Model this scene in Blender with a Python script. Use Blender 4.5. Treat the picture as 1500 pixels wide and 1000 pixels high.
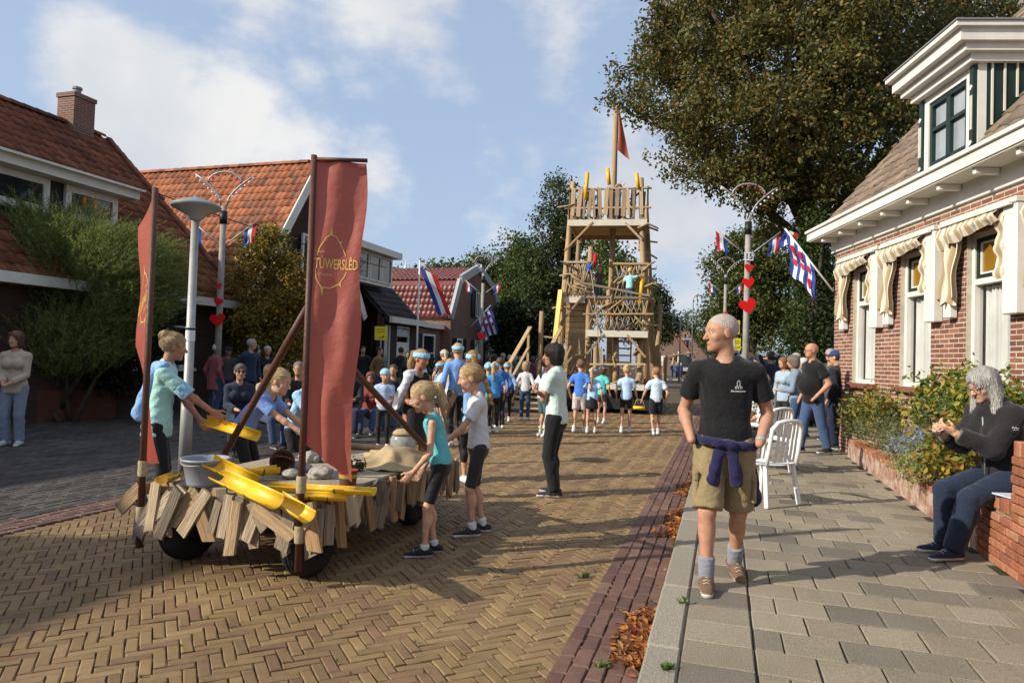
# Village street festival: herringbone brick street, floats, spectators.
# World frame: X = across the street to the right, Y = along the street away from the camera, kerb of the right pavement at X = 0.
import bpy, math, random
import numpy as np
from mathutils import Vector, Matrix, Quaternion
from mathutils.bvhtree import BVHTree
for _o in list(bpy.data.objects): bpy.data.objects.remove(_o)
SC = bpy.context.scene
COL = SC.collection
random.seed(7); np.random.seed(7)
RND = random.random
def U(a, b): return a + (b - a) * random.random()

# ---------------------------------------------------------------- camera
CAMP = Vector((0.345, -3.30, 1.52))
YAW = math.atan2(0.297, 0.955); PIT = math.atan(0.0265); ROLL = 0.031; FPX = 1000.0
_R0 = Vector((math.cos(YAW), math.sin(YAW), 0)); _F0 = Vector((-math.sin(YAW), math.cos(YAW), 0)); _Z = Vector((0, 0, 1))
CF = (_F0 * math.cos(PIT) + _Z * math.sin(PIT)).normalized()
_U0 = (-_F0 * math.sin(PIT) + _Z * math.cos(PIT)).normalized()
CR = _R0 * math.cos(ROLL) + _U0 * math.sin(ROLL)
CU = -_R0 * math.sin(ROLL) + _U0 * math.cos(ROLL)
cam_d = bpy.data.cameras.new('camera'); cam = bpy.data.objects.new('camera', cam_d); COL.objects.link(cam)
cam.matrix_world = Matrix(((CR.x, CU.x, -CF.x, CAMP.x), (CR.y, CU.y, -CF.y, CAMP.y), (CR.z, CU.z, -CF.z, CAMP.z), (0, 0, 0, 1)))
cam_d.lens = 24; cam_d.sensor_width = 36; cam_d.clip_end = 3000; cam_d.clip_start = 0.05
SC.camera = cam

def ray(px, py): return (CF + CR * ((px - 750) / FPX) - CU * ((py - 500) / FPX))
def G(px, py, z=0.0):                       # pixel -> point on the level z
    v = ray(px, py); t = (z - CAMP.z) / v.z
    return CAMP + v * t
def D(px, py, d):                           # pixel -> point at distance d along the view axis
    return CAMP + ray(px, py) * d
def C(xc, yc, z=0.0):                       # metres right / ahead of the camera
    p = CAMP + _R0 * xc + _F0 * yc; return Vector((p.x, p.y, z))
def PX(px, py, x):                          # pixel -> plane X = x
    v = ray(px, py); return CAMP + v * ((x - CAMP.x) / v.x)
def PYP(px, py, y):
    v = ray(px, py); return CAMP + v * ((y - CAMP.y) / v.y)
def proj(p):
    q = Vector(p) - CAMP; d = q.dot(CF)
    return (750 + FPX * q.dot(CR) / d, 500 - FPX * q.dot(CU) / d, d) if d > 0.05 else (9999, 9999, d)

# ---------------------------------------------------------------- sun and sky
SUN_EL = math.radians(30)
SDIR = Vector((0.77, 0.638, 0)).normalized() * math.cos(SUN_EL) + Vector((0, 0, -math.sin(SUN_EL)))   # direction of travel
sl = bpy.data.lights.new('sun', 'SUN'); so = bpy.data.objects.new('sun', sl); COL.objects.link(so)
sl.energy = 4.9; sl.angle = math.radians(0.53); sl.color = (1.0, 0.93, 0.80)
so.rotation_euler = SDIR.to_track_quat('-Z', 'Y').to_euler()
W = bpy.data.worlds.new('World'); SC.world = W; W.use_nodes = True
nt = W.node_tree; nt.nodes.clear()
def NN(t, typ, **kw):
    n = t.nodes.new(typ)
    for k, v in kw.items(): setattr(n, k, v)
    return n
sky = NN(nt, 'ShaderNodeTexSky', sky_type='NISHITA', sun_disc=False)
sky.sun_elevation = SUN_EL; sky.sun_rotation = math.atan2(-SDIR.x, -SDIR.y); sky.air_density = 1.0; sky.dust_density = 2.0; sky.ozone_density = 2.0; sky.altitude = 0
tc = NN(nt, 'ShaderNodeTexCoord')
def math_n(t, op, a, b=None, clamp=False):
    n = NN(t, 'ShaderNodeMath', operation=op, use_clamp=clamp)
    for i, v in enumerate((a, b)):
        if v is None: continue
        if isinstance(v, (int, float)): n.inputs[i].default_value = v
        else: t.links.new(v, n.inputs[i])
    return n.outputs[0]
# clouds: direction-space cumulus banks broken up by noise
noi = NN(nt, 'ShaderNodeTexNoise'); noi.inputs['Scale'].default_value = 5.5; noi.inputs['Detail'].default_value = 6; noi.inputs['Roughness'].default_value = 0.58
mp = NN(nt, 'ShaderNodeMapping'); mp.inputs['Scale'].default_value = (1, 1, 1.7)
nt.links.new(tc.outputs['Generated'], mp.inputs[0]); nt.links.new(mp.outputs[0], noi.inputs['Vector'])
blobs = [(140, 95, .07, .8), (215, 140, .11, 1.0), (320, 195, .12, 1.0), (425, 240, .11, 1.0), (545, 270, .10, .85),
         (400, 20, .12, .5), (560, 20, .15, .7), (640, 105, .08, .6), (455, 110, .05, .6), (800, 20, .13, .45), (740, 320, .10, .3), (1000, 330, .22, .8), (1490, 10, .10, .7)]
dirs = [(ray(a, b).normalized(), r, w) for a, b, r, w in blobs]; acc = None
# more banks all round the sky, of the same kind as those in view
_r = random.Random(3)
for i in range(14):
    a = i * .45; e = math.radians(_r.uniform(14, 55)); v = Vector((math.cos(a) * math.cos(e), math.sin(a) * math.cos(e), math.sin(e)))
    if v.dot(CF) > 0.6: continue
    dirs.append((v, _r.uniform(.2, .34), _r.uniform(.6, 1)))
for v, r, w in dirs:
    dn = NN(nt, 'ShaderNodeVectorMath', operation='DISTANCE'); nt.links.new(tc.outputs['Generated'], dn.inputs[0]); dn.inputs[1].default_value = v
    mr = NN(nt, 'ShaderNodeMapRange', interpolation_type='SMOOTHSTEP'); nt.links.new(dn.outputs['Value'], mr.inputs[0])
    mr.inputs[1].default_value = r * 1.55; mr.inputs[2].default_value = 0; mr.inputs[3].default_value = 0; mr.inputs[4].default_value = w
    acc = mr.outputs[0] if acc is None else math_n(nt, 'MAXIMUM', acc, mr.outputs[0])
nz = math_n(nt, 'SUBTRACT', noi.outputs['Fac'], 0.5)
cv = math_n(nt, 'ADD', acc, math_n(nt, 'MULTIPLY', nz, 2.1))
cm = NN(nt, 'ShaderNodeMapRange', interpolation_type='SMOOTHSTEP'); nt.links.new(cv, cm.inputs[0])
cm.inputs[1].default_value = 0.22; cm.inputs[2].default_value = 0.85; cm.inputs[4].default_value = 0.96
n2 = NN(nt, 'ShaderNodeTexNoise'); n2.inputs['Scale'].default_value = 3.2; n2.inputs['Detail'].default_value = 5; nt.links.new(tc.outputs['Generated'], n2.inputs['Vector'])
cr = NN(nt, 'ShaderNodeValToRGB'); nt.links.new(n2.outputs['Fac'], cr.inputs[0])
cr.color_ramp.elements[0].position = .38; cr.color_ramp.elements[0].color = (5.2, 5.45, 5.9, 1); cr.color_ramp.elements[1].position = .62; cr.color_ramp.elements[1].color = (7.15, 7.1, 7.0, 1)
# pale veil over the blue
veil = NN(nt, 'ShaderNodeMixRGB'); veil.inputs[0].default_value = 0.52; veil.inputs[2].default_value = (4.9, 6.1, 8.1, 1); nt.links.new(sky.outputs[0], veil.inputs[1])
mx = NN(nt, 'ShaderNodeMixRGB'); nt.links.new(cm.outputs[0], mx.inputs[0]); nt.links.new(veil.outputs[0], mx.inputs[1]); nt.links.new(cr.outputs[0], mx.inputs[2])
bg = NN(nt, 'ShaderNodeBackground'); bg.inputs['Strength'].default_value = 0.110; nt.links.new(mx.outputs[0], bg.inputs[0])
wo = NN(nt, 'ShaderNodeOutputWorld'); nt.links.new(bg.outputs[0], wo.inputs[0])
SC.view_settings.view_transform = 'Standard'; SC.view_settings.look = 'None'; SC.view_settings.gamma = 1; SC.view_settings.exposure = 0.20
SC.view_settings.use_curve_mapping = False
SC.cycles.max_bounces = 5; SC.cycles.diffuse_bounces = 3; SC.cycles.glossy_bounces = 2; SC.cycles.transmission_bounces = 4; SC.cycles.transparent_max_bounces = 6
SC.cycles.use_denoising = True; SC.cycles.use_adaptive_sampling = True; SC.cycles.caustics_reflective = False; SC.cycles.caustics_refractive = False

# ---------------------------------------------------------------- materials
def srgb(r, g, b):
    f = lambda c: ((c / 255 + .055) / 1.055) ** 2.4 if c > 10 else c / 3294
    return (f(r), f(g), f(b))
MATS = {}
def mat(name, col, rough=.7, var=.18, scale=6, bump=0.0, bscale=80, pal=None, isl=0.0, metal=0.0, spec=.35, trans=0.0, alpha=1.0, sheen=0, grain=None, sub=0, coat=0, low=0.0):
    """procedural material: base colour, noise mottling, per-piece random value (isl) or palette (pal), bump"""
    if name in MATS: return MATS[name]
    m = bpy.data.materials.new(name); m.use_nodes = True; t = m.node_tree; b = t.nodes['Principled BSDF']; L = t.links.new
    geo = NN(t, 'ShaderNodeNewGeometry'); oi = NN(t, 'ShaderNodeObjectInfo')
    rnd = math_n(t, 'FRACT', math_n(t, 'ADD', geo.outputs['Random Per Island'], math_n(t, 'MULTIPLY', oi.outputs['Random'], 7.31)))
    if pal:
        rp = NN(t, 'ShaderNodeValToRGB'); rp.color_ramp.interpolation = 'CONSTANT' if len(pal) > 1 else 'LINEAR'
        e = rp.color_ramp.elements
        while len(e) < len(pal): e.new(0.5)
        for i, c in enumerate(pal): e[i].position = i / len(pal); e[i].color = (*c, 1)
        L(rnd, rp.inputs[0]); base = rp.outputs[0]
    else:
        rg = NN(t, 'ShaderNodeRGB'); rg.outputs[0].default_value = (*col, 1); base = rg.outputs[0]
    vec = geo.outputs['Position']
    if grain:                                # stretched along the piece's own axis
        tcn = NN(t, 'ShaderNodeTexCoord'); mpn = NN(t, 'ShaderNodeMapping'); mpn.inputs['Scale'].default_value = grain
        cb = NN(t, 'ShaderNodeCombineXYZ'); 
        for k in range(3): L(math_n(t, 'MULTIPLY', rnd, 37.0 + k * 11), cb.inputs[k])
        L(cb.outputs[0], mpn.inputs['Location']); L(tcn.outputs['Object'], mpn.inputs[0]); vec = mpn.outputs[0]; 
    no = NN(t, 'ShaderNodeTexNoise'); no.inputs['Scale'].default_value = scale; no.inputs['Detail'].default_value = 5; no.inputs['Roughness'].default_value = .62; L(vec, no.inputs['Vector'])
    mr = NN(t, 'ShaderNodeMapRange'); L(no.outputs['Fac'], mr.inputs[0]); mr.inputs[1].default_value = .25; mr.inputs[2].default_value = .75; mr.inputs[3].default_value = 1 - var; mr.inputs[4].default_value = 1 + var
    val = mr.outputs[0]
    if low:                                  # broad stains and wear across many pieces
        nl = NN(t, 'ShaderNodeTexNoise'); nl.inputs['Scale'].default_value = .9; nl.inputs['Detail'].default_value = 7; nl.inputs['Roughness'].default_value = .65; L(geo.outputs['Position'], nl.inputs['Vector'])
        ml = NN(t, 'ShaderNodeMapRange'); L(nl.outputs['Fac'], ml.inputs[0]); ml.inputs[1].default_value = .3; ml.inputs[2].default_value = .7; ml.inputs[3].default_value = 1 - low; ml.inputs[4].default_value = 1 + low * .7; val = math_n(t, 'MULTIPLY', val, ml.outputs[0])
    if isl:
        val = math_n(t, 'MULTIPLY', val, math_n(t, 'ADD', math_n(t, 'MULTIPLY', math_n(t, 'FRACT', math_n(t, 'MULTIPLY', rnd, 13.7)), 2 * isl), 1 - isl))
    ms = NN(t, 'ShaderNodeVectorMath', operation='SCALE'); L(base, ms.inputs[0]); L(val, ms.inputs['Scale'])
    L(ms.outputs[0], b.inputs['Base Color'])
    b.inputs['Roughness'].default_value = rough; b.inputs['Metallic'].default_value = metal; b.inputs['Specular IOR Level'].default_value = spec
    if trans: b.inputs['Transmission Weight'].default_value = trans
    if alpha < 1: b.inputs['Alpha'].default_value = alpha
    if sheen: b.inputs['Sheen Weight'].default_value = sheen
    if coat: b.inputs['Coat Weight'].default_value = coat
    if sub: b.inputs['Subsurface Weight'].default_value = sub; b.inputs['Subsurface Radius'].default_value = (.012, .005, .003); b.inputs['Subsurface Scale'].default_value = 1.0
    if bump:
        nb = NN(t, 'ShaderNodeTexNoise'); nb.inputs['Scale'].default_value = bscale; nb.inputs['Detail'].default_value = 4; L(vec, nb.inputs['Vector'])
        bp = NN(t, 'ShaderNodeBump'); bp.inputs['Strength'].default_value = bump; bp.inputs['Distance'].default_value = .02; L(nb.outputs['Fac'], bp.inputs['Height']); L(bp.outputs[0], b.inputs['Normal'])
    MATS[name] = m; m['bsdf'] = b.name
    return m
def leafmat(name, pal, rough=.55, tl=.35):
    """leaf: palette per leaf, part translucent"""
    if name in MATS: return MATS[name]
    m = mat(name, pal[0], rough, .12, 3, pal=pal, isl=.25, spec=.25); t = m.node_tree; b = t.nodes['Principled BSDF']; out = t.nodes['Material Output']
    src = b.inputs['Base Color'].links[0].from_socket
    tr = NN(t, 'ShaderNodeBsdfTranslucent'); t.links.new(src, tr.inputs[0])
    mxs = NN(t, 'ShaderNodeMixShader'); mxs.inputs[0].default_value = tl; t.links.new(b.outputs[0], mxs.inputs[1]); t.links.new(tr.outputs[0], mxs.inputs[2]); t.links.new(mxs.outputs[0], out.inputs[0])
    return m
def brickmat(name, c1, c2, mortar, bw=.22, bh=.065, ms=.01, rough=.85, bump=.35):
    """brick courses too far off to be told apart singly, run along x+y and z"""
    if name in MATS: return MATS[name]
    m = bpy.data.materials.new(name); m.use_nodes = True; t = m.node_tree; b = t.nodes['Principled BSDF']; L = t.links.new
    tcn = NN(t, 'ShaderNodeTexCoord'); sp = NN(t, 'ShaderNodeSeparateXYZ'); L(tcn.outputs['Object'], sp.inputs[0]); cb = NN(t, 'ShaderNodeCombineXYZ')
    L(math_n(t, 'ADD', sp.outputs[0], sp.outputs[1]), cb.inputs[0]); L(sp.outputs[2], cb.inputs[1])
    br = NN(t, 'ShaderNodeTexBrick'); L(cb.outputs[0], br.inputs['Vector']); br.inputs['Scale'].default_value = 1
    br.inputs['Color1'].default_value = (*c1, 1); br.inputs['Color2'].default_value = (*c2, 1); br.inputs['Mortar'].default_value = (*mortar, 1)
    br.inputs['Brick Width'].default_value = bw; br.inputs['Row Height'].default_value = bh; br.inputs['Mortar Size'].default_value = ms; br.inputs['Bias'].default_value = .1
    no = NN(t, 'ShaderNodeTexNoise'); no.inputs['Scale'].default_value = 1.5; no.inputs['Detail'].default_value = 6; L(tcn.outputs['Object'], no.inputs['Vector'])
    ms_ = NN(t, 'ShaderNodeVectorMath', operation='SCALE'); L(br.outputs['Color'], ms_.inputs[0]); L(math_n(t, 'ADD', math_n(t, 'MULTIPLY', no.outputs['Fac'], .7), .65), ms_.inputs['Scale'])
    L(ms_.outputs[0], b.inputs['Base Color']); b.inputs['Roughness'].default_value = rough; b.inputs['Specular IOR Level'].default_value = .2
    bp = NN(t, 'ShaderNodeBump'); bp.invert = True; bp.inputs['Strength'].default_value = bump; bp.inputs['Distance'].default_value = .02; L(br.outputs['Fac'], bp.inputs['Height']); L(bp.outputs[0], b.inputs['Normal'])
    MATS[name] = m; return m
def glassmat(name, tint=(.02, .025, .03), rough=.04):
    if name in MATS: return MATS[name]
    m = mat(name, tint, rough, .3, 1.2, spec=.9); return m

# ---------------------------------------------------------------- mesh helpers
class MB:
    """collects shapes; build() links them as one mesh object"""
    def __init__(s): s.v = []; s.f = []; s.m = []; s.mi = 0
    def add(s, vs, fs, M=None):
        o = len(s.v)
        s.v += [tuple(M @ Vector(p)) for p in vs] if M is not None else [tuple(p) for p in vs]
        s.f += [tuple(i + o for i in f) for f in fs]; s.m += [s.mi] * len(fs); return s
    def box(s, c, d, M=None, bev=0.0, taper=1.0):
        x, y, z = d[0] / 2, d[1] / 2, d[2] / 2
        if bev <= 0:
            vs = [(c[0] + sx * x * (taper if sz > 0 else 1), c[1] + sy * y * (taper if sz > 0 else 1), c[2] + sz * z) for sz in (-1, 1) for sx, sy in ((-1, -1), (1, -1), (1, 1), (-1, 1))]
            return s.add(vs, [(3, 2, 1, 0), (4, 5, 6, 7), (0, 1, 5, 4), (1, 2, 6, 5), (2, 3, 7, 6), (3, 0, 4, 7)], M)
        e = min(bev, x * .9, y * .9, z * .9); vs = []
        for zz, k in ((-z, e), (-z + e, 0), (z - e, 0), (z, e)):
            a, b = x - k, y - k
            vs += [(c[0] - a + (e if not k else 0), c[1] - b, c[2] + zz), (c[0] + a - (e if not k else 0), c[1] - b, c[2] + zz), (c[0] + a, c[1] - b + (e if not k else 0), c[2] + zz), (c[0] + a, c[1] + b - (e if not k else 0), c[2] + zz),
                   (c[0] + a - (e if not k else 0), c[1] + b, c[2] + zz), (c[0] - a + (e if not k else 0), c[1] + b, c[2] + zz), (c[0] - a, c[1] + b - (e if not k else 0), c[2] + zz), (c[0] - a, c[1] - b + (e if not k else 0), c[2] + zz)]
        fs = [tuple(reversed(range(8))), tuple(range(24, 32))]
        for r in range(3):
            for i in range(8): j = (i + 1) % 8; fs.append((r * 8 + i, r * 8 + j, r * 8 + 8 + j, r * 8 + 8 + i))
        return s.add(vs, fs, M)
    def bar(s, a, b, w, h, up=(0, 0, 1), bev=0):
        a = Vector(a); b = Vector(b); d = b - a; L = d.length; z = d.normalized(); u = Vector(up)
        if abs(z.dot(u)) > .99: u = Vector((0, 1, 0))
        x = u.cross(z).normalized(); y = z.cross(x)
        M = Matrix(((x.x, y.x, z.x, a.x), (x.y, y.y, z.y, a.y), (x.z, y.z, z.z, a.z), (0, 0, 0, 1)))
        return s.box((0, 0, L / 2), (w, h, L), M, bev)
    def tube(s, pts, rad, n=8, cap=True):
        pts = [Vector(p) for p in pts]; k = len(pts)
        if not hasattr(rad, '__len__'): rad = [rad] * k
        vs = []; up = None
        for i, p in enumerate(pts):
            t = (pts[min(i + 1, k - 1)] - pts[max(i - 1, 0)]).normalized()
            if up is None:
                up = Vector((0, 0, 1)) if abs(t.z) < .9 else Vector((1, 0, 0))
            x = up.cross(t)
            if x.length < 1e-4: x = Vector((1, 0, 0)).cross(t)
            x.normalize(); y = t.cross(x); up = y
            for j in range(n):
                a = 2 * math.pi * j / n; vs.append(p + (x * math.cos(a) + y * math.sin(a)) * rad[i])
        fs = [(i * n + j, i * n + (j + 1) % n, (i + 1) * n + (j + 1) % n, (i + 1) * n + j) for i in range(k - 1) for j in range(n)]
        if cap: fs += [tuple(reversed(range(n))), tuple(range((k - 1) * n, k * n))]
        return s.add(vs, fs)
    def lathe(s, prof, n=20, M=None, a0=0, a1=2 * math.pi):
        full = abs(a1 - a0 - 2 * math.pi) < 1e-6; m = n if full else n + 1; vs = []
        for r, z in prof:
            for j in range(m):
                a = a0 + (a1 - a0) * j / n; vs.append((r * math.cos(a), r * math.sin(a), z))
        fs = [(i * m + j, i * m + (j + 1) % m, (i + 1) * m + (j + 1) % m, (i + 1) * m + j) for i in range(len(prof) - 1) for j in range(n)]
        return s.add(vs, fs, M)
    def prism(s, poly, h, M=None):            # polygon in xy extruded along z
        n = len(poly); vs = [(x, y, 0) for x, y in poly] + [(x, y, h) for x, y in poly]
        return s.add(vs, [tuple(reversed(range(n))), tuple(range(n, 2 * n))] + [(i, (i + 1) % n, n + (i + 1) % n, n + i) for i in range(n)], M)
    def grid(s, f, nu, nv, M=None, closed=False):
        vs = [f(i / nu, j / nv) for j in range(nv + 1) for i in range(nu + 1)]
        return s.add(vs, [(j * (nu + 1) + i, j * (nu + 1) + i + 1, (j + 1) * (nu + 1) + i + 1, (j + 1) * (nu + 1) + i) for j in range(nv) for i in range(nu)], M)
    def ball(s, c, r, n=10, m=7):
        r = r if hasattr(r, '__len__') else (r, r, r)
        return s.grid(lambda u, v: (c[0] + r[0] * math.cos(6.28319 * u) * math.sin(math.pi * v), c[1] + r[1] * math.sin(6.28319 * u) * math.sin(math.pi * v), c[2] - r[2] * math.cos(math.pi * v)), n, m)
    def mesh(s, name, mats, smooth=False):
        me = bpy.data.meshes.new(name); me.from_pydata(s.v, [], s.f)
        if not isinstance(mats, (list, tuple)): mats = [mats]
        for m in mats: me.materials.append(m)
        if len(mats) > 1: me.polygons.foreach_set('material_index', s.m)
        if smooth: me.polygons.foreach_set('use_smooth', [True] * len(me.polygons))
        me.update(); return me
    def build(s, name, mats, parent=None, smooth=False, loc=None, rz=None):
        return link(name, s.mesh(name, mats, smooth), parent, loc, rz)
def link(name, me, parent=None, loc=None, rz=None):
    o = bpy.data.objects.new(name, me); COL.objects.link(o)
    if parent: o.parent = parent
    if loc is not None: o.location = loc
    if rz is not None: o.rotation_euler = (0, 0, rz)
    return o
def tag(o, label, cat, group=None):
    o['label'] = label; o['category'] = cat
    if group: o['group'] = group
    return o
def thing(name, label, cat, loc=(0, 0, 0), rz=0.0, group=None):
    o = bpy.data.objects.new(name, None); COL.objects.link(o); o.location = loc; o.rotation_euler = (0, 0, rz); o.empty_display_size = .1
    return tag(o, label, cat, group)
def structure(o): o['kind'] = 'structure'; return o
def stuff(o): o['kind'] = 'stuff'; return o
def copy_tree(o, parent=None):
    c = o.copy(); COL.objects.link(c)
    if parent: c.parent = parent
    for ch in list(o.children): copy_tree(ch, c)
    return c
def bar1(name, a, b, w, h, m, parent, bev=.006, up=(0, 0, 1)):
    """one timber as its own object, long axis = own z"""
    a = Vector(a); b = Vector(b); d = b - a; z = d.normalized(); u = Vector(up)
    if abs(z.dot(u)) > .99: u = Vector((0, 1, 0))
    x = u.cross(z).normalized(); y = z.cross(x)
    mb = MB(); mb.box((0, 0, d.length / 2), (w, h, d.length), None, bev)
    o = mb.build(name, m, parent)
    o.matrix_local = Matrix(((x.x, y.x, z.x, a.x), (x.y, y.y, z.y, a.y), (x.z, y.z, z.z, a.z), (0, 0, 0, 1)))
    return o
def log1(name, pts, rad, m, parent, n=9, wob=0.0):
    """round timber with slight wobble"""
    pts = [Vector(p) for p in pts]
    if len(pts) == 2:
        a, b = pts; k = 6; pts = [a.lerp(b, i / (k - 1)) + Vector((U(-wob, wob), U(-wob, wob), 0)) * (0 if i in (0, k - 1) else 1) for i in range(k)]
        r = [(rad if not hasattr(rad, '__len__') else rad[0] + (rad[1] - rad[0]) * i / (k - 1)) * U(.94, 1.05) for i in range(k)]
    else: r = rad
    return MB().tube(pts, r, n).build(name, m, parent, smooth=True)
def pieces(parent, name, meshes, Ms, limit=300, PM=None, size=.2, key=None):
    """alike pieces: those that show largest become objects of their own, the rest one joined part"""
    if not isinstance(meshes, (list, tuple)): meshes = [meshes]
    PM = PM or Matrix()
    sc = []
    for i, M in enumerate(Ms):
        p = PM @ M.translation; x, y, d = proj(p)
        vis = d > .3 and -20 < x < 1520 and -20 < y < 1020
        k = key(p) if key else 1
        sc.append(((k / d) if vis else -d, i))
    sc.sort(reverse=True); rnd = random.Random(len(Ms)); pick = [rnd.randrange(len(meshes)) for _ in Ms]
    for s, i in sc[:limit]:
        o = bpy.data.objects.new(name, meshes[pick[i]]); COL.objects.link(o); o.parent = parent; o.matrix_local = Ms[i]
    rest = [i for s, i in sc[limit:]]
    if rest:
        V = []; F = []; off = 0
        base = [(np.array([v.co[:] for v in me.vertices]), [tuple(p.vertices) for p in me.polygons]) for me in meshes]
        for i in rest:
            bv, bf = base[pick[i]]; A = np.array(Ms[i])
            V.append(bv @ A[:3, :3].T + A[:3, 3]); F += [tuple(a + off for a in f) for f in bf]; off += len(bv)
        me = bpy.data.meshes.new(name); me.from_pydata(np.concatenate(V).tolist(), [], F); me.materials.append(meshes[0].materials[0])
        if meshes[0].polygons[0].use_smooth: me.polygons.foreach_set('use_smooth', [True] * len(me.polygons))
        stuff(link(name, me, parent))
def frame(x, y, z, p):
    return Matrix(((x[0], y[0], z[0], p[0]), (x[1], y[1], z[1], p[1]), (x[2], y[2], z[2], p[2]), (0, 0, 0, 1)))
# ================================================================ GROUND
PAVZ = 0.09; RW = -5.45; GUT = -0.44
m_soil = mat('soil', (.05, .038, .026), .95, .4, 3, .6, 30)
m_sand = mat('joint_sand', (.045, .036, .025), .95, .45, 9, .5, 60)
m_ground = mat('ground_earth', (.07, .062, .05), .95, .3, .3, .3, 5)
mb = MB(); mb.add([(-400, -60, -.10), (400, -60, -.10), (400, 900, -.10), (-400, 900, -.10)], [(0, 1, 2, 3)])
structure(mb.build('ground', m_ground))
# road base: reads as small brick where the single pieces can no longer be seen
m_far = brickmat('road_far_brick', (.150, .105, .060), (.115, .080, .050), (.05, .038, .026), .2, .075, .008, .8, .2)
_t = m_far.node_tree; _tc = [n for n in _t.nodes if n.type == 'TEX_COORD'][0]; _br = [n for n in _t.nodes if n.type == 'TEX_BRICK'][0]; _t.links.new(_tc.outputs['Object'], _br.inputs['Vector'])
road = structure(MB().add([(RW - .05, -6, -.014), (0.0, -6, -.014), (0.0, 24.2, -.014), (RW - .05, 24.2, -.014)], [(0, 1, 2, 3)]).build('road', m_sand))
far = structure(MB().add([(RW - .05, 24.2, 0), (0.0, 24.2, 0), (0.0, 300, 0), (RW - .05, 300, 0)], [(0, 1, 2, 3)]).build('road', m_far))
def brick_mesh(name, L, Wd, H, bev, m, seed=0, jit=.003):
    r = random.Random(seed); vs = []; a, b = L / 2, Wd / 2
    for z, k in ((-H, 0), (-bev, 0), (0, bev)):
        for sx, sy in ((-1, -1), (1, -1), (1, 1), (-1, 1)):
            vs.append((sx * (a - k) + r.uniform(-jit, jit), sy * (b - k) + r.uniform(-jit, jit), z + (r.uniform(-.0015, .0015) if z == 0 else 0)))
    fs = [(8, 9, 10, 11)] + [(q + i, q + (i + 1) % 4, q + 4 + (i + 1) % 4, q + 4 + i) for q in (0, 4) for i in range(4)]
    mb = MB(); mb.add(vs, fs); return mb.mesh(name, m)
def in_view(x, y, marg=430, z=0):
    p = proj((x, y, z)); return (p[2] > .8 and -marg < p[0] < 1500 + marg and p[1] < 1000 + marg * 1.6)
RB = [(.250, .160, .074), (.225, .145, .068), (.265, .175, .085), (.235, .150, .075), (.210, .135, .066), (.245, .165, .076), (.215, .125, .070), (.235, .155, .074), (.195, .122, .066), (.255, .165, .078)]
m_rb = mat('road_brick_clay', RB[0], .62, .16, 14, .35, 130, pal=RB, isl=.12, spec=.3, low=.26)
bl, bw = .186, .062
rbm = [brick_mesh('brick', bl - .007, bw - .007, .05, .004, m_rb, s) for s in range(6)]
Ms = []; ang = math.radians(45); ca, sa = math.cos(ang), math.sin(ang)
for i in range(-390, 390):
    for j in range(-390, 390):
        q = (i - j) % 6
        if q == 0: cx, cy, r = (i + 1.5) * bw, (j + .5) * bw, 0
        elif q == 5: cx, cy, r = (i + .5) * bw, (j + 1.5) * bw, math.pi / 2
        else: continue
        x = cx * ca - cy * sa - 2.7; y = cx * sa + cy * ca + 10
        if not (RW + .30 < x < GUT + .07 and -3.5 < y < 24) or not in_view(x, y): continue
        Ms.append(Matrix.Translation((x, y, U(-.004, .002) + .004 * math.sin(x * 2.1 + y) * math.sin(y * 1.3 - x))) @ Matrix.Rotation(ang + r + U(-.028, .028), 4, 'Z') @ Matrix.Rotation(U(-.03, .03), 4, 'X') @ Matrix.Rotation(U(-.02, .02), 4, 'Y'))
# stone sliver bricks closing the edge of the herringbone
pieces(road, 'brick', rbm, Ms)
GB = [(.155, .080, .058), (.135, .070, .053), (.168, .090, .066), (.120, .066, .052), (.145, .080, .060), (.175, .10, .072)]
m_gb = mat('gutter_brick_clay', GB[0], .65, .2, 14, .35, 120, pal=GB, isl=.12, low=.25)
gbm = [brick_mesh('brick', .196, .082, .05, .006, m_gb, s + 20) for s in range(5)]
gut = structure(MB().add([(GUT, -6, -.012), (0, -6, -.012), (0, 24, -.012), (GUT, 24, -.012)], [(0, 1, 2, 3)]).build('gutter_strip', m_sand))
Ms = []
for r in range(5):
    x = GUT + .044 + r * .088; y = -3.4 + (.1 if r % 2 else 0) + U(0, .05)
    while y < 24:
        if in_view(x, y): Ms.append(Matrix.Translation((x + U(-.003, .003), y, U(-.003, .002) + .006 - .003 * (r > 2))) @ Matrix.Rotation(math.pi / 2 + U(-.02, .02), 4, 'Z') @ Matrix.Rotation(U(-.02, .02), 4, 'X'))
        y += .204
pieces(gut, 'brick', gbm, Ms)
gutl = structure(MB().add([(RW - .05, -6, -.010), (RW + .37, -6, -.010), (RW + .37, 24, -.010), (RW - .05, 24, -.010)], [(0, 1, 2, 3)]).build('gutter_strip', m_sand))
Ms = []
for r in range(4):
    x = RW + .02 + r * .088; y = -1 + (.1 if r % 2 else 0)
    while y < 22:
        if in_view(x, y): Ms.append(Matrix.Translation((x, y, U(-.003, .002) + .006)) @ Matrix.Rotation(math.pi / 2 + U(-.02, .02), 4, 'Z'))
        y += .204
pieces(gutl, 'brick', gbm, Ms, 200)
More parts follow.
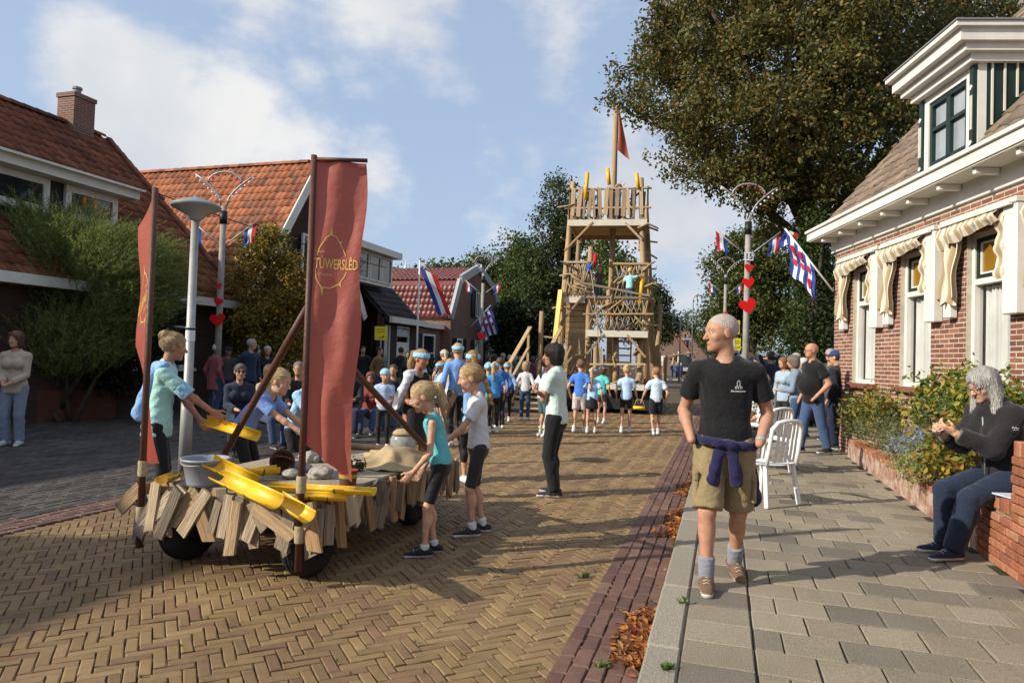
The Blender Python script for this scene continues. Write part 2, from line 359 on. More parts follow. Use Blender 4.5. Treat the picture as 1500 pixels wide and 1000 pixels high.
# forecourt on the left: grey clinkers in running bond
m_fc = brickmat('forecourt_far', (.085, .078, .075), (.06, .057, .056), (.02, .018, .016), .2, .1, .008, .8, .2)
_t = m_fc.node_tree; _tc = [n for n in _t.nodes if n.type == 'TEX_COORD'][0]; _br = [n for n in _t.nodes if n.type == 'TEX_BRICK'][0]; _t.links.new(_tc.outputs['Object'], _br.inputs['Vector'])
fore = structure(MB().add([(-30, -12, -.016), (RW - .05, -12, -.016), (RW - .05, 20, -.016), (-30, 20, -.016)], [(0, 1, 2, 3)]).build('forecourt', m_sand))
structure(MB().add([(-60, 20, -.004), (RW - .05, 20, -.004), (RW - .05, 300, -.004), (-60, 300, -.004)], [(0, 1, 2, 3)]).build('pavement_left', m_fc))
FB = [(.068, .058, .052), (.056, .048, .044), (.080, .068, .060), (.050, .044, .041), (.066, .053, .045), (.092, .080, .070)]
m_fb = mat('forecourt_clinker', FB[0], .75, .22, 10, .4, 110, pal=FB, isl=.12, low=.35)
fbm = [brick_mesh('clinker', .195, .095, .05, .006, m_fb, s + 40) for s in range(4)]
Ms = []
for r in range(130):
    x = RW - .11 - r * .103
    if x < -13.5: break
    for k in range(125):
        y = -2 + k * .203 + (.1 if r % 2 else 0)
        if y < 20 and in_view(x, y, 260): Ms.append(Matrix.Translation((x, y, U(-.004, .002))) @ Matrix.Rotation(math.pi / 2 + U(-.02, .02), 4, 'Z') @ Matrix.Rotation(U(-.02, .02), 4, 'X'))
pieces(fore, 'clinker', fbm, Ms, 300)
# right pavement: kerb stones, a straight course, then 30 cm slabs in running bond
m_con = mat('kerb_concrete', (.29, .255, .20), .88, .42, 110, .5, 120, isl=.10)
kerb = structure(MB().add([(0.004, -6, PAVZ - .02), (.3, -6, PAVZ - .02), (.3, 120, PAVZ - .02), (.004, 120, PAVZ - .02), (0.004, -6, -.1), (0.004, 120, -.1)], [(0, 1, 2, 3), (0, 3, 5, 4)]).build('kerb', m_sand))
mbk = MB(); mbk.box((0, 0, -.13), (.17, .985, .26), None, .012); kme = mbk.mesh('kerb_stone', m_con)
Ms = [Matrix.Translation((.085 + U(-.003, .003), -3.2 + k * 1.0, PAVZ + U(-.003, .003))) for k in range(60)]
pieces(kerb, 'kerb_stone', kme, Ms, 60)
SL = [(.33, .275, .200), (.30, .25, .187), (.355, .30, .22), (.315, .265, .195), (.34, .285, .21), (.28, .24, .18), (.235, .205, .160), (.305, .258, .192), (.36, .305, .225), (.33, .275, .20), (.32, .268, .195), (.195, .172, .138)]
m_sl = mat('slab_concrete', SL[0], .92, .48, 130, .7, 170, pal=SL, isl=.09, spec=.2, low=.2)
def slab_mesh(w, d, s): return brick_mesh('slab', w, d, .05, .005, m_sl, s, .002)
pav = structure(MB().add([(.3, -6, PAVZ - .012), (14, -6, PAVZ - .012), (14, 120, PAVZ - .012), (.3, 120, PAVZ - .012), (.168, -6, PAVZ - .012), (.168, 120, PAVZ - .012)], [(0, 1, 2, 3), (4, 0, 3, 5)]).build('pavement', m_sand))
SP = .290
s30 = [slab_mesh(SP - .010, SP - .011, s) for s in range(5)]; s15 = [slab_mesh(SP / 2 - .010, SP - .011, 9)]; s35 = [slab_mesh(.34, SP - .011, 10)]
A = []; B = []; Cc = []
for k in range(-12, 110):
    y = k * SP
    if in_view(.345, y): Cc.append(Matrix.Translation((.175 + .173, y, PAVZ + U(-.003, .002))) @ Matrix.Rotation(U(-.012, .012), 4, 'X'))
    x0 = .525
    if k % 2 == 0:
        if in_view(x0 + .075, y): B.append(Matrix.Translation((x0 + .075, y, PAVZ + U(-.003, .002))))
        x0 += SP / 2
    for q in range(8):
        x = x0 + SP * (q + .5)
        if x > 2.36 and y < 9.3: break
        if x > 4.2: break
        if in_view(x, y): A.append(Matrix.Translation((x, y, PAVZ + U(-.003, .002))) @ Matrix.Rotation(U(-.012, .012), 4, 'X') @ Matrix.Rotation(U(-.012, .012), 4, 'Y') @ Matrix.Rotation(U(-.006, .006), 4, 'Z'))
pieces(pav, 'slab', s30, A); pieces(pav, 'slab', s15, B, 40); pieces(pav, 'slab', s35, Cc, 60)
# far right pavement strip and zebra
m_white = mat('road_paint', (.62, .61, .58), .7, .25, 8)
zeb = structure(MB().build('zebra_crossing', m_white)); 
_zm = MB()
for i in range(6): _zm.box((0, 0, 0), (.5, 3.2, .01))
bpy.data.objects.remove(zeb)
zr = structure(bpy.data.objects.new('zebra_crossing', None)); COL.objects.link(zr); zr.location = (0, 68, .004)
zme = MB().add([(-.25, -1.8, 0), (.25, -1.8, 0), (.25, 1.8, 0), (-.25, 1.8, 0)], [(0, 1, 2, 3)]).mesh('stripe', m_white)
for i in range(6):
    o = link('stripe', zme, zr, (-.5 - i * .95, 0, 0))
# chalk lines and patches left on the bricks
m_chalk = mat('chalk', (.55, .53, .48), .95, .5, 20)
for (a, b, w) in (((690, 671), (760, 690), .05), ((500, 655), (545, 640), .03)):
    pass
# fallen leaves along the kerb, weeds in the joints
LF = [(.36, .11, .03), (.42, .16, .04), (.28, .08, .025), (.45, .20, .06), (.22, .09, .04), (.33, .14, .05)]
m_dead = leafmat('dead_leaf', LF, .7, .25)
def leaf_pts(p, n, L, Wd, nor=None):
    """a bent pointed leaf: 6 verts, 2 quads"""
    d = Vector((U(-1, 1), U(-1, 1), U(-.3, .3))).normalized() if nor is None else nor
    s = d.cross(Vector((0, 0, 1))); s = s.normalized() if s.length > .01 else Vector((1, 0, 0))
    up = s.cross(d)
    s = (s * math.cos(n) + up * math.sin(n)); up = s.cross(d)
    return [p, p + d * L * .45 + s * Wd * .5 + up * Wd * .25, p + d * L, p + d * L * .45 - s * Wd * .5 + up * Wd * .25, p + d * L * .5]
def leafheap(x0, x1, y0, y1, n, label):
    V = []; F = []
    for i in range(n):
        u = RND(); y = y0 + (y1 - y0) * RND(); x = x1 - abs(random.gauss(0, .4)) * (x1 - x0); h = .055 * max(0, 1 - (x1 - x) / (x1 - x0)) * RND()
        p = leaf_pts(Vector((min(x, x1), y, .006 + h)), U(-.6, .6), U(.035, .075), U(.02, .035)); k = len(V); V += [tuple(q) for q in p]; F += [(k, k + 1, k + 4), (k + 1, k + 2, k + 4), (k + 2, k + 3, k + 4), (k + 3, k, k + 4)]
    me = bpy.data.meshes.new('fallen_leaves'); me.from_pydata(V, [], F); me.materials.append(m_dead)
    o = stuff(link('fallen_leaves', me)); tag(o, label, 'leaves')
for a, b, n, lb in ((G(955, 985), G(975, 905), 420, 'heap of brown autumn leaves in the gutter nearest the camera'), (G(990, 790), G(1003, 752), 380, 'heap of orange leaves by the kerb beside the walking man'), (G(1006, 728), G(1016, 712), 200, 'small heap of dry leaves by the kerb behind the walking man')):
    leafheap(-.20, -.005, a.y, b.y, n, lb)
leafheap(-.10, -.004, -.5, 14, 170, 'loose brown leaves strewn along the kerb')
m_weed = leafmat('weed', [(.10, .17, .03), (.08, .14, .03), (.14, .20, .05)], .6, .3)
def tuft(V, F, p, n, h, spread, wd=.006):
    for i in range(n):
        a = U(0, 6.283); r = U(.2, 1) * spread; q = p + Vector((math.cos(a) * r, math.sin(a) * r, h * U(.5, 1))); s = Vector((-math.sin(a), math.cos(a), 0)) * wd; b = p + (q - p) * .55 + Vector((0, 0, h * .15))
        k = len(V); V += [tuple(p - s), tuple(p + s), tuple(b + s), tuple(b - s), tuple(q)]; F += [(k, k + 1, k + 2, k + 3), (k + 3, k + 2, k + 4)]
V = []; F = []
for i in range(240):
    x = U(-4, 2.2); y = -2 + 10 * RND() ** 1.6
    if x > 0 and RND() > .25: continue
    tuft(V, F, Vector((x, y, PAVZ if x > .1 else 0)), random.randint(4, 10), U(.008, .028), U(.01, .03), .003)
for px, py, n, h in ((1015, 768, 30, .07), (990, 800, 22, .07), (1000, 885, 12, .05), (855, 845, 26, .05), (975, 980, 40, .035), (885, 975, 16, .04), (1500, 830, 20, .05), (330, 660, 40, .05), (340, 675, 40, .05), (325, 640, 30, .05)):
    p = G(px, py, PAVZ if px > 960 and px != 1015 and px != 990 else 0)
    for k in range(4): tuft(V, F, p + Vector((U(-.03, .03), U(-.05, .05), 0)), n // 3, h * U(.5, 1), .05, .005)
me = bpy.data.meshes.new('weeds'); me.from_pydata(V, [], F); me.materials.append(m_weed)
tag(stuff(link('weeds', me)), 'tufts of green weeds in the paving joints', 'weeds')
# ================================================================ HOUSES
m_wp = mat('white_paint', (.72, .70, .64), .5, .09, 3, .1, 30, spec=.4, low=.10)
m_cream = mat('cream_paint', (.66, .62, .54), .5, .08, 3)
m_green = mat('dark_green_paint', (.012, .028, .024), .4, .15, 5)
m_glass = glassmat('window_glass'); m_amber = glassmat('amber_glass', (.25, .13, .012), .12)
m_curt = mat('net_curtain', (.72, .73, .69), .9, .12, 2)
m_lead = mat('zinc_gutter', (.22, .22, .22), .5, .2, 4, metal=.3)
m_clear = mat('clear_glass', (.03, .035, .04), .03, .2, 2, spec=.9, alpha=.10)
m_black = mat('black_paint', (.012, .012, .013), .5, .2, 4)
m_mortar = mat('mortar', (.50, .44, .36), .95, .2, 8, .4, 60)
def ring(mb, x0, x1, z0, z1, t, y0, y1):
    mb.box(((x0 + x1) / 2, (y0 + y1) / 2, z0 + t / 2), (x1 - x0, y1 - y0, t)); mb.box(((x0 + x1) / 2, (y0 + y1) / 2, z1 - t / 2), (x1 - x0, y1 - y0, t))
    mb.box((x0 + t / 2, (y0 + y1) / 2, (z0 + z1) / 2), (t, y1 - y0, z1 - z0 - 2 * t)); mb.box((x1 - t / 2, (y0 + y1) / 2, (z0 + z1) / 2), (t, y1 - y0, z1 - z0 - 2 * t))
def window(parent, x0, x1, z0, z1, m=None, t=.07, y=.02, bars=(), hbars=(), sill=None, curtain=False, pane=None, d=.08, label=None):
    m = m or m_wp; mb = MB(); ring(mb, x0, x1, z0, z1, t, y, y + d); w = mb.build('window', m, parent)
    MB().box(((x0 + x1) / 2, y + d * .6, (z0 + z1) / 2), (x1 - x0 - 2 * t - .002, .012, z1 - z0 - 2 * t - .002)).build('pane', pane or m_glass, w)
    for b in bars: MB().box((b, y + d * .4, (z0 + z1) / 2), (t * .6, d * .7, z1 - z0 - 2 * t)).build('glazing_bar', m, w)
    for b in hbars: MB().box(((x0 + x1) / 2, y + d * .38, b), (x1 - x0 - 2 * t, d * .7, t * .6)).build('glazing_bar', m, w)
    if sill: MB().box(((x0 + x1) / 2, y - .04, z0 - .035), (x1 - x0 + .1, .16, .07), None, .008).build('sill', sill, w)
    if curtain:
        n = 40
        for a, b in curtain:
            MB().grid(lambda u, v: (a + (b - a) * u, y + d * .5 - .012 + .008 * math.sin(u * n * .9 + math.sin(u * 17)) , z0 + t + .01 + (z1 - z0 - 2 * t - .02) * v), 60, 2).build('curtain', m_curt, w, True)
    return w
def wall_boxes(mb, x0, x1, z0, z1, ops, y0, y1):
    xs = sorted({x0, x1, *[o[0] for o in ops], *[o[1] for o in ops]}); zs = sorted({z0, z1, *[o[2] for o in ops], *[o[3] for o in ops]})
    for i in range(len(xs) - 1):
        for j in range(len(zs) - 1):
            cx, cz = (xs[i] + xs[i + 1]) / 2, (zs[j] + zs[j + 1]) / 2
            if cx < x0 or cx > x1 or cz < z0 or cz > z1: continue
            if any(o[0] < cx < o[1] and o[2] < cz < o[3] for o in ops): continue
            mb.box((cx, (y0 + y1) / 2, cz), (xs[i + 1] - xs[i], y1 - y0, zs[j + 1] - zs[j]))
def tile_mesh(name, w, l, m, amp=.035, lip=.03):
    n = 7; vs = []
    prof = lambda u: amp * (math.sin(u * 2 * math.pi - .6) * .6 + .25 * math.cos(u * 2 * math.pi))
    for z in (0, 1, 2):                      # lip bottom, front edge, back edge
        for i in range(n):
            u = i / (n - 1); vs.append(((u - .5) * w * 1.06, 0 if z < 2 else l * 1.15, prof(u) + (lip if z == 1 else (0 if z == 0 else -.002))))
    fs = [(k * n + i, k * n + i + 1, (k + 1) * n + i + 1, (k + 1) * n + i) for k in (0, 1) for i in range(n - 1)]
    mb = MB(); mb.add(vs, fs); return mb.mesh(name, m, True)
def roof_plane(roof, p0, ax, up, Wd, L, tw, tl, m, PM, limit=300, skip=None, amp=.035):
    """tiles on one slope: p0 eave corner (local), ax along the eave, up the slope"""
    ax = Vector(ax).normalized(); up = Vector(up).normalized(); nr = ax.cross(up); p0 = Vector(p0)
    me = [tile_mesh('roof_tile', tw, tl, m, amp * k, .03 * k) for k in (1, .9, 1.1)]; Ms = []
    for j in range(int(L / tl)):
        for i in range(int(Wd / tw)):
            x, y = (i + .5) * tw, j * tl
            if skip and skip(x, y): continue
            Ms.append(frame(ax, up, nr, p0 + ax * (x + U(-.004, .004)) + up * (y + U(-.008, .008)) + nr * U(-.004, .004)) @ Matrix.Rotation(U(-.012, .012), 4, 'Z'))
    pieces(roof, 'roof_tile', me, Ms, limit, PM)
def slab_on(mb, p0, ax, up, Wd, L, th):
    ax = Vector(ax).normalized(); up = Vector(up).normalized(); nr = ax.cross(up)
    mb.box((Wd / 2, L / 2, -th / 2), (Wd, L, th), frame(ax, up, nr, Vector(p0)))
def house_matrix(o): return Matrix.Translation(o.location) @ Matrix.Rotation(o.rotation_euler.z, 4, 'Z')

# ---------------------------------------------------------------- brick cottage on the right
_p = C(5.9, 12.5); fd = (C(5.9 - .0638, 12.5 - .998) - _p).normalized()
hr = thing('brick_cottage', 'red brick cottage with beige awnings, white cornice and green dormer on the right', 'house', (_p.x, _p.y, 0), math.atan2(fd.y, fd.x)); HM = house_matrix(hr)
ops = [(.79, 1.61, 1.31, 3.25), (2.40, 3.23, 1.31, 3.25), (4.03, 4.85, 1.31, 3.25), (5.66, 6.48, 1.31, 3.25)]
Lh = 8.6; FZ = 3.66
mb = MB(); wall_boxes(mb, 0, Lh, 0, FZ, ops, -.001, .30); mb.box((.15, 3.9, FZ / 2), (.30, 7.2, FZ)); mb.box((Lh - .15, 3.9, FZ / 2), (.30, 7.2, FZ))
mb.box((Lh / 2, .9, 1.9), (Lh - .7, .02, 3.3)) 
wall = mb.build('wall', m_mortar, hr)
HB = [(.26, .105, .068), (.23, .09, .06), (.285, .125, .082), (.21, .092, .064), (.25, .11, .075), (.18, .078, .058), (.31, .14, .09), (.24, .10, .064)]
m_hb = mat('house_brick', HB[0], .85, .22, 18, .5, 140, pal=HB, isl=.16, spec=.2, low=.2)
hbm = []
for s in range(4):
    b = MB(); b.box((0, 0, 0), (.205, .05, .052), None, .004); me = b.mesh('brick', m_hb); hbm.append(me)
Ms = []; rh = .0635
for r in range(int(FZ / rh)):
    z = (r + .5) * rh; iv = [(0, Lh)]
    for o in ops:
        if o[2] - .02 < z < o[3] + .0:
            iv = [q for a, b in iv for q in (((a, min(b, o[0])),) if b <= o[0] or a >= o[1] else ((a, o[0]), (o[1], b))) if q[1] - q[0] > .03] if any(a < o[1] and b > o[0] for a, b in iv) else iv
    for a, b in iv:
        x = a - (0 if r % 2 else .0)
        first = True
        while x < b - .02:
            l = .215 if not (first and r % 2) else .108
            if (r // 1) % 2 == 0 and not first and int((x - a) / .3235) % 2 == 1 and False: l = .108
            l = min(l, b - x)
            if b - x - l < .04: l = b - x
            Ms.append(Matrix.Translation((x + l / 2, .021 + U(-.002, .002), z)) @ Matrix.Diagonal((max(.1, (l - .012) / .205), 1, 1, 1))); x += l; first = False
pieces(wall, 'brick', hbm, Ms, 300, HM)
# end wall bricks as courses
for (a, b, c, d) in ops:
    zt = d - .60
    mbw = MB(); ring(mbw, a, b, c, d, .06, .06, .16); mbw.box(((a + b) / 2, .11, zt), (b - a - .12, .10, .07)); w = mbw.build('window', m_wp, hr)
    g = MB(); ring(g, a + .063, b - .063, zt + .038, d - .063, .05, .075, .135); g.build('top_frame', m_green, w)
    g = MB(); ring(g, a + .115, b - .115, zt + .09, d - .115, .022, .09, .125); g.build('glazing_bead', m_wp, w)
    MB().box(((a + b) / 2, .115, (zt + d) / 2 - .01), (b - a - .24, .012, d - zt - .22)).build('pane', m_amber, w)
    MB().box(((a + b) / 2, .125, (c + zt) / 2), (b - a - .13, .012, zt - c - .10)).build('pane', m_clear, w)
    n = 46; f0 = a + .08; f1 = a + (b - a) * (.72 if a < 4 else .66)
    MB().grid(lambda u, v: (f0 + (f1 - f0) * u, .185 + .020 * math.sin(u * 38 + math.sin(u * 13) * 2.0) + .008 * math.sin(u * 91), c + .07 + (zt - c - .12) * v), 90, 3).build('curtain', m_curt, w, True)
    s_ = MB(); nb = 5
    sl_ = MB().box(((a + b) / 2, .0, c - .045), (b - a + .16, .17, .085), None, .01).build('sill', m_hb, w)
# awnings: white casings, rail and gathered striped cloth
m_aw = mat('awning_cloth', (.62, .55, .42), .85, .10, 3, .15, 40)
_t = m_aw.node_tree; _b = _t.nodes['Principled BSDF']; _tc = NN(_t, 'ShaderNodeTexCoord'); _wv = NN(_t, 'ShaderNodeTexWave', wave_type='BANDS', bands_direction='X'); _wv.inputs['Scale'].default_value = .7; _wv.inputs['Distortion'].default_value = .3
_t.links.new(_tc.outputs['UV'], _wv.inputs[0]); _mx = NN(_t, 'ShaderNodeMixRGB'); _mx.inputs[1].default_value = (.66, .60, .49, 1); _mx.inputs[2].default_value = (.40, .31, .18, 1); _cr = NN(_t, 'ShaderNodeValToRGB'); _cr.color_ramp.elements[0].position = .52; _cr.color_ramp.elements[1].position = .6
_t.links.new(_wv.outputs['Fac'], _cr.inputs[0]); _t.links.new(_cr.outputs[0], _mx.inputs[0]); _t.links.new(_mx.outputs[0], _b.inputs['Base Color'])
def cloth(f, nu, nv, name, parent, uvs=1.0):
    o = MB().grid(f, nu, nv).build(name, m_aw, parent, True); me = o.data; uv = me.uv_layers.new(name='UVMap')
    co = [((i % (nu + 1)) / nu * uvs, (i // (nu + 1)) / nv) for i in range(len(me.vertices))]
    for lp in me.loops: uv.data[lp.index].uv = co[lp.vertex_index]
    return o
for k, (a, b, c, d) in enumerate(ops):
    L0, L1 = a - .36, b + .30
    aw = MB().box(((L0 + L1) / 2, -.075, 3.44), (L1 - L0, .15, .07), None, .01).build('awning', m_cream, hr)
    MB().box(((L0 + L1) / 2, -.17, 3.405), (L1 - L0 - .1, .035, .035)).build('front_rail', m_wp, aw)
    MB().box((L1 - .13, -.065, 2.80), (.24, .13, 1.22), None, .012).build('side_casing', m_wp, aw)
    MB().box((L0 + .12, -.065, 2.40), (.16, .10, .36), None, .012).build('side_casing', m_wp, aw)
    MB().bar((L0 + .04, -.04, 3.38), (L0 + .04, -.04, 2.25), .035, .04).build('guide', m_wp, aw)
    # gathered drape at the left, scalloped valance across, narrow scalloped fall on the right
    cloth(lambda u, v: (L0 + .03 + .30 * u + .05 * v * u, -.09 - .045 * math.sin(u * 21) - .05 * (1 - v) - .02 * math.sin(v * 9 + u * 5), 2.42 + .95 * v + .05 * math.sin(u * 14) * (1 - v)), 40, 10, 'drape', aw, 2.2)
    cloth(lambda u, v: (L0 + .03 + (L1 - L0 - .30) * u, -.15 - .03 * math.sin(u * 26 + v * 2) * v - .06 * (1 - abs(2 * v - 1)), 3.40 - (.14 + .16 * (1 - u) ** 2 + .035 * abs(math.sin(u * 5 * math.pi))) * v), 60, 6, 'valance', aw, 4.5)
    cloth(lambda u, v: (L1 - .30 + (.07 + .03 * abs(math.sin(v * 6 * math.pi))) * (u - .5) * 2, -.12 - .02 * math.sin(v * 17), 2.60 + .80 * v), 4, 40, 'fall', aw, .5)
# cornice
mbc = MB(); mbc.box((Lh / 2 - .05, -.015, FZ + .12), (Lh + .1, .06, .24)); mbc.box((Lh / 2 - .1, -.17, FZ + .255), (Lh + .4, .42, .03)); mbc.box((Lh / 2 - .1, -.37, FZ + .345), (Lh + .5, .06, .17)); mbc.box((Lh / 2 - .1, -.395, FZ + .425), (Lh + .54, .08, .045))
mbc.box((-.15, 3.5, FZ + .33), (.30, 7.5, .16))
cor = mbc.build('cornice', m_wp, hr)
for k in range(12): MB().box((.2 + k * .75, -.19, FZ + .20), (.06, .28, .08), None, .01).build('bracket', m_wp, cor)
MB().box((Lh / 2 - .1, -.30, FZ + .455), (Lh + .5, .16, .02)).build('gutter', m_lead, cor)
# roof
tp = math.tan(math.radians(49.5)); EZ = FZ + .46; RL = 5.4
m_tr = mat('roof_tile_brown', (.20, .145, .105), .85, .35, 3, .5, 50, pal=[(.21, .155, .115), (.18, .135, .10), (.235, .175, .13), (.16, .125, .10), (.20, .16, .12)], isl=.12, spec=.2)
upv = Vector((0, math.cos(math.radians(49.5)), math.sin(math.radians(49.5))))
mbr = MB(); slab_on(mbr, (0, -.25, EZ - .05), (1, 0, 0), upv, Lh, RL, .12); slab_on(mbr, (Lh, 6.77, EZ - .05), (-1, 0, 0), (0, -upv.y, upv.z), Lh, RL, .12)
mbr.add([(.1, 0, FZ), (.1, 6.6, FZ), (.1, 3.26, FZ + .3 + 3.5 * tp)], [(0, 1, 2)]); 
roof = mbr.build('roof', m_tr, hr)
DK0, DK1 = 3.08, 4.34
roof_plane(roof, (0, -.25, EZ), (1, 0, 0), upv, Lh, RL, .235, .30, m_tr, HM, 300, lambda x, y: DK0 - .05 < x < DK1 + .05 and -.1 < y < 3.0)
for j in range(24): MB().lathe([(.11, 0), (.10, .36)], 8, frame((0, 1, 0), (0, 0, 1), (1, 0, 0), Vector((j * .36, 3.26, EZ + 3.5 * tp + .06))), 0, math.pi).build('ridge_tile', m_tr, roof, True)
# dormer
dz0, dz1 = 4.10, 5.28; dy = -.10
mbd = MB(); mbd.box(((DK0 + DK1) / 2, dy + .03, dz0 + .05), (DK1 - DK0 + .06, .12, .10)); ring(mbd, DK0 + .10, DK1 - .10, dz0 + .10, dz1, .10, dy, dy + .1)
mbd.box((DK0 + .05, dy + .07, (dz0 + dz1) / 2), (.10, .10, dz1 - dz0)); mbd.box((DK1 - .05, dy + .07, (dz0 + dz1) / 2), (.10, .10, dz1 - dz0))
dor = mbd.build('dormer', m_wp, hr)
mbx = MB(); g0, g1 = DK0 + .20, DK1 - .20
ring(mbx, g0, g1, dz0 + .20, dz1 - .10, .06, dy + .02, dy + .08); mbx.box(((g0 + g1) / 2, dy + .05, (dz0 + dz1) / 2 + .05), (.09, .06, dz1 - dz0 - .36)); mbx.box(((g0 + g1) / 2, dy + .048, dz1 - .48), (g1 - g0 - .1, .05, .045))
wn = mbx.build('window_frame', m_green, dor)
MB().box(((g0 + g1) / 2, dy + .075, (dz0 + dz1) / 2 + .05), (g1 - g0 - .1, .012, dz1 - dz0 - .40)).build('pane', mat('net_backed_glass', (.30, .33, .36), .12, .25, 2, spec=.8), dor)
for x in (DK0 + .05, DK1 - .05):
    MB().box((x, dy - .005, (dz0 + dz1) / 2 + .02), (.075, .05, dz1 - dz0 - .08)).build('pilaster', m_green, dor)
    for z in (dz0 + .22, dz1 - .28): MB().box((0, 0, 0), (.05, .02, .05), Matrix.Translation((x, dy - .032, z)) @ Matrix.Rotation(.785, 4, 'Y')).build('ornament', m_wp, dor)
    for dx in (-.018, .018): MB().box((x + dx, dy - .034, (dz0 + dz1) / 2), (.012, .02, .42)).build('ornament', m_wp, dor)
DL = 2.6
for sx, x in ((-1, DK0), (1, DK1)):         # cheeks: dark boards with pale battens
    yb = lambda z: max(dy + .12, -.25 + (z - EZ) / tp)
    pts = [(dy + .12, dz0), (dy + .12, dz1 + .02), (yb(dz1) + .1, dz1 + .02)]
    P = [(x + sx * .0, y, z) for y, z in pts] + [(x - sx * .04, y, z) for y, z in pts]
    MB().add(P, [(0, 1, 2), (5, 4, 3), (0, 3, 4, 1), (1, 4, 5, 2), (2, 5, 3, 0)]).build('cheek', m_green, dor)
    for q in range(7):
        y = dy + .18 + q * .145; zb = max(dz0, EZ + (y + .25) * tp + .02)
        if zb < dz1 - .05: MB().box((x + sx * .006, y, (zb + dz1) / 2), (.022, .022, dz1 - zb)).build('batten', m_cream, dor)
mbq = MB()
for (o, z, h) in ((.07, dz1 + .05, .10), (.14, dz1 + .15, .10), (.20, dz1 + .27, .15), (.25, dz1 + .375, .06)):
    mbq.box(((DK0 + DK1) / 2, dy + DL / 2 - o, z), (DK1 - DK0 + 2 * o, DL + o, h))
mbq.build('dormer_cornice', m_wp, dor)
MB().box(((DK0 + DK1) / 2, dy + DL / 2 - .25, dz1 + .415), (DK1 - DK0 + .54, DL + .28, .02)).build('dormer_roof', m_lead, dor)
MB().bar((DK1 + .03, .06, EZ + .12), (DK1 + .03, 1.6, EZ + .12 + 1.54 * tp), .14, .03).build('flashing', m_lead, roof)

# ---------------------------------------------------------------- houses on the left
m_db = brickmat('dark_brick', (.075, .040, .030), (.055, .032, .026), (.05, .045, .04))
m_mb = brickmat('brown_brick', (.20, .085, .055), (.15, .065, .045), (.22, .19, .16))
m_to = mat('roof_tile_orange', (.40, .12, .045), .85, .25, 2.5, .4, 40, pal=[(.37, .135, .066), (.32, .112, .055), (.40, .155, .08), (.27, .10, .055), (.36, .14, .075), (.22, .10, .06)], isl=.16, spec=.2, low=.2)
m_tb = mat('roof_tile_rust', (.24, .075, .03), .85, .35, 1.6, .4, 40, pal=[(.19, .068, .034), (.16, .058, .030), (.22, .082, .042), (.13, .052, .030), (.19, .075, .042)], isl=.2, spec=.2, low=.25)
m_td = mat('roof_tile_dark', (.032, .026, .028), .6, .3, 3, .3, 40, isl=.25)
m_tm = mat('roof_tile_maroon', (.13, .030, .025), .4, .2, 3, .2, 40, isl=.18, spec=.45)
def left_house(name, label, x, s0, cat='house'): return thing(name, label, cat, (x, s0, 0), math.pi / 2)
# first house: eave towards the street, long dormer, chimney
S0 = -7.0; h1 = left_house('rust_roofed_house', 'dark brick house with rust tiled roof, chimney and white dormer behind the feathery bush', -12.5, S0); H1 = house_matrix(h1); L1_ = 12.3 - S0
def loc1(px, py): p = PX(px, py, -12.5); return p.y - S0, p.z
wx = [loc1(160, 450), loc1(202, 530), loc1(212, 443), loc1(282, 530)]
ops1 = [(wx[0][0] - .8, wx[1][0], 1.05, wx[0][1] + .3), (wx[2][0], wx[3][0], 1.05, wx[2][1] + .05)]
ez1, rz1, hw1 = 3.12, 7.75, 4.9
mb = MB(); wall_boxes(mb, 0, L1_, 0, ez1, ops1, 0, .3); mb.box((L1_ - .15, hw1, ez1 / 2), (.3, 2 * hw1 - .6, ez1)); mb.box((.15, hw1, ez1 / 2), (.3, 2 * hw1 - .6, ez1)); mb.box((L1_ / 2, .6, 1.5), (L1_ - .8, .02, 2.9))
mb.prism([(.2, ez1), (2 * hw1 - .2, ez1), (hw1, rz1 - .15)], .3, frame((0, 1, 0), (0, 0, 1), (1, 0, 0), Vector((L1_ - .3, 0, 0)))); mb.prism([(.2, ez1), (2 * hw1 - .2, ez1), (hw1, rz1 - .15)], .3, frame((0, 1, 0), (0, 0, 1), (1, 0, 0), Vector((0, 0, 0))))
mb.build('wall', m_db, h1)
for o in ops1: window(h1, *o, m_wp, .08, .03, bars=((o[0] + o[1]) / 2,), sill=m_wp, hbars=(o[3] - .55,))
up1 = Vector((0, hw1, rz1 - ez1)).normalized(); sl1 = math.hypot(hw1 + .35, (rz1 - ez1) * (hw1 + .35) / hw1); e0 = (0, -.35, ez1 - .35 * (rz1 - ez1) / hw1)
mb = MB(); slab_on(mb, Vector(e0) + Vector((0, 0, -.03)), (1, 0, 0), up1, L1_ + .1, sl1, .12); slab_on(mb, (L1_ + .1, 2 * hw1 + .35, e0[2] - .03), (-1, 0, 0), (0, -up1.y, up1.z), L1_ + .1, sl1, .12)
r1 = mb.build('roof', m_tb, h1)
ddx0, ddx1 = PX(-60, 300, -13.7).y - S0, PX(168, 345, -13.7).y - S0; dyy = 1.2
dzz0 = ez1 + dyy * (rz1 - ez1) / hw1 - .02; dzz1 = PX(170, 290, -13.7).z
roof_plane(r1, e0, (1, 0, 0), up1, L1_ + .1, sl1, .23, .34, m_tb, H1, 300, lambda x, y: ddx0 < x < ddx1 and 1.9 < y < 3.6)
for j in range(int(L1_ / .35)): MB().lathe([(.13, 0), (.115, .37)], 8, frame((0, 1, 0), (0, 0, 1), (1, 0, 0), Vector((j * .35, hw1, rz1 - .02))), 0, math.pi).build('ridge_tile', m_tb, r1, True)
for j in range(int(sl1 / .34)): p = Vector(e0) + up1 * (j * .34 + .17); MB().box((0, 0, 0), (.17, .37, .10), frame((1, 0, 0), up1, Vector((1, 0, 0)).cross(up1), Vector((L1_ + .06, p.y, p.z)) + Vector((1, 0, 0)).cross(up1) * .04) @ Matrix.Rotation(.05, 4, 'X'), .02).build('verge_tile', m_tb, r1)
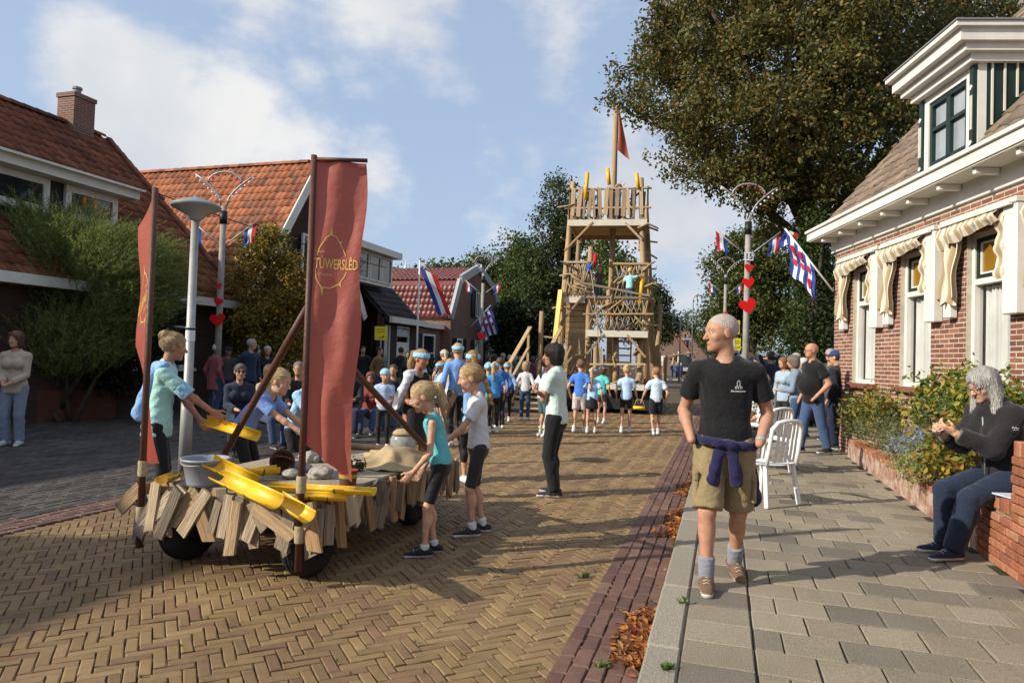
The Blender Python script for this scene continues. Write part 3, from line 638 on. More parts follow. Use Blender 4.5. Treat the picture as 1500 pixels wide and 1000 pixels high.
MB().box((L1_ / 2, -.40, ez1 - .38), (L1_ + .2, .10, .20)).build('fascia', m_wp, r1)
MB().box((L1_ / 2, -.20, ez1 - .46), (L1_ + .2, .40, .03)).build('soffit', m_wp, r1)
mb = MB(); mb.box(((ddx0 + ddx1) / 2, dyy + 1.2, (dzz0 + dzz1) / 2), (ddx1 - ddx0, 2.4, dzz1 - dzz0)); dm = mb.build('dormer', m_black, h1)
mb = MB(); mb.box(((ddx0 + ddx1) / 2, dyy + 1.0, dzz1 + .09), (ddx1 - ddx0 + .5, 2.9, .20)); mb.box(((ddx0 + ddx1) / 2, dyy + .9, dzz1 + .20), (ddx1 - ddx0 + .56, 3.0, .05)); mb.build('dormer_cornice', m_wp, dm)
wd = 1.35
for xr in (ddx1 - .02, ddx1 - .02 - wd - .38, ddx1 - .02 - 2 * (wd + .38)):
    w = window(dm, xr - wd, xr, dzz0 + .12, dzz1 - .02, m_wp, .14, -.0, d=.08); w.location = (0, dyy - .085, 0)
MB().box((ddx1 - 2.5, dyy - .12, dzz0 + .06), (5.2, .3, .05)).build('dormer_sill', m_lead, dm)
cxl = PX(110, 200, -12.5 - hw1).y - S0
mb = MB(); mb.box((cxl, hw1, rz1 + .10), (.66, .62, 1.5)); mb.box((cxl, hw1, rz1 + .80), (.72, .68, .12)); ch = mb.build('chimney', m_mb, h1)
MB().lathe([(.1, rz1 + .86), (.1, rz1 + 1.06), (.13, rz1 + 1.06), (.13, rz1 + 1.12), (.02, rz1 + 1.15)], 10, Matrix.Translation((cxl, hw1, 0))).build('chimney_pot', m_lead, ch)
# second house: gable towards the street
SG = 13.9; h2 = left_house('orange_roofed_house', 'house with bright orange tiled roof and dark brick gable edged in white', -13.4, SG); H2 = house_matrix(h2)
hw2, ez2, rz2, dp2 = 3.2, 3.36, 8.12, 11.0
mb = MB(); mb.box((hw2, dp2 / 2 + .0, ez2 / 2), (2 * hw2 - .2, dp2 - .02, ez2)); mb.prism([(.1, ez2), (2 * hw2 - .1, ez2), (hw2, rz2 - .2)], dp2 - .4, frame((1, 0, 0), (0, 0, 1), (0, -1, 0), Vector((0, dp2 - .2, 0)))); mb.build('wall', m_db, h2)
u2 = Vector((hw2, 0, rz2 - ez2)).normalized(); sl2 = math.hypot(hw2 + .25, (rz2 - ez2) * (hw2 + .25) / hw2); pe = (-.25, dp2, ez2 - .25 * (rz2 - ez2) / hw2)
mb = MB(); slab_on(mb, pe, (0, -1, 0), u2, dp2 + .25, sl2, .12); slab_on(mb, (2 * hw2 + .25, -.25, pe[2]), (0, 1, 0), (-u2.x, 0, u2.z), dp2 + .25, sl2, .12); r2 = mb.build('roof', m_to, h2)
roof_plane(r2, Vector(pe) + Vector((0, 0, .06)), (0, -1, 0), u2, dp2 + .25, sl2, .25, .36, m_to, H2, 300, None, .045)
for j in range(int(dp2 / .36)): MB().lathe([(.13, 0), (.115, .38)], 8, frame((1, 0, 0), (0, 0, 1), (0, -1, 0), Vector((hw2, dp2 - j * .36, rz2 + .02))), 0, math.pi).build('ridge_tile', m_to, r2, True)
for sx in (0, 1):
    a = Vector((pe[0] if not sx else 2 * hw2 + .25, -.27, pe[2] - .05)); b = Vector((hw2, -.27, rz2 + .0))
    MB().bar(a, b, .30, .05, (0, 1, 0)).build('bargeboard', m_wp, r2)
window(h2, hw2 - .5, hw2 + .5, 4.2, 5.6, m_wp, .08, -.03, bars=(hw2,)); window(h2, .6, 2.2, .9, 2.6, m_wp, .1, -.03, bars=(1.4,), sill=m_wp); window(h2, 3.6, 5.4, .6, 2.6, m_wp, .1, -.03, bars=(4.5,), sill=m_wp)
# third house: dark roof, shop window
S3 = 20.9; h3 = left_house('dark_roofed_house', 'dark brick house with shop window, dark tiled roof and white box dormer', -12.5, S3); H3 = house_matrix(h3)
e3 = PX(612, 467, -12.5); L3 = e3.y - S3; ez3 = e3.z; hw3 = 3.6; rz3 = ez3 + 3.6
a3 = PX(534, 472, -12.5); b3 = PX(571, 545, -12.5); c3 = PX(582, 477, -12.5); d3 = PX(599, 540, -12.5)
ops3 = [(max(.1, a3.y - S3), b3.y - S3, .5, a3.z), (c3.y - S3, d3.y - S3, .06, c3.z)]
mb = MB(); wall_boxes(mb, 0, L3, 0, ez3, ops3, 0, .3); mb.box((L3 - .15, hw3, ez3 / 2), (.3, 2 * hw3 - .6, ez3)); mb.box((L3 / 2, .7, 1.4), (L3 - .7, .02, 2.7))
mb.prism([(.1, ez3), (2 * hw3 - .1, ez3), (hw3, rz3 - .15)], .3, frame((0, 1, 0), (0, 0, 1), (1, 0, 0), Vector((L3 - .3, 0, 0)))); mb.build('wall', m_db, h3)
window(h3, *ops3[0], m_wp, .07, .03, bars=(ops3[0][0] + .8,), pane=mat('shop_glass', (.12, .12, .11), .08, .5, 1.5, spec=.9))
dw = MB(); ring(dw, *ops3[1], .08, .03, .11); dw.box(((ops3[1][0] + ops3[1][1]) / 2, .08, 1.1), (ops3[1][1] - ops3[1][0] - .16, .05, 2.0)); do = dw.build('door', m_wp, h3); MB().box(((ops3[1][0] + ops3[1][1]) / 2, .05, ops3[1][3] - .28), (ops3[1][1] - ops3[1][0] - .2, .02, .3)).build('pane', m_glass, do)
up3 = Vector((0, hw3, rz3 - ez3)).normalized(); sl3 = math.hypot(hw3 + .3, rz3 - ez3 + .3); e03 = (0, -.3, ez3 - .3)
mb = MB(); slab_on(mb, e03, (1, 0, 0), up3, L3 + .1, sl3, .12); slab_on(mb, (L3 + .1, 2 * hw3 + .3, e03[2]), (-1, 0, 0), (0, -up3.y, up3.z), L3 + .1, sl3, .12); r3 = mb.build('roof', m_td, h3)
roof_plane(r3, Vector(e03) + Vector((0, 0, .06)), (1, 0, 0), up3, L3 + .1, sl3, .25, .36, m_td, H3, 200)
MB().box((L3 / 2, -.36, ez3 - .22), (L3 + .2, .12, .24)).build('fascia', m_cream, r3)
q0 = PX(566, 375, -13.3); dxr = q0.y - S3; dzt = q0.z; 
mb = MB(); mb.box((dxr - 1.6, 1.6, dzt - .75), (3.2, 2.2, 1.25)); dm3 = mb.build('dormer', m_wp, h3)
MB().box((dxr - 1.6, 1.5, dzt - .02), (3.6, 2.7, .26)).build('dormer_cornice', m_cream, dm3)
for k in range(3): w = window(dm3, dxr - .98 - k * .95, dxr - .14 - k * .95, dzt - 1.25, dzt - .22, m_cream, .06, 0); w.location = (0, .44, 0)
# fourth house: gambrel gable, red glazed tiles, shutters
S4 = PX(660, 470, -12.5).y; h4 = left_house('gambrel_house', 'brick house with glossy maroon mansard roof, grey gable edge and black shutters', -12.5, S4); H4 = house_matrix(h4)
ez4 = PX(655, 470, -12.5).z + .1; W4 = 7.4; rz4 = ez4 + 2.9; dp4 = 9.0
prof = [(0, ez4), (1.1, ez4 + 1.95), (W4 / 2, rz4), (W4 - 1.1, ez4 + 1.95), (W4, ez4)]
mb = MB(); mb.box((W4 / 2, dp4 / 2, ez4 / 2), (W4 - .02, dp4, ez4)); mb.prism(prof, dp4, frame((1, 0, 0), (0, 0, 1), (0, -1, 0), Vector((0, dp4, 0)))); mb.build('wall', m_mb, h4)
mb = MB(); rr = []
for i in range(4):
    a, b = Vector((prof[i][0], 0, prof[i][1])), Vector((prof[i + 1][0], 0, prof[i + 1][1])); d = (b - a); nl = Vector((0, -1, 0)).cross(d).normalized()
    slab_on(mb, a + Vector((0, dp4, 0)) + nl * .14, (0, -1, 0), d, dp4, d.length, .12); rr.append((a, d, nl))
r4 = mb.build('roof', m_tm, h4)
for i in (0, 1): a, d, nl = rr[i]; roof_plane(r4, a + Vector((0, dp4, 0)) + nl * .19, (0, -1, 0), d, dp4, d.length, .26, .38, m_tm, H4, 150, None, .05)
m_gz = mat('grey_zinc', (.42, .42, .42), .4, .15, 3, metal=.2)
for a, d, nl in rr: MB().bar(a + nl * .16 + Vector((0, -.06, 0)), a + d + nl * .16 + Vector((0, -.06, 0)), .42, .16, (0, 1, 0)).build('gable_edge', m_gz, r4)
w = window(h4, W4 / 2 - .35, W4 / 2 + .35, ez4 + .35, ez4 + 1.7, m_wp, .08, -.06, bars=(W4 / 2,))
for sx in (-.72, .72): MB().box((W4 / 2 + sx, -.05, ez4 + 1.02), (.6, .05, 1.4)).build('shutter', m_black, h4)
for xx in (1.2, 3.8, 6.0):
    window(h4, xx - .4, xx + .4, .7, 2.5, m_wp, .09, -.06, hbars=(1.7,), sill=m_wp)
    for sx in (-.68, .68): MB().box((xx + sx, -.04, 1.6), (.46, .04, 1.8)).build('shutter', m_black, h4)
# lower wing facing the camera with a white eave
mb = MB(); mb.box((-1.6, 2.2, 1.45), (3.2, 3.4, 2.9)); mb.build('wing', m_mb, h4); MB().box((-1.65, 2.15, 3.0), (3.4, 3.7, .22)).build('wing_eave', m_wp, h4)
_w = window(h4, -2.2, -.8, .9, 2.6, m_wp, .09, 0, hbars=(1.7,)); _w.location = (0, .42, 0)
MB().box((-2.55, .46, 1.7), (.6, .05, 1.75)).build('shutter', m_black, h4)
# fifth house: dark roof beyond the hedge
S5 = S4 + W4 + 3; h5 = left_house('slate_roofed_house', 'house with dark slate roof half hidden by trees beyond the gambrel house', -13.5, S5)
mb = MB(); mb.box((4, 4, 1.3), (8, 8, 2.6)); mb.prism([(0, 2.6), (8, 2.6), (4, 6.8)], 8, frame((0, 1, 0), (0, 0, 1), (1, 0, 0), Vector((0, 0, 0)))); mb.build('wall', m_db, h5)
u5 = Vector((0, 4, 4.2)).normalized(); mb = MB(); slab_on(mb, (-.2, -.4, 2.3), (1, 0, 0), u5, 8.4, 6.2, .15); r5 = mb.build('roof', m_td, h5)
roof_plane(r5, (-.2, -.4, 2.40), (1, 0, 0), u5, 8.4, 6.2, .28, .4, m_td, house_matrix(h5), 60)
mb = MB(); mb.add([(-.2, -.4, 2.2), (-.2, 4, 6.85), (-.2, 8.4, 2.2)], [(0, 1, 2)]); mb.build('gable', m_db, h5)
# unseen neighbour, added out of frame on the left so its roof shades the forecourt
h0 = left_house('shading_house', 'unseen tall brick house added left of the frame to shade the forecourt', -10.25, -23.2); 
mb = MB(); mb.box((7.6, 4.5, 2.6), (15.2, 9, 5.2)); mb.prism([(0, 5.2), (9, 5.2), (4.5, 8.1)], 15.2, frame((0, 1, 0), (0, 0, 1), (1, 0, 0), Vector((0, 0, 0)))); mb.build('wall', m_mb, h0)
u0 = Vector((0, 4.5, 2.9)).normalized(); mb = MB(); slab_on(mb, (-.2, -.3, 5.05), (1, 0, 0), u0, 15.5, 6.2, .14); slab_on(mb, (15.4, 9.3, 5.05), (-1, 0, 0), (0, -u0.y, u0.z), 15.5, 6.2, .14); mb.build('roof', m_tb, h0)
# far end of the street
for px, py, d, w, m, lb in ((975, 470, 95, 9, m_to, 'far house with orange gable at the end of the street'), (1000, 478, 110, 10, m_td, 'far dark roofed house at the end of the street')):
    p = D(px, py, d); h = thing('far_house', lb, 'house', (p.x, p.y, 0), 0)
    mb = MB(); mb.box((0, 0, 1.5), (w * .8, 7, 3)); mb.prism([(-w * .4, 3), (w * .4, 3), (0, p.z)], 7, frame((1, 0, 0), (0, 0, 1), (0, -1, 0), Vector((0, 3.5, 0)))); mb.build('wall', m_mb, h)
    a = math.atan2(p.z - 3, w * .4); mb = MB()
    for sx in (-1, 1): mb.bar((sx * w * .44, 0, 2.6), (0, 0, p.z + .1), 7.4, .2, (1, 0, 0))
    mb.build('roof', m, h)
    f = MB(); f.box((0, -3.53, 2), (1.2, .05, 1.3)); f.build('window', m_wp, h)
# ================================================================ TREES AND PLANTS
NPR = np.random.RandomState(11)
def leaves_mesh(name, cen, per, spread, size, m, asp=.55, flat=.0):
    """cen: (n,3) clump centres; per leaves each; every leaf a folded pointed face of its own"""
    n = len(cen) * per; P = np.repeat(cen, per, 0) + NPR.normal(0, 1, (n, 3)) * (np.asarray(spread) if np.ndim(spread) else spread)
    d = NPR.normal(0, 1, (n, 3)); d[:, 2] = d[:, 2] * (1 - flat) - .25; d /= np.linalg.norm(d, axis=1)[:, None]
    s = np.cross(d, NPR.normal(0, 1, (n, 3))); s /= np.linalg.norm(s, axis=1)[:, None] + 1e-9
    u = np.cross(s, d); L = (size * NPR.uniform(.6, 1.3, n))[:, None]; Wd = L * asp * .5
    V = np.stack([P, P + d * L * .45 + s * Wd + u * L * .06, P + d * L, P + d * L * .45 - s * Wd + u * L * .06], 1).reshape(-1, 3)
    F = np.arange(4 * n).reshape(-1, 4)
    me = bpy.data.meshes.new(name); me.vertices.add(4 * n); me.vertices.foreach_set('co', V.ravel()); me.loops.add(4 * n); me.polygons.add(n)
    me.loops.foreach_set('vertex_index', F.ravel().astype(np.int32)); me.polygons.foreach_set('loop_start', (np.arange(n) * 4).astype(np.int32)); me.materials.append(m); me.update(calc_edges=True); return me
def blob_points(blobs, n, shell=.55):
    w = np.array([b[3] * b[4] * b[5] for b in blobs], float) ** .8; idx = NPR.choice(len(blobs), n, p=w / w.sum()); B = np.array(blobs, float)[idx]
    d = NPR.normal(0, 1, (n, 3)); d /= np.linalg.norm(d, axis=1)[:, None]; r = shell + (1 - shell) * NPR.uniform(0, 1, n) ** .6
    r = np.where(NPR.uniform(0, 1, n) < .25, NPR.uniform(.1, 1, n), r)
    return B[:, :3] + d * B[:, 3:6] * r[:, None]
m_bark = mat('bark', (.075, .058, .042), .95, .4, 9, .8, 40)
def clump_points(blobs, n, k, rad, shell=.78):
    """clump centres gathered into separate boughs so the crown has lobes and gaps"""
    sub = blob_points(blobs, k, shell); c = sub[NPR.randint(0, k, n)]; d = NPR.normal(0, 1, (n, 3)); d /= np.linalg.norm(d, axis=1)[:, None]
    return c + d * (NPR.uniform(0, 1, n) ** .5)[:, None] * rad * np.array([1, 1, .55])
def tree(name, label, base, blobs, ncl, per, spread, size, pal, trunk=.25, group=None, cat='tree', limbs=7, tl=.3, asp=.55, clump=None):
    base = Vector(base); t = thing(name, label, cat, base, 0, group)
    bl = [tuple(Vector(b[:3]) - base) + tuple(b[3:]) for b in blobs]
    pts = blob_points(bl, ncl) if not clump else np.concatenate([clump_points(bl, int(ncl * .8), *clump), blob_points(bl, ncl - int(ncl * .8), .2)])
    link('crown', leaves_mesh('crown', pts, per, spread, size, leafmat(name + '_leaf', pal, tl=tl), asp), t)
    if trunk:
        cz = np.average([b[2] for b in bl]); cx = np.average([b[0] for b in bl]); cy = np.average([b[1] for b in bl])
        top = Vector((cx, cy, cz)); mid = Vector((cx * .3, cy * .3, cz * .5))
        mb = MB(); mb.tube([Vector((0, 0, 0)), Vector((0, 0, .4)), mid, top], [trunk * 1.25, trunk, trunk * .8, trunk * .35], 10)
        for i in range(limbs):
            q = Vector(pts[NPR.randint(len(pts))]); st = mid.lerp(top, U(0, .8)); mb.tube([st, st.lerp(q, .5) + Vector((0, 0, U(-.1, .35))), q], [trunk * .4, trunk * .22, trunk * .06], 7)
        mb.build('trunk', m_bark, t, True)
    return t
def blobs_px(lst, d, rs=1.0, dj=0.0):
    """blobs given by pixel centre and pixel radii at distance d"""
    out = []
    for px, py, rx, ry in lst:
        dd = d + U(-dj, dj); p = D(px, py, dd); k = dd / FPX; out.append((p.x, p.y, p.z, rx * k * rs, (rx + ry) / 2 * k * rs, ry * k * rs))
    return out
GREEN_OL = [(.105, .110, .028), (.085, .095, .026), (.125, .125, .034), (.062, .075, .022), (.155, .130, .034), (.105, .110, .028), (.22, .135, .034), (.088, .100, .026), (.110, .115, .03), (.18, .115, .03)]
bl = blobs_px([(985, 120, 75, 70), (960, 60, 40, 45), (1060, 60, 110, 90), (1040, 200, 100, 60), (1120, 150, 120, 110), (1100, 250, 70, 55), (1220, 40, 130, 100), (1240, 180, 120, 130), (1300, 90, 110, 110), (1190, 290, 90, 70), (1380, 20, 90, 60), (1160, -60, 180, 100), (1280, 280, 70, 60), (1000, 230, 45, 35), (1440, 20, 40, 25), (940, 150, 35, 35)], 20, 1, 2.2)
bp_ = C(9.3, 20); tree('lime_tree', 'huge dark green lime tree with browning tips rising behind the brick cottage', (bp_.x, bp_.y, 0), bl, 8000, 19, .125, .13, GREEN_OL, .42, limbs=18, clump=(420, .72))
g2 = [(.085, .105, .022), (.07, .09, .02), (.10, .11, .025), (.06, .08, .018), (.12, .11, .025)]
bl = blobs_px([(1110, 380, 55, 50), (1060, 420, 40, 45), (1120, 440, 80, 55), (1170, 430, 40, 50), (1080, 480, 50, 35), (1150, 490, 50, 30), (1100, 350, 35, 25)], 40, 1, 2)
p = C(14, 40); tree('street_tree', 'mid green broad tree behind the lamp post with red hearts', (p.x, p.y, 0), bl, 2000, 16, .24, .22, g2, .3, clump=(110, .8))
# ivy-covered trunk beside the cottage
g3 = [(.035, .055, .015), (.05, .075, .018), (.028, .045, .014), (.075, .10, .022)]
p = D(1195, 460, 17.5); bl = [(p.x, p.y, z, .85 - .06 * z, .75, .8) for z in (.6, 1.5, 2.5, 3.4, 4.3, 5.0)] + [(p.x - .55, p.y, 2.2, .45, .5, .9)]
tree('ivy_trunk', 'tall dark column of ivy beside the cottage corner', (p.x, p.y, 0), bl, 900, 16, .12, .10, g3, .3)
p = D(1150, 505, 17); bl = [(p.x, p.y, .7, .5, .5, .7), (p.x - .35, p.y, .5, .35, .4, .5)]
tree('leafy_shrub', 'light green loose shrub at the foot of the ivy column', (p.x, p.y, 0), bl, 160, 14, .1, .09, [(.12, .17, .04), (.09, .14, .03), (.15, .19, .05)], 0, cat='shrub')
# poplar and tree row left of the tower
g4 = [(.045, .065, .018), (.035, .052, .016), (.06, .08, .02), (.075, .095, .024)]
bl = blobs_px([(822, 290, 22, 38), (812, 340, 30, 45), (805, 400, 36, 50), (835, 350, 26, 50), (840, 420, 30, 55), (790, 450, 40, 50), (825, 265, 12, 24), (850, 470, 30, 40)], 42, 1, 1.2)
p = C(2.6, 42); tree('poplar_tree', 'tall narrow poplar behind the wooden tower', (p.x, p.y, 0), bl, 1900, 14, .2, .2, g4, .25, clump=(120, .7))
g5 = [(.08, .11, .024), (.065, .09, .02), (.10, .125, .03), (.05, .075, .018)]
bl = blobs_px([(745, 400, 50, 45), (720, 430, 40, 40), (775, 430, 40, 50), (700, 400, 25, 25), (760, 375, 30, 30), (740, 460, 45, 30)], 55, 1, 2)
p = C(-.2, 55); tree('maple_tree', 'bright green rounded tree beyond the slate roofed house', (p.x, p.y, 0), bl, 1500, 14, .3, .27, g5, .3, clump=(80, 1.0))
bl = blobs_px([(890, 390, 40, 35), (910, 420, 40, 40), (925, 455, 40, 45), (880, 350, 25, 25)], 60, 1, 2)
p = C(9.2, 60); tree('chestnut_tree', 'sunlit green tree seen through the tower posts', (p.x, p.y, 0), bl, 700, 14, .4, .34, [(.12, .16, .03), (.10, .14, .03), (.15, .18, .04)], .3)
bl = blobs_px([(960, 450, 22, 28), (970, 480, 28, 22), (945, 480, 22, 25), (955, 425, 12, 14)], 70, 1, 1)
p = C(14.6, 70); tree('dark_tree', 'dark round tree right of the wooden tower', (p.x, p.y, 0), bl, 500, 14, .35, .35, [(.03, .042, .014), (.04, .055, .018)], .3)
for i, (lst, d, lb) in enumerate((([(1020, 480, 30, 22), (1000, 500, 30, 18)], 130, 'far pale green tree at the end of the street'), ([(1045, 495, 25, 15), (1065, 500, 30, 18)], 140, 'far tree right of the tractor'), ([(640, 402, 22, 12), (665, 405, 20, 10)], 75, 'tree top showing above the maroon roof'), ([(585, 408, 18, 8)], 90, 'distant tree top left of the maroon roof ridge'))):
    bl = blobs_px(lst, d); p = bl[0]; tree('far_tree', lb, (p[0], p[1], 0), bl + [(p[0], p[1], p[2] * .5, p[3] * .7, p[3] * .7, p[2] * .5)], 300, 12, .6, .6, g5 if i < 2 else g4, .3)
# dark hedge beyond the gambrel house
p = D(770, 480, 36); bl = blobs_px([(750, 470, 28, 30), (775, 475, 25, 32), (795, 480, 22, 30), (755, 505, 30, 20), (785, 510, 30, 20), (735, 500, 20, 20)], 37)
tree('hedge', 'tall dark hedge behind the crowd left of the tower stairs', (p.x, p.y, 0), bl, 900, 14, .2, .2, [(.022, .032, .012), (.03, .042, .014), (.016, .024, .01)], 0, cat='hedge')
p = D(632, 545, 25.5); bl = [(p.x, p.y, .75, 1.0, 1.0, .85)]
tree('clipped_shrub', 'round clipped dark green shrub in front of the maroon roofed house', (p.x, p.y, 0), bl, 500, 12, .07, .08, [(.028, .045, .014), (.04, .06, .018)], 0, cat='shrub')
# small yellowing tree by the orange roofed house
gy = [(.34, .21, .03), (.24, .18, .03), (.13, .13, .03), (.09, .10, .024), (.46, .28, .04), (.17, .14, .03), (.08, .09, .022)]
bl = blobs_px([(400, 375, 40, 32), (375, 420, 38, 36), (425, 420, 38, 40), (405, 470, 52, 45), (445, 470, 30, 40), (365, 470, 30, 35), (350, 520, 22, 30), (420, 520, 40, 35), (385, 345, 20, 16)], 18, 1, .7)
p = D(398, 480, 18); tree('yellowing_tree', 'small tree with yellowing autumn leaves in front of the orange roofed house', (p.x, p.y, 0), bl, 1900, 14, .10, .095, gy, .10, limbs=10, clump=(110, .32))
# feathery bush (left), in a rusty steel planter
def plume_mesh(bl, n, m, L=.55, base=None):
    V = []; F = []; pts = blob_points(bl, n, .5); cen = np.average(np.array(bl)[:, :3], axis=0)
    for q in pts:
        q = Vector(q); out = (q - Vector(cen)); out.z = abs(out.z) * .6 + .5; out = (out.normalized() + Vector((U(-.5, .5), U(-.5, .5), U(-.1, .5)))).normalized()
        ln = L * U(.5, 1.2)
        for k in range(24):
            f = (k + RND()) / 24; c = q + out * ln * f + Vector((0, 0, -.18 * ln * f * f)); dd = (out * U(.5, 1) + Vector((U(-1, 1), U(-1, 1), U(-.6, .8))) * .8).normalized() * U(.07, .17) * (1.15 - f * .6)
            s = dd.cross(Vector((U(-1, 1), U(-1, 1), U(-1, 1)))); s = s.normalized() * .006 if s.length > 1e-6 else Vector((.004, 0, 0))
            i = len(V); V += [tuple(c - s), tuple(c + s), tuple(c + dd)]; F.append((i, i + 1, i + 2))
    me = bpy.data.meshes.new('foliage'); me.from_pydata(V, [], F); me.materials.append(m); return me
p = D(100, 560, 14.0); tm = thing('tamarisk_bush', 'large feathery green tamarisk bush in front of the rust roofed house', 'bush', (p.x, p.y, 0))
bl = blobs_px([(40, 345, 60, 42), (105, 365, 65, 45), (170, 390, 60, 55), (60, 420, 75, 70), (150, 460, 70, 60), (220, 380, 35, 25), (20, 480, 60, 60), (100, 510, 90, 50), (-60, 400, 70, 90), (0, 380, 60, 60), (20, 430, 80, 70), (70, 480, 90, 60), (225, 420, 40, 40), (190, 450, 50, 50)], 14.0, 1, .6); bl = [tuple(Vector(b[:3]) - Vector((p.x, p.y, 0))) + b[3:] for b in bl]
m_tam = leafmat('tamarisk_leaf', [(.20, .24, .06), (.16, .20, .05), (.25, .28, .08), (.11, .15, .04), (.29, .29, .08), (.08, .11, .03)], .6, .35)
link('foliage', plume_mesh(bl, 11500, m_tam, .62), tm)
mb = MB()
for i in range(9): q = Vector(bl[i][:3]); mb.tube([Vector((U(-.4, .4), U(-.4, .4), 0)), q * .5 + Vector((0, 0, -.3)), q], [.06, .04, .015], 6)
mb.build('stem', m_bark, tm, True)
bl = blobs_px([(60, 545, 70, 35), (140, 540, 60, 35), (200, 540, 45, 40), (0, 540, 60, 40), (230, 500, 25, 40)], 14.6); p = D(120, 560, 14.6)
tree('dark_hedge', 'dark low evergreen hedge under the tamarisk bush', (p.x, p.y, 0), bl, 900, 12, .1, .1, [(.018, .024, .01), (.026, .032, .012), (.035, .04, .016)], 0, cat='hedge')
m_rust = mat('rusty_steel', (.085, .034, .018), .85, .35, 3, .3, 30)
a = G(-120, 628); b = G(168, 612); pl = thing('steel_planter', 'long low rust brown steel planter under the tamarisk bush', 'planter', ((a + b) / 2).to_tuple(), 0)
dv = (b - a) / 2; nrm = Vector((-dv.y, dv.x, 0)).normalized()
MB().bar(-dv, dv, .04, .62, (0, 0, 1)).build('front_sheet', m_rust, pl).location = (0, 0, .31)
MB().bar(Vector(dv), Vector(dv) + nrm * 1.6, .04, .62, (0, 0, 1)).build('end_sheet', m_rust, pl).location = (0, 0, .31)
MB().add([tuple(-dv + Vector((0, 0, .55))), tuple(dv + Vector((0, 0, .55))), tuple(dv + nrm * 1.6 + Vector((0, 0, .55))), tuple(-dv + nrm * 1.6 + Vector((0, 0, .55)))], [(0, 1, 2, 3)]).build('soil', m_soil, pl)
# ---------------------------------------------------------------- planter wall and bed in front of the cottage
BX = 2.33; B1 = 9.15; BS = PX(1432, 800, BX).y      # painted low wall runs from BS to B1, brick seat wall nearer
pw = thing('garden_wall', 'low garden wall, flaking pink paint far off, bare brick with pillar nearer', 'wall', (BX, 0, PAVZ))
m_flake = mat('flaking_paint', (.42, .27, .20), .9, .3, 5, .6, 30, pal=[(.40, .26, .19)])
_t = m_flake.node_tree; _b = _t.nodes['Principled BSDF']; _n = NN(_t, 'ShaderNodeTexNoise'); _n.inputs['Scale'].default_value = 6; _n.inputs['Detail'].default_value = 8; _n.inputs['Roughness'].default_value = .7; _g = NN(_t, 'ShaderNodeNewGeometry'); _t.links.new(_g.outputs['Position'], _n.inputs[0]); _c = NN(_t, 'ShaderNodeValToRGB'); _c.color_ramp.elements[0].position = .40; _c.color_ramp.elements[0].color = (.50, .40, .32, 1); _c.color_ramp.elements[1].position = .60; _c.color_ramp.elements[1].color = (.30, .13, .08, 1); _t.links.new(_n.outputs[0], _c.inputs[0]); _t.links.new(_c.outputs[0], _b.inputs['Base Color'])
MB().box((.10, (BS + B1) / 2, .13), (.20, B1 - BS, .26)).build('painted_face', m_flake, pw)
m_bm = mat('wall_mortar', (.26, .23, .17), .95, .3, 8, .4, 60)
PB = [(.36, .135, .07), (.32, .115, .06), (.40, .165, .09), (.28, .11, .065), (.42, .20, .12), (.34, .13, .075)]
m_pb = mat('garden_brick', PB[0], .85, .28, 14, .5, 90, pal=PB, isl=.12, spec=.2)
SEAT = .52; PILY = PX(1484, 760, BX).y
MB().box((.11, (BS - 4) / 2 + 0, SEAT / 2 - .03), (.19, BS + 4 - .01, SEAT - .06)).build('core', m_bm, pw)
MB().box((.11, (PILY - 4) / 2, .44), (.20, PILY + 4, .86)).build('core', m_bm, pw)
hb = MB().box((0, 0, 0), (.05, .205, .055), None, .005).mesh('brick', m_pb); hs = MB().box((0, 0, 0), (.215, .055, .11), None, .006).mesh('brick', m_pb)
Ms = []
for r in range(13):
    z = .035 + r * .066; y = -3.5 + (.107 if r % 2 else 0); top = PILY if z > SEAT - .1 else BS
    while y < top:
        l = min(.205, top - y)
        if l > .05: Ms.append(Matrix.Translation((.008 + U(-.004, .003), y + l / 2, z)) @ Matrix.Diagonal((1, (l - .006) / .205, 1, 1)))
        y += .215
for r in range(13):
    z = .035 + r * .066
    if z > SEAT - .1: Ms += [Matrix.Translation((.055 + .105 * k, PILY + .006, z)) @ Matrix.Rotation(math.pi / 2, 4, 'Z') @ Matrix.Diagonal((1, .48, 1, 1)) for k in range(2)]
    if z < SEAT - .1: Ms += [Matrix.Translation((.055 + .105 * k, BS + .006, z)) @ Matrix.Rotation(math.pi / 2, 4, 'Z') @ Matrix.Diagonal((1, .48, 1, 1)) for k in range(2)]
pieces(pw, 'brick', hb, Ms, 300, Matrix.Translation(pw.location))
Ms = [Matrix.Translation((.105 + U(-.004, .004), PILY + .04 + k * .063, SEAT - .045 + U(-.004, .003))) for k in range(int((BS - PILY) / .063))] + [Matrix.Translation((.105 + U(-.004, .004), PILY - .03 - k * .063, .91 + U(-.004, .003))) for k in range(40)] + [Matrix.Translation((.105 + U(-.006, .004), BS + .05 + k * .063, .275 + U(-.008, .004))) @ Matrix.Diagonal((1, 1, .6, 1)) for k in range(int((B1 - BS) / .063) - 1)]
pieces(pw, 'brick', hs, Ms, 160, Matrix.Translation(pw.location))
bed = structure(MB().add([(BX + .2, -2, PAVZ + .24), (BX + 3.6, -2, PAVZ + .24), (BX + 3.2, B1 + .2, PAVZ + .24), (BX + .2, B1 + .2, PAVZ + .24)], [(0, 1, 2, 3)]).build('garden_bed', m_soil))
def bedplant(name, label, px, py, d, rx, rz, pal, n, sp, size, asp=.5, cat='plant', grp=None):
    p = D(px, py, d); bl = [(p.x, p.y, p.z, rx, rx, rz)]
    tree(name, label, (p.x, p.y, PAVZ + .24), bl, n, 12, sp, size, pal, 0, grp, cat, asp=asp)
gl = [(.20, .22, .10), (.15, .18, .08), (.24, .25, .13), (.11, .14, .06)]
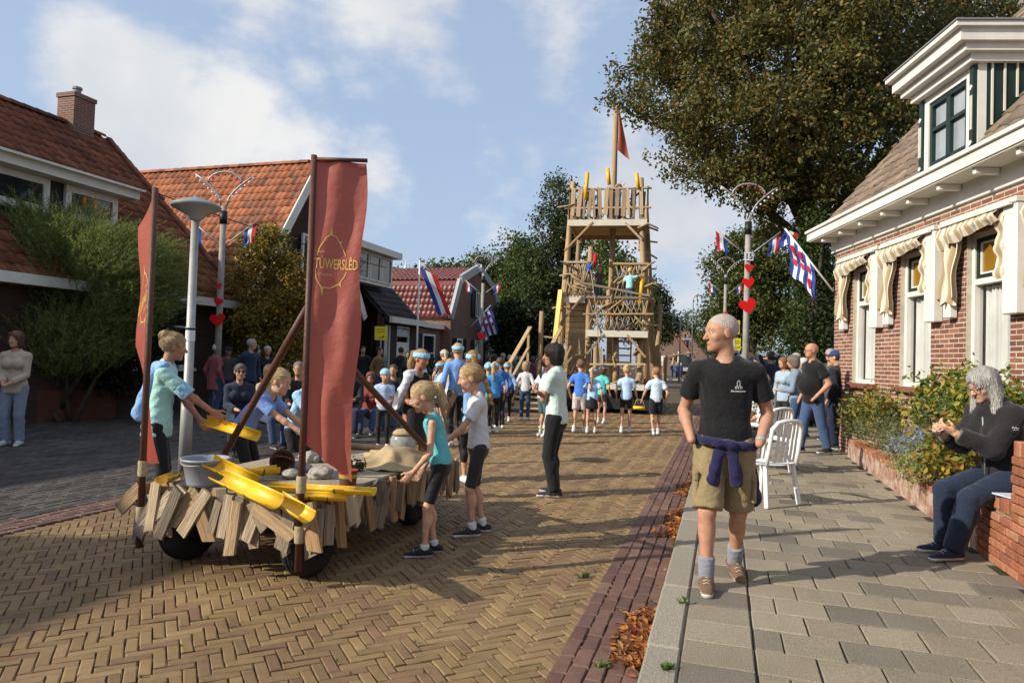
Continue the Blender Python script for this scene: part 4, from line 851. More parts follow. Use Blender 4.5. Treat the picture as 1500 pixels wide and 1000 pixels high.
bedplant('lavender_clump', 'grey green lavender clump at the far end of the bed', 1285, 630, 10.0, .42, .22, gl, 130, .07, .07, .16)
bedplant('lavender_clump', 'wide straw coloured grassy clump hanging over the painted wall', 1340, 648, 8.4, .45, .22, [(.26, .25, .10), (.20, .21, .08), (.30, .28, .13)], 150, .07, .07, .16)
bedplant('succulent_clump', 'pale green rounded clump spilling over the wall beside the seated woman', 1352, 680, 6.9, .26, .15, [(.30, .33, .12), (.24, .28, .10), (.36, .36, .16)], 110, .05, .045, .4)
bedplant('yellow_shrub', 'yellow leaved low shrub at the back of the bed below the second window', 1290, 600, 10.2, .35, .25, [(.36, .27, .04), (.20, .20, .05), (.10, .14, .03)], 80, .09, .08)
bedplant('glossy_shrub', 'tall glossy green and yellow shrub between the windows behind the seated woman', 1392, 600, 7.9, .42, .48, [(.10, .15, .025), (.18, .20, .03), (.36, .30, .04), (.06, .10, .02), (.26, .25, .04)], 200, .09, .075)
bedplant('glossy_shrub', 'leafy shrub behind the head of the seated woman', 1455, 590, 7.0, .35, .3, [(.07, .11, .02), (.14, .17, .03), (.05, .08, .02)], 110, .08, .075)
bedplant('orange_bush', 'orange and green leaved bush just left of the seated woman', 1400, 662, 6.6, .28, .22, [(.34, .22, .03), (.18, .20, .04), (.28, .14, .03), (.12, .16, .03)], 100, .08, .08)
bedplant('silver_plant', 'small silver blue plant in the middle of the bed', 1357, 642, 7.3, .13, .1, [(.34, .38, .42), (.26, .30, .36)], 50, .04, .05, .2)
bedplant('silver_plant', 'small silver plant farther along the bed', 1322, 652, 8.0, .13, .1, [(.32, .35, .36), (.26, .29, .30)], 50, .04, .05, .2)
bedplant('rosemary_bush', 'grey green rosemary bush in front of the glossy shrub', 1380, 630, 7.6, .3, .28, [(.14, .17, .08), (.18, .20, .10), (.10, .13, .06)], 110, .06, .07, .14)
bedplant('dark_plant', 'dark leaved plant by the cottage corner', 1262, 608, 11.2, .3, .28, [(.05, .08, .02), (.08, .10, .03), (.16, .14, .03)], 80, .08, .07)
# ================================================================ PEOPLE: one continuous skin surface per body (distance field -> surface net), clothes and hair as fitted shells
def nets(f, o, h):
    s = f < 0; nx, ny, nz = f.shape
    neg = np.zeros((nx - 1, ny - 1, nz - 1), np.int8)
    cor = [(i, j, k) for i in (0, 1) for j in (0, 1) for k in (0, 1)]
    for i, j, k in cor: neg += s[i:nx - 1 + i, j:ny - 1 + j, k:nz - 1 + k]
    act = (neg > 0) & (neg < 8); idx = np.argwhere(act)
    if len(idx) == 0: return np.zeros((0, 3)), np.zeros((0, 4), int)
    ids = np.full(act.shape, -1, np.int64); ids[act] = np.arange(len(idx))
    vals = np.stack([f[idx[:, 0] + i, idx[:, 1] + j, idx[:, 2] + k] for i, j, k in cor], 1)
    acc = np.zeros((len(idx), 3)); cnt = np.zeros(len(idx)); cc = np.array(cor, float)
    for a in range(8):
        for b in range(a + 1, 8):
            if np.abs(cc[a] - cc[b]).sum() != 1: continue
            va, vb = vals[:, a], vals[:, b]; m = (va < 0) != (vb < 0); t = np.where(m, va / np.where(m, va - vb, 1), 0)
            acc += np.where(m[:, None], cc[a] + t[:, None] * (cc[b] - cc[a]), 0); cnt += m
    V = (acc / cnt[:, None] + idx) * h + o
    F = []
    for ax in range(3):
        sl0 = [slice(1, -1)] * 3; sl1 = [slice(1, -1)] * 3; sl0[ax] = slice(0, -1); sl1[ax] = slice(1, None)
        A, B = s[tuple(sl0)], s[tuple(sl1)]; e = np.argwhere(A != B)
        if len(e) == 0: continue
        sg = A[tuple(e.T)]; e = e + np.array([1 if q != ax else 0 for q in range(3)])
        u, v = [(1, 2), (2, 0), (0, 1)][ax]; q = []
        for du, dv in ((-1, -1), (0, -1), (0, 0), (-1, 0)):
            c = e.copy(); c[:, u] += du; c[:, v] += dv; q.append(ids[tuple(c.T)])
        Q = np.stack(q, 1); Q[~sg] = Q[~sg][:, ::-1]; F.append(Q)
    F = np.concatenate(F); return V, F[(F >= 0).all(1)]
class Fld:
    def __init__(s, lo, hi, h):
        s.lo = np.array(lo, float) - 3 * h; s.h = h; s.n = np.maximum(4, np.ceil((np.array(hi) - s.lo) / h).astype(int) + 4); s.f = np.full(s.n, .2)
        s.ax = [s.lo[i] + h * np.arange(s.n[i]) for i in range(3)]
    def box(s, lo, hi):
        a = np.maximum(0, np.floor((np.array(lo) - s.lo) / s.h).astype(int)); b = np.minimum(s.n, np.ceil((np.array(hi) - s.lo) / s.h).astype(int) + 1)
        if (b <= a).any(): return None, None
        sl = tuple(slice(x, y) for x, y in zip(a, b)); P = np.stack(np.meshgrid(*[s.ax[i][sl[i]] for i in range(3)], indexing='ij'), -1); return sl, P
    def put(s, pr, k=.02, op='u'):
        lo, hi, fn = pr; mg = max(.05, 2 * k); sl, P = s.box(np.array(lo) - mg, np.array(hi) + mg)
        if sl is None: return s
        d = fn(P); g = s.f[sl]
        if op == 'u': hh = np.clip(.5 + .5 * (g - d) / k, 0, 1); s.f[sl] = g + (d - g) * hh - k * hh * (1 - hh)
        else: hh = np.clip(.5 - .5 * (g + d) / k, 0, 1); s.f[sl] = g + (-d - g) * hh + k * hh * (1 - hh)
        return s
    def cut(s, p, n):                          # keep the side n points to
        P = np.stack(np.meshgrid(*s.ax, indexing='ij'), -1); s.f = np.maximum(s.f, -((P - np.array(p)) @ np.array(n))); return s
    def wrinkle(s, amp, wl=.10, seed=0, zs=.8):
        r = np.random.RandomState(seed); P = np.stack(np.meshgrid(*s.ax, indexing='ij'), -1); w = 0
        for i in range(5):
            kv = r.normal(0, 1, 3); kv[2] *= zs; kv *= 6.283 / wl / np.linalg.norm(kv) * r.uniform(.6, 1.5); w = w + (.6 * np.sin(P @ kv + r.uniform(0, 6)) + .7 * (1 - 2 * np.abs(np.sin(.5 * (P @ kv) + r.uniform(0, 6)))))
        s.f = s.f + amp * w / 2.2; return s
    def out(s): return nets(s.f, s.lo, s.h)
def cone(a, b, ra, rb, R=None, sc=None, end=None):
    """tapered capsule; R (rows = axes) and sc squash it; end: flat cut at b"""
    a = np.array(a, float); b = np.array(b, float); rm = max(ra, rb) * (max(sc) if sc is not None else 1); lo = np.minimum(a, b) - rm; hi = np.maximum(a, b) + rm
    def fn(P):
        q = P - a; ab = b - a
        if sc is not None: S = np.array(sc); q = (q @ R.T) / S; ab2 = (R @ ab) / S
        else: ab2 = ab
        t = np.clip((q @ ab2) / max(1e-9, ab2 @ ab2), 0, 1); d = np.linalg.norm(q - t[..., None] * ab2, axis=-1) - (ra + (rb - ra) * t)
        if sc is not None: d = d * (min(sc) * .5 + .5)
        if end: u = ab / np.linalg.norm(ab); d = np.maximum(d, (P - b) @ u)
        return d
    return lo, hi, fn
def ell(c, r, R=None):
    c = np.array(c, float); r = np.array(r, float); m = max(r); R = np.eye(3) if R is None else R
    def fn(P):
        q = (P - c) @ R.T; k0 = np.linalg.norm(q / r, axis=-1); k1 = np.linalg.norm(q / (r * r), axis=-1); return k0 * (k0 - 1) / np.maximum(k1, 1e-9)
    return c - m, c + m, fn
def rotm(ax, a):
    c, s = math.cos(a), math.sin(a)
    return np.array({'x': [[1, 0, 0], [0, c, -s], [0, s, c]], 'y': [[c, 0, s], [0, 1, 0], [-s, 0, c]], 'z': [[c, -s, 0], [s, c, 0], [0, 0, 1]]}[ax])
def ik(a, t, l1, l2, pole):
    a = np.array(a, float); t = np.array(t, float); d = t - a; L = np.linalg.norm(d); mx = (l1 + l2) * .999
    if L > mx: t = a + d / L * mx; d = t - a; L = mx
    L = max(L, abs(l1 - l2) * 1.05); u = d / np.linalg.norm(d); x = (l1 * l1 - l2 * l2 + L * L) / (2 * L); h = math.sqrt(max(0, l1 * l1 - x * x))
    p = np.array(pole, float); p = p - u * (p @ u); n = np.linalg.norm(p); p = p / n if n > 1e-6 else np.array([0, 1, 0]); return a + u * x + p * h, t
def mesh_vf(name, parts, mats, mi=None):
    """join (V,F) parts into a mesh"""
    V = []; F = []; M = []; o = 0
    for q, (v, f) in enumerate(parts):
        V.append(v); F.append(f + o); o += len(v); M += [0 if mi is None else mi[q]] * len(f)
    V = np.concatenate(V); F = np.concatenate(F); n = len(F)
    me = bpy.data.meshes.new(name); me.vertices.add(len(V)); me.vertices.foreach_set('co', V.astype(np.float32).ravel()); me.loops.add(4 * n); me.polygons.add(n)
    me.loops.foreach_set('vertex_index', F.astype(np.int32).ravel()); me.polygons.foreach_set('loop_start', (np.arange(n) * 4).astype(np.int32)); me.update(calc_edges=True)
    for m in (mats if isinstance(mats, (list, tuple)) else [mats]): me.materials.append(m)
    me.polygons.foreach_set('use_smooth', [True] * n); 
    if mi: me.polygons.foreach_set('material_index', M)
    return me
def skinmat(c): 
    k = tuple(round(x, 3) for x in c); return mat('skin_%s_%s_%s' % k, c, .52, .20, 22, .2, 120, spec=.35, sub=.06)
def clothmat(c, rough=.85, nm=None):
    k = tuple(round(x, 3) for x in c); return mat((nm or 'cloth') + '_%s_%s_%s' % k, c, rough, .12, 9, .45, 38, sheen=.15, spec=.2)
def hairmat(c):
    k = tuple(round(x, 3) for x in c); n = 'hair_%s_%s_%s' % k
    if n in MATS: return MATS[n]
    m = mat(n, c, .5, .38, 1.0, .6, 1.4, grain=(150, 150, 18), spec=.45, isl=.28); return m
SK = (.50, .27, .17); SK2 = (.56, .32, .21); SK3 = (.42, .20, .12)
PEOPLE = []
def person(label, px, py, top=None, face=0, z=0.0, H=None, child=0.0, fem=False, pose=None, skin=SK, shirt=((.1, .1, .1), 'short'), pants=((.02, .02, .022), 'long'), shoes=((.02, .02, .02), (.6, .6, .58)), hair=('short', (.10, .06, .03)), band=None, cap=None, glasses=None, vox=None, wide=1.0, belly=0.0, socks=None, at=None, group=None, hands=None, cat='person', loose=1.0, face_detail=None):
    base = Vector(at) if at is not None else G(px, py, z); d = (base - CAMP).dot(CF)
    if H is None: H = (py - top) * d / FPX
    PEOPLE.append((label[:40], round(H, 2), round(d, 1)))
    po = dict(pose or {}); near = d < 6.9; mid = d < 11; h = vox or (.0105 if near else .016 if mid else .024 if d < 19 else .034)
    fdir = -_F0 * math.cos(math.radians(face)) + _R0 * math.sin(math.radians(face)); rz = math.atan2(fdir.y, fdir.x) - math.pi / 2
    T = thing('person', label, cat, base, rz, group)
    E = np.array; rad = math.radians
    hh = H * (.142 + .034 * child); Tl = H * (.300 - .030 * child); hipz = po.get('hip', (0, 0, .511))
    Hc = E([hipz[0] * H, hipz[1] * H, hipz[2] * H]); lean, side, tw = rad(po.get('lean', 2)), rad(po.get('side', 0)), rad(po.get('twist', 0)); hy = rad(po.get('hipyaw', 0))
    Rl = lambda k: rotm('y', side * k) @ rotm('x', -lean * k)
    mid_ = Hc + Rl(.65) @ E([0, 0, Tl * .5]); S = mid_ + Rl(1.3) @ E([0, 0, Tl * .5]); RS = Rl(1.3) @ rotm('z', tw); RH = Rl(.3) @ rotm('z', hy)
    ux, uy, uz = RS[:, 0], RS[:, 1], RS[:, 2]
    sl = (.90 - .10 * child) * (1 if not fem else .95) * wide; sw = H * (.106 if not fem else .096) * (1 - .06 * child) * (.5 + .5 * wide); hw = H * .05 * (.6 + .4 * wide)
    SHR, SHL = S + ux * sw * .96 - uz * .022 * H, S - ux * sw * .96 - uz * .022 * H
    # head
    hyaw, hpit = po.get('head', (0, 0)); hs = po.get('headside', 0); RHd = rotm('z', rad(-hyaw)) @ rotm('x', rad(-hpit)) @ rotm('y', rad(hs))
    nb = S + uz * .012 * H; nt_ = nb + (uz * .5 + E([0, 0, .5])) * .045 * H + RHd @ E([0, .06, 0]) * hh * .5
    Ch = nt_ + RHd @ E([0, .10, .46]) * hh
    hp = lambda p: Ch + RHd @ (E(p, float) * hh)
    # arms
    la, lf = .168 * H, .148 * H; arms = {}
    for sgn, key, Sh in ((1, 'R', SHR), (-1, 'L', SHL)):
        tg = po.get(key + 'H', 'hang'); hd = None
        if isinstance(tg, str):
            tg = {'hang': (sgn * .145, .035, .505), 'pocket': (sgn * .118, .045, .53), 'hip': (sgn * .13, .03, .56), 'cross': (-sgn * .075, .095, .655 + .02 * sgn), 'front': (sgn * .03, .15, .56), 'hold': (sgn * .05, .17, .62), 'back': (sgn * .05, -.1, .52), 'up': (sgn * .12, .10, 1.02), 'phone': (sgn * .05, .16, .74)}[tg]
        pole = po.get(key + 'E', (sgn * .5, -1, -.25) if po.get(key + 'H') != 'cross' else (sgn * 1.0, .1, -.6)); el, wr = ik(Sh, E(tg, float) * H, la, lf, pole)
        arms[key] = (Sh, el, wr, sgn)
    # legs
    lt, lsn = .245 * H, .235 * H; legs = {}
    for sgn, key in ((1, 'R'), (-1, 'L')):
        ft = po.get(key + 'F', (sgn * .055, 0, 0)); yaw = rad(po.get(key + 'Y', sgn * -8)); an = E([ft[0] * H, ft[1] * H, ft[2] * H + .038 * H]); hj = Hc + RH @ E([sgn * hw, 0, 0])
        kn, an = ik(hj, an, lt, lsn, po.get(key + 'K', (sgn * .12, 1, .15))); legs[key] = (hj, kn, an, yaw, rad(po.get(key + 'P', 0)))
    A2 = RS.T; B2 = RH.T; br = H * sl
    dep = .70
    def torso(F, g, low=True):
        if low: F.put(cone(Hc - RH[:, 2] * .005 * H, Hc + RH[:, 2] * .045 * H, .092 * br * (1.06 if fem else 1) + g, .086 * br + g, B2, (1, .78, 1)), .03)
        F.put(cone(Hc + RH[:, 2] * .04 * H, mid_, .085 * br + g, .080 * br * (.94 if fem else 1) + g, A2, (1, dep, 1)), .04)
        F.put(cone(mid_, S - uz * .05 * H, .080 * br * (.95 if fem else 1) + g, .096 * br + g, A2, (1, dep, 1)), .04)
        F.put(cone(SHL + ux * .01 * H, SHR - ux * .01 * H, .036 * br + g, .036 * br + g), .03); F.put(cone(S - uz * .01 * H, nb + uz * .012 * H, .048 * br + g, .034 * br + g), .035)
        if fem and child < .5:
            for q in (-1, 1): F.put(ell(S - uz * .085 * H + uy * .055 * H + ux * q * .042 * H, (.040 * H + g, .036 * H + g, .040 * H + g)), .03)
        if belly: F.put(ell(Hc + uz * .10 * H + uy * .035 * H, (.085 * br + g, .07 * br + belly * H + g, .085 * br + g)), .05)
    def limbs(F, g, t0=0, t1=1): pass
    smn, smx = np.minimum.reduce([x for a in arms.values() for x in a[:3]] + [x for l in legs.values() for x in l[:3]] + [Hc, S, Ch]), np.maximum.reduce([x for a in arms.values() for x in a[:3]] + [x for l in legs.values() for x in l[:3]] + [Hc, S, Ch])
    smn = smn - .17 * H * .75; smx = smx + .17 * H * .75
    # ---- skin
    F = Fld(smn, smx, h); torso(F, -.012 * H)
    for k, (Sh, el, wr, sgn) in arms.items():
        F.put(cone(Sh, el, .029 * br, .0235 * br), .02).put(cone(el, wr, .0245 * br, .0165 * br), .012).put(ell(el + (wr - el) * .25, (.0255 * br,) * 3), .02)
        if not near:
            u = (wr - el) / np.linalg.norm(wr - el); F.put(cone(wr, wr + u * .06 * H, .017 * H, .014 * H, None), .01)
    for k, (hj, kn, an, yaw, pit) in legs.items():
        F.put(cone(hj, kn, .052 * br, .034 * br), .02).put(cone(kn, an, .032 * br, .0205 * br), .015); c = kn + (an - kn) * .28 + E([0, -.012 * H, 0]) * 1; F.put(ell(c, (.032 * br, .034 * br, .06 * br)), .02)
    neckr = .031 * H * (1 if not fem else .88) * (1 - .08 * child)
    def neck(F): F.put(cone(nb - uz * .01 * H, hp((0, -.08, -.30)), neckr * 1.1, neckr), .025)
    neck(F)
    def head(F, det):
        k = hh * .10
        F.put(ell(hp((0, -.06, .13)), E([.33, .42, .37]) * hh, RHd.T), k).put(ell(hp((0, .11, -.02)), E([.27, .265, .36]) * hh, RHd.T), k).put(ell(hp((0, .12, -.26)), E([.225, .25, .22]) * hh, RHd.T), k)
        F.put(cone(hp((0, .355, .06)), hp((0, .455, -.11)), .035 * hh, .055 * hh), .03 * hh)
        if det:
            F.put(cone(hp((-.15, .305, .10)), hp((.15, .305, .10)), .055 * hh, .055 * hh), .06 * hh).put(ell(hp((0, .30, -.40)), E([.10, .08, .08]) * hh), .08 * hh)
            for q in (-1, 1):
                F.put(ell(hp((q * .13, .405, .025)), E([.075, .065, .05]) * hh, RHd.T), .05 * hh, 's').put(ell(hp((q * .335, -.03, -.02)), E([.03, .085, .13]) * hh, RHd.T), .03 * hh).put(ell(hp((q * .055, .41, -.12)), E([.035, .035, .03]) * hh), .03 * hh).put(ell(hp((q * .17, .24, -.10)), E([.09, .09, .09]) * hh), .08 * hh)
            F.put(ell(hp((0, .345, -.235)), E([.10, .05, .028]) * hh, RHd.T), .025 * hh).put(ell(hp((0, .338, -.295)), E([.085, .05, .03]) * hh, RHd.T), .025 * hh).put(cone(hp((-.09, .385, -.265)), hp((.09, .385, -.265)), .012 * hh, .012 * hh), .02 * hh, 's')
        else:
            for q in (-1, 1): F.put(ell(hp((q * .335, -.03, -.02)), E([.04, .09, .14]) * hh, RHd.T), .03 * hh).put(ell(hp((q * .13, .42, .03)), E([.075, .075, .05]) * hh), .05 * hh, 's')
    parts = []
    if mid or d < 19:
        parts.append(F.out()); hv = hh / (46 if near else 30 if mid else 17); HF = Fld(Ch - .62 * hh, Ch + .62 * hh, hv); head(HF, mid); neck(HF); parts.append(HF.out())
    else: head(F, False); parts.append(F.out())
    gr = po.get('grip', 35)
    if near or hands:
        for k, (Sh, el, wr, sgn) in arms.items():
            if po.get(k + 'H') == 'pocket': continue
            u = (wr - el) / np.linalg.norm(wr - el); pn = po.get(k + 'N'); pn = E(pn, float) if pn is not None else E([-sgn * 1.0, .2, 0.0]); pn = pn - u * (pn @ u); pn /= np.linalg.norm(pn) + 1e-9; sd = np.cross(u, pn); sd = sd * (1 if (sd @ E([0, 1, .3])) > 0 else -1)
            hl = .104 * H; HF = Fld(wr - hl * 1.25, wr + hl * 1.25, .0048)
            HF.put(cone(el + (wr - el) * .8, wr, .0185 * br, .0165 * br), .01)
            RP = np.stack([sd, pn, u]); HF.put(cone(wr + u * .1 * hl, wr + u * .48 * hl, .20 * hl, .22 * hl, RP, (1, .42, 1)), .012)
            for i, (o, ln, a) in enumerate(((-.165, .36, 1.15), (-.055, .42, 1.05), (.055, .45, 1.0), (.16, .40, .95))):
                p0 = wr + u * .52 * hl + sd * o * hl; aa = rad(gr) * a; d1 = u * math.cos(aa * .6) + pn * math.sin(aa * .6); d2 = u * math.cos(aa * 1.6) + pn * math.sin(aa * 1.6); p1 = p0 + d1 * ln * .52 * hl; p2 = p1 + d2 * ln * .5 * hl
                HF.put(cone(p0, p1, .055 * hl, .05 * hl), .004).put(cone(p1, p2, .05 * hl, .042 * hl), .003)
            t0 = wr + u * .18 * hl + sd * .16 * hl; t1 = t0 + (sd * .7 + u * .7 + pn * .3) / 1.03 * .24 * hl; t2 = t1 + (sd * .15 + u * .9 + pn * .5) / 1.04 * .20 * hl; HF.put(cone(t0, t1, .075 * hl, .06 * hl), .01).put(cone(t1, t2, .058 * hl, .048 * hl), .004)
            parts.append(HF.out())
    body = link('body', mesh_vf('body', parts, skinmat(skin)), T)
    if mid:                                    # eyes, brows, lips
        mbe = MB(); er = .044 * hh
        for q in (-1, 1):
            c = hp((q * .128, .318, .03)); e = MB().ball(c, er, 10, 8).build('eye', mat('eye_white', (.62, .58, .55), .25, .05), T, True); g_ = hp((q * .130, .318 + .031, .028)); MB().ball(g_, (.022 * hh, .022 * hh, .022 * hh), 8, 6).build('iris', mat('iris_dark', (.035, .028, .024), .2, .1), e, True)
            b0, b1 = hp((q * .05, .372, .115)), hp((q * .21, .325, .125)); MB().tube([b0, (b0 + b1) / 2 + RHd @ E([0, .012, .022]) * hh, b1], [.014 * hh, .018 * hh, .008 * hh], 6).build('eyebrow', hairmat(tuple(x * .6 for x in hair[1])), T, True)
        MB().ball((0, 0, 0), (.085 * hh, .028 * hh, .030 * hh), 10, 6).build('lips', skinmat((skin[0] * .72, skin[1] * .5, skin[2] * .5)), T, True).matrix_local = Matrix.Translation(hp((0, .366, -.266))) @ Matrix(RHd.tolist()).to_4x4()
    # ---- shirt
    sc_, sv = shirt[0], shirt[1]; hem = shirt[2] if len(shirt) > 2 else -.02; g = (.013 if near or mid else .015) * loose
    F = Fld(np.minimum(smn, smn), smx, h); torso(F, g)
    fr = {'short': .62, 'long': 2, 'none': 0.0, 'elbow': .95, 'puff': .6}[sv]
    for k, (Sh, el, wr, sgn) in arms.items():
        if fr == 0: continue
        r0 = .027 * br + g
        if fr <= 1: e = Sh + (el - Sh) * fr; F.put(cone(Sh, e, r0, .031 * br + g * 1.4, end=True), .014)
        else: F.put(cone(Sh, el, r0, .027 * br + g), .02).put(cone(el, el + (wr - el) * .93, .028 * br + g, .020 * br + g, end=True), .012)
    hn = RH[:, 2]; 
    if hem < -.03: # long coat or tunic
        F.put(cone(Hc, Hc + hn * (hem * H - .02), .092 * br + g * 1.2, .098 * br + g * 1.6, B2, (1, .8, 1)), .03)
    F.cut(Hc + hn * hem * H, hn)
    if sv == 'none':
        for k, (Sh, el, wr, sgn) in arms.items(): F.put(ell(Sh + ux * sgn * .030 * H, (.048 * H, .05 * H, .052 * H)), .01, 's')
    nr = neckr * (1.24 if sv != 'none' else 1.6); F.put(cone(nb - uz * .004 * H + uy * .012 * H, hp((0, 0, -.1)), nr, nr * 1.05), .015, 's')
    F.wrinkle(.0026 * loose if h < .02 else .004, .085, len(PEOPLE)); V, Q = F.out()
    if mid and sv != 'none':
        cr_ = []
        for i in range(17):
            a = i / 16 * 6.28319; cr_.append(Vector(nb + uz * .010 * H + uy * (.010 * H) + ux * math.cos(a) * nr * 1.04 + uy * math.sin(a) * nr * 1.04 - uz * .016 * H * max(0, math.sin(a))))
        MB().tube(cr_, .0075, 6, False).build('collar', sc_ if isinstance(sc_, bpy.types.Material) else clothmat(sc_), T, True)
    sh = link('shirt', mesh_vf('shirt', [(V, Q)], sc_ if isinstance(sc_, bpy.types.Material) else clothmat(sc_)), T)
    # ---- bottoms
    pc, pv = pants[0], pants[1]; g2 = {'long': .012, 'leggings': .003, 'short': .017, 'tight': .004, 'skirt': .014, 'capri': .004}[pv] * (1 if child < .5 else .85)
    F = Fld(smn, E([smx[0], smx[1], max(Hc[2], S[2]) + .05 * H]), h)
    F.put(cone(Hc - RH[:, 2] * .005 * H, Hc + RH[:, 2] * .06 * H, .091 * br * (1.06 if fem else 1) + min(g2, .006), .083 * br + min(g2, .003), B2, (1, .80, 1)), .03)
    L = pants[2] if len(pants) > 2 else {'short': .82, 'tight': .62, 'skirt': .7, 'capri': 1.55}.get(pv, 2)
    for k, (hj, kn, an, yaw, pit) in legs.items():
        r0 = .054 * br + g2
        if pv == 'skirt': pass
        elif L <= 1: e = hj + (kn - hj) * L; F.put(cone(hj, e, r0, (.040 * br + g2 * (1.7 if pv == 'short' else .8)), end=True), .018)
        else:
            F.put(cone(hj, kn, r0, .037 * br + g2), .02); e = kn + (an - kn) * min(1, (L - 1) if L < 2 else .97); F.put(cone(kn, e, .036 * br + g2, (.034 * br if pv == 'long' else .0225 * br) + g2, end=True), .018)
            F.put(ell(kn + (an - kn) * .28 + E([0, -.012 * H, 0]), (.033 * br + g2, .035 * br + g2, .06 * br)), .02)
    if pv == 'skirt': F.put(cone(Hc + RH[:, 2] * .03 * H, Hc - RH[:, 2] * .20 * H * L, .09 * br + g2, .118 * br + g2, B2, (1, .85, 1), end=True), .02)
    F.cut(Hc + RH[:, 2] * .055 * H, -RH[:, 2]).wrinkle(.0032 if pv in ('long', 'short') and h < .02 else .0012, .075, len(PEOPLE) + 50)
    pn_ = {'short': 'shorts', 'tight': 'shorts', 'skirt': 'skirt', 'leggings': 'leggings', 'capri': 'leggings'}.get(pv, 'trousers')
    pob = link(pn_, mesh_vf(pn_, [F.out()], pc if isinstance(pc, bpy.types.Material) else clothmat(pc, .85 if pv in ('long', 'short') else .6)), T)
    # ---- shoes
    for k, (hj, kn, an, yaw, pit) in legs.items():
        f = rotm('z', yaw) @ E([0, math.cos(pit), -math.sin(pit)]); upf = rotm('z', yaw) @ E([0, math.sin(pit), math.cos(pit)]); hv = max(.006, h * .62); sd = np.cross(f, upf)
        FR = np.stack([sd, f, upf]); o0 = an - upf * .038 * H
        F = Fld(an - .15 * H, an + .15 * H, hv); c = lambda a, b: o0 + f * a * H + upf * b * H
        F.put(cone(c(-.028, .022), c(.03, .026), .026 * H, .026 * H), .012).put(cone(c(.03, .022), c(.10, .013), .027 * H, .021 * H, FR, (1, 1, .78)), .02).put(cone(c(0, .03), an + (kn - an) * .08, .024 * H, .0235 * H, end=True), .015)
        F.cut(o0, upf); V, Q = F.out(); zc = ((V[Q].mean(1) - o0) @ upf); m_ = mesh_vf('shoe', [(V, Q)], [clothmat(shoes[0], .6, 'shoe'), mat('sole_%s' % (round(shoes[1][0], 2)), shoes[1], .6, .1)]); m_.polygons.foreach_set('material_index', (zc < .0165 * H).astype(np.int32)); link('shoe', m_, T)
        if near:
            for a_, z_ in ((.034, .0525), (.048, .0475), (.062, .0415)): MB().tube([c(a_, z_ - .006) - sd * .013 * H, c(a_, z_), c(a_, z_ - .006) + sd * .013 * H], .0024, 5).build('lace', mat('shoe_lace', (.55, .50, .42), .8, .1), T, True)
        if socks: F = Fld(np.minimum(an, kn) - .06 * H, np.maximum(an, kn) + .06 * H, max(h, .008)); F.put(cone(an - (kn - an) * .04, an + (kn - an) * socks[1], .0225 * br + .009, .0265 * br + .009, end=True), .01).wrinkle(.0015, .03); link('sock', mesh_vf('sock', [F.out()], clothmat(socks[0])), T)
    # ---- hair
    st, hc = hair
    if st != 'bald':
        hv = hh / (40 if near else 28 if mid else 16 if d < 19 else 9); ex = {'long': 1.35, 'ponytail': 1.4, 'braid': 1.3}.get(st, .75) * hh; F = Fld(Ch - E([.75, .75, ex / hh]) * hh, Ch + .72 * hh, hv); R_ = RHd.T; k = .05 * hh
        th = {'thin': .004, 'short': .034, 'long': .055, 'ponytail': .022, 'braid': .022, 'bun': .04}.get(st, .075)
        F.put(ell(hp((0, -.065, .14)), E([.33 + th, .42 + th, .37 + th]) * hh, R_), k)
        if st in ('bob', 'long', 'curly'): F.put(ell(hp((0, -.14, -.15)), E([.40 if st != 'long' else .37, .36, .42]) * hh, R_), .1 * hh)
        if st == 'long':
            for q in (-1, 0, 1): a_ = hp((q * .25, -.06 - .22 * (q == 0), .18)); b_ = hp((q * .33, -.02 - .30 * (q == 0), -.25)); c_ = b_ + E([q * .05, -.03 - .10 * (q == 0), -.62]) * hh; F.put(cone(a_, b_, .16 * hh, .15 * hh), .14 * hh).put(cone(b_, c_, .15 * hh, .17 * hh), .12 * hh)
        fy = {'thin': .30, 'short': .42}.get(st, .46); F.put(ell(hp((0, fy + .06, -.20)), E([.345 if st not in ('long', 'bob', 'curly') else .255, .51 if st in ('ponytail', 'braid', 'bun') else .45, .52 if st in ('ponytail', 'braid', 'bun') else .49]) * hh, R_), .05 * hh, 's')
        if st in ('thin', 'short', 'ponytail', 'braid', 'bun'):
            F.put(ell(hp((0, .02, -.55)), E([.6, .45, .38 if st != 'thin' else .42]) * hh, R_), .04 * hh, 's')
            for q in (-1, 1): F.put(ell(hp((q * .36, .02, -.06)), E([.13, .17, .17]) * hh, R_), .03 * hh, 's')
        if st == 'ponytail': F.put(cone(hp((0, -.42, .28)), hp((0, -.62, .16)), .10 * hh, .14 * hh), .06 * hh).put(cone(hp((0, -.62, .16)), hp((.03, -.64, -.45)), .14 * hh, .17 * hh), .06 * hh).put(cone(hp((.03, -.64, -.45)), hp((.05, -.52, -1.15)), .17 * hh, .05 * hh), .05 * hh)
        if st == 'braid':
            for i in range(9): t = i / 8; F.put(ell(hp((.05 + (.045 if i % 2 else -.045), -.44 - .12 * math.sin(t * 2.2), .02 - 1.05 * t)), E([.105, .10, .105]) * hh * (1 - .35 * t)), .02 * hh)
        if st == 'bun': F.put(ell(hp((0, -.40, .36)), E([.22, .2, .19]) * hh, R_), .04 * hh)
        if st != 'thin' and (mid or st in ('long', 'curly')): F.wrinkle(.007 * hh * (2.4 if st in ('curly', 'bun', 'long') else 1), .16 * hh * (2 if st == 'curly' else 1.3 if st == 'long' else 1), 3, .8 if st == 'curly' else .22)
        v, q = F.out()
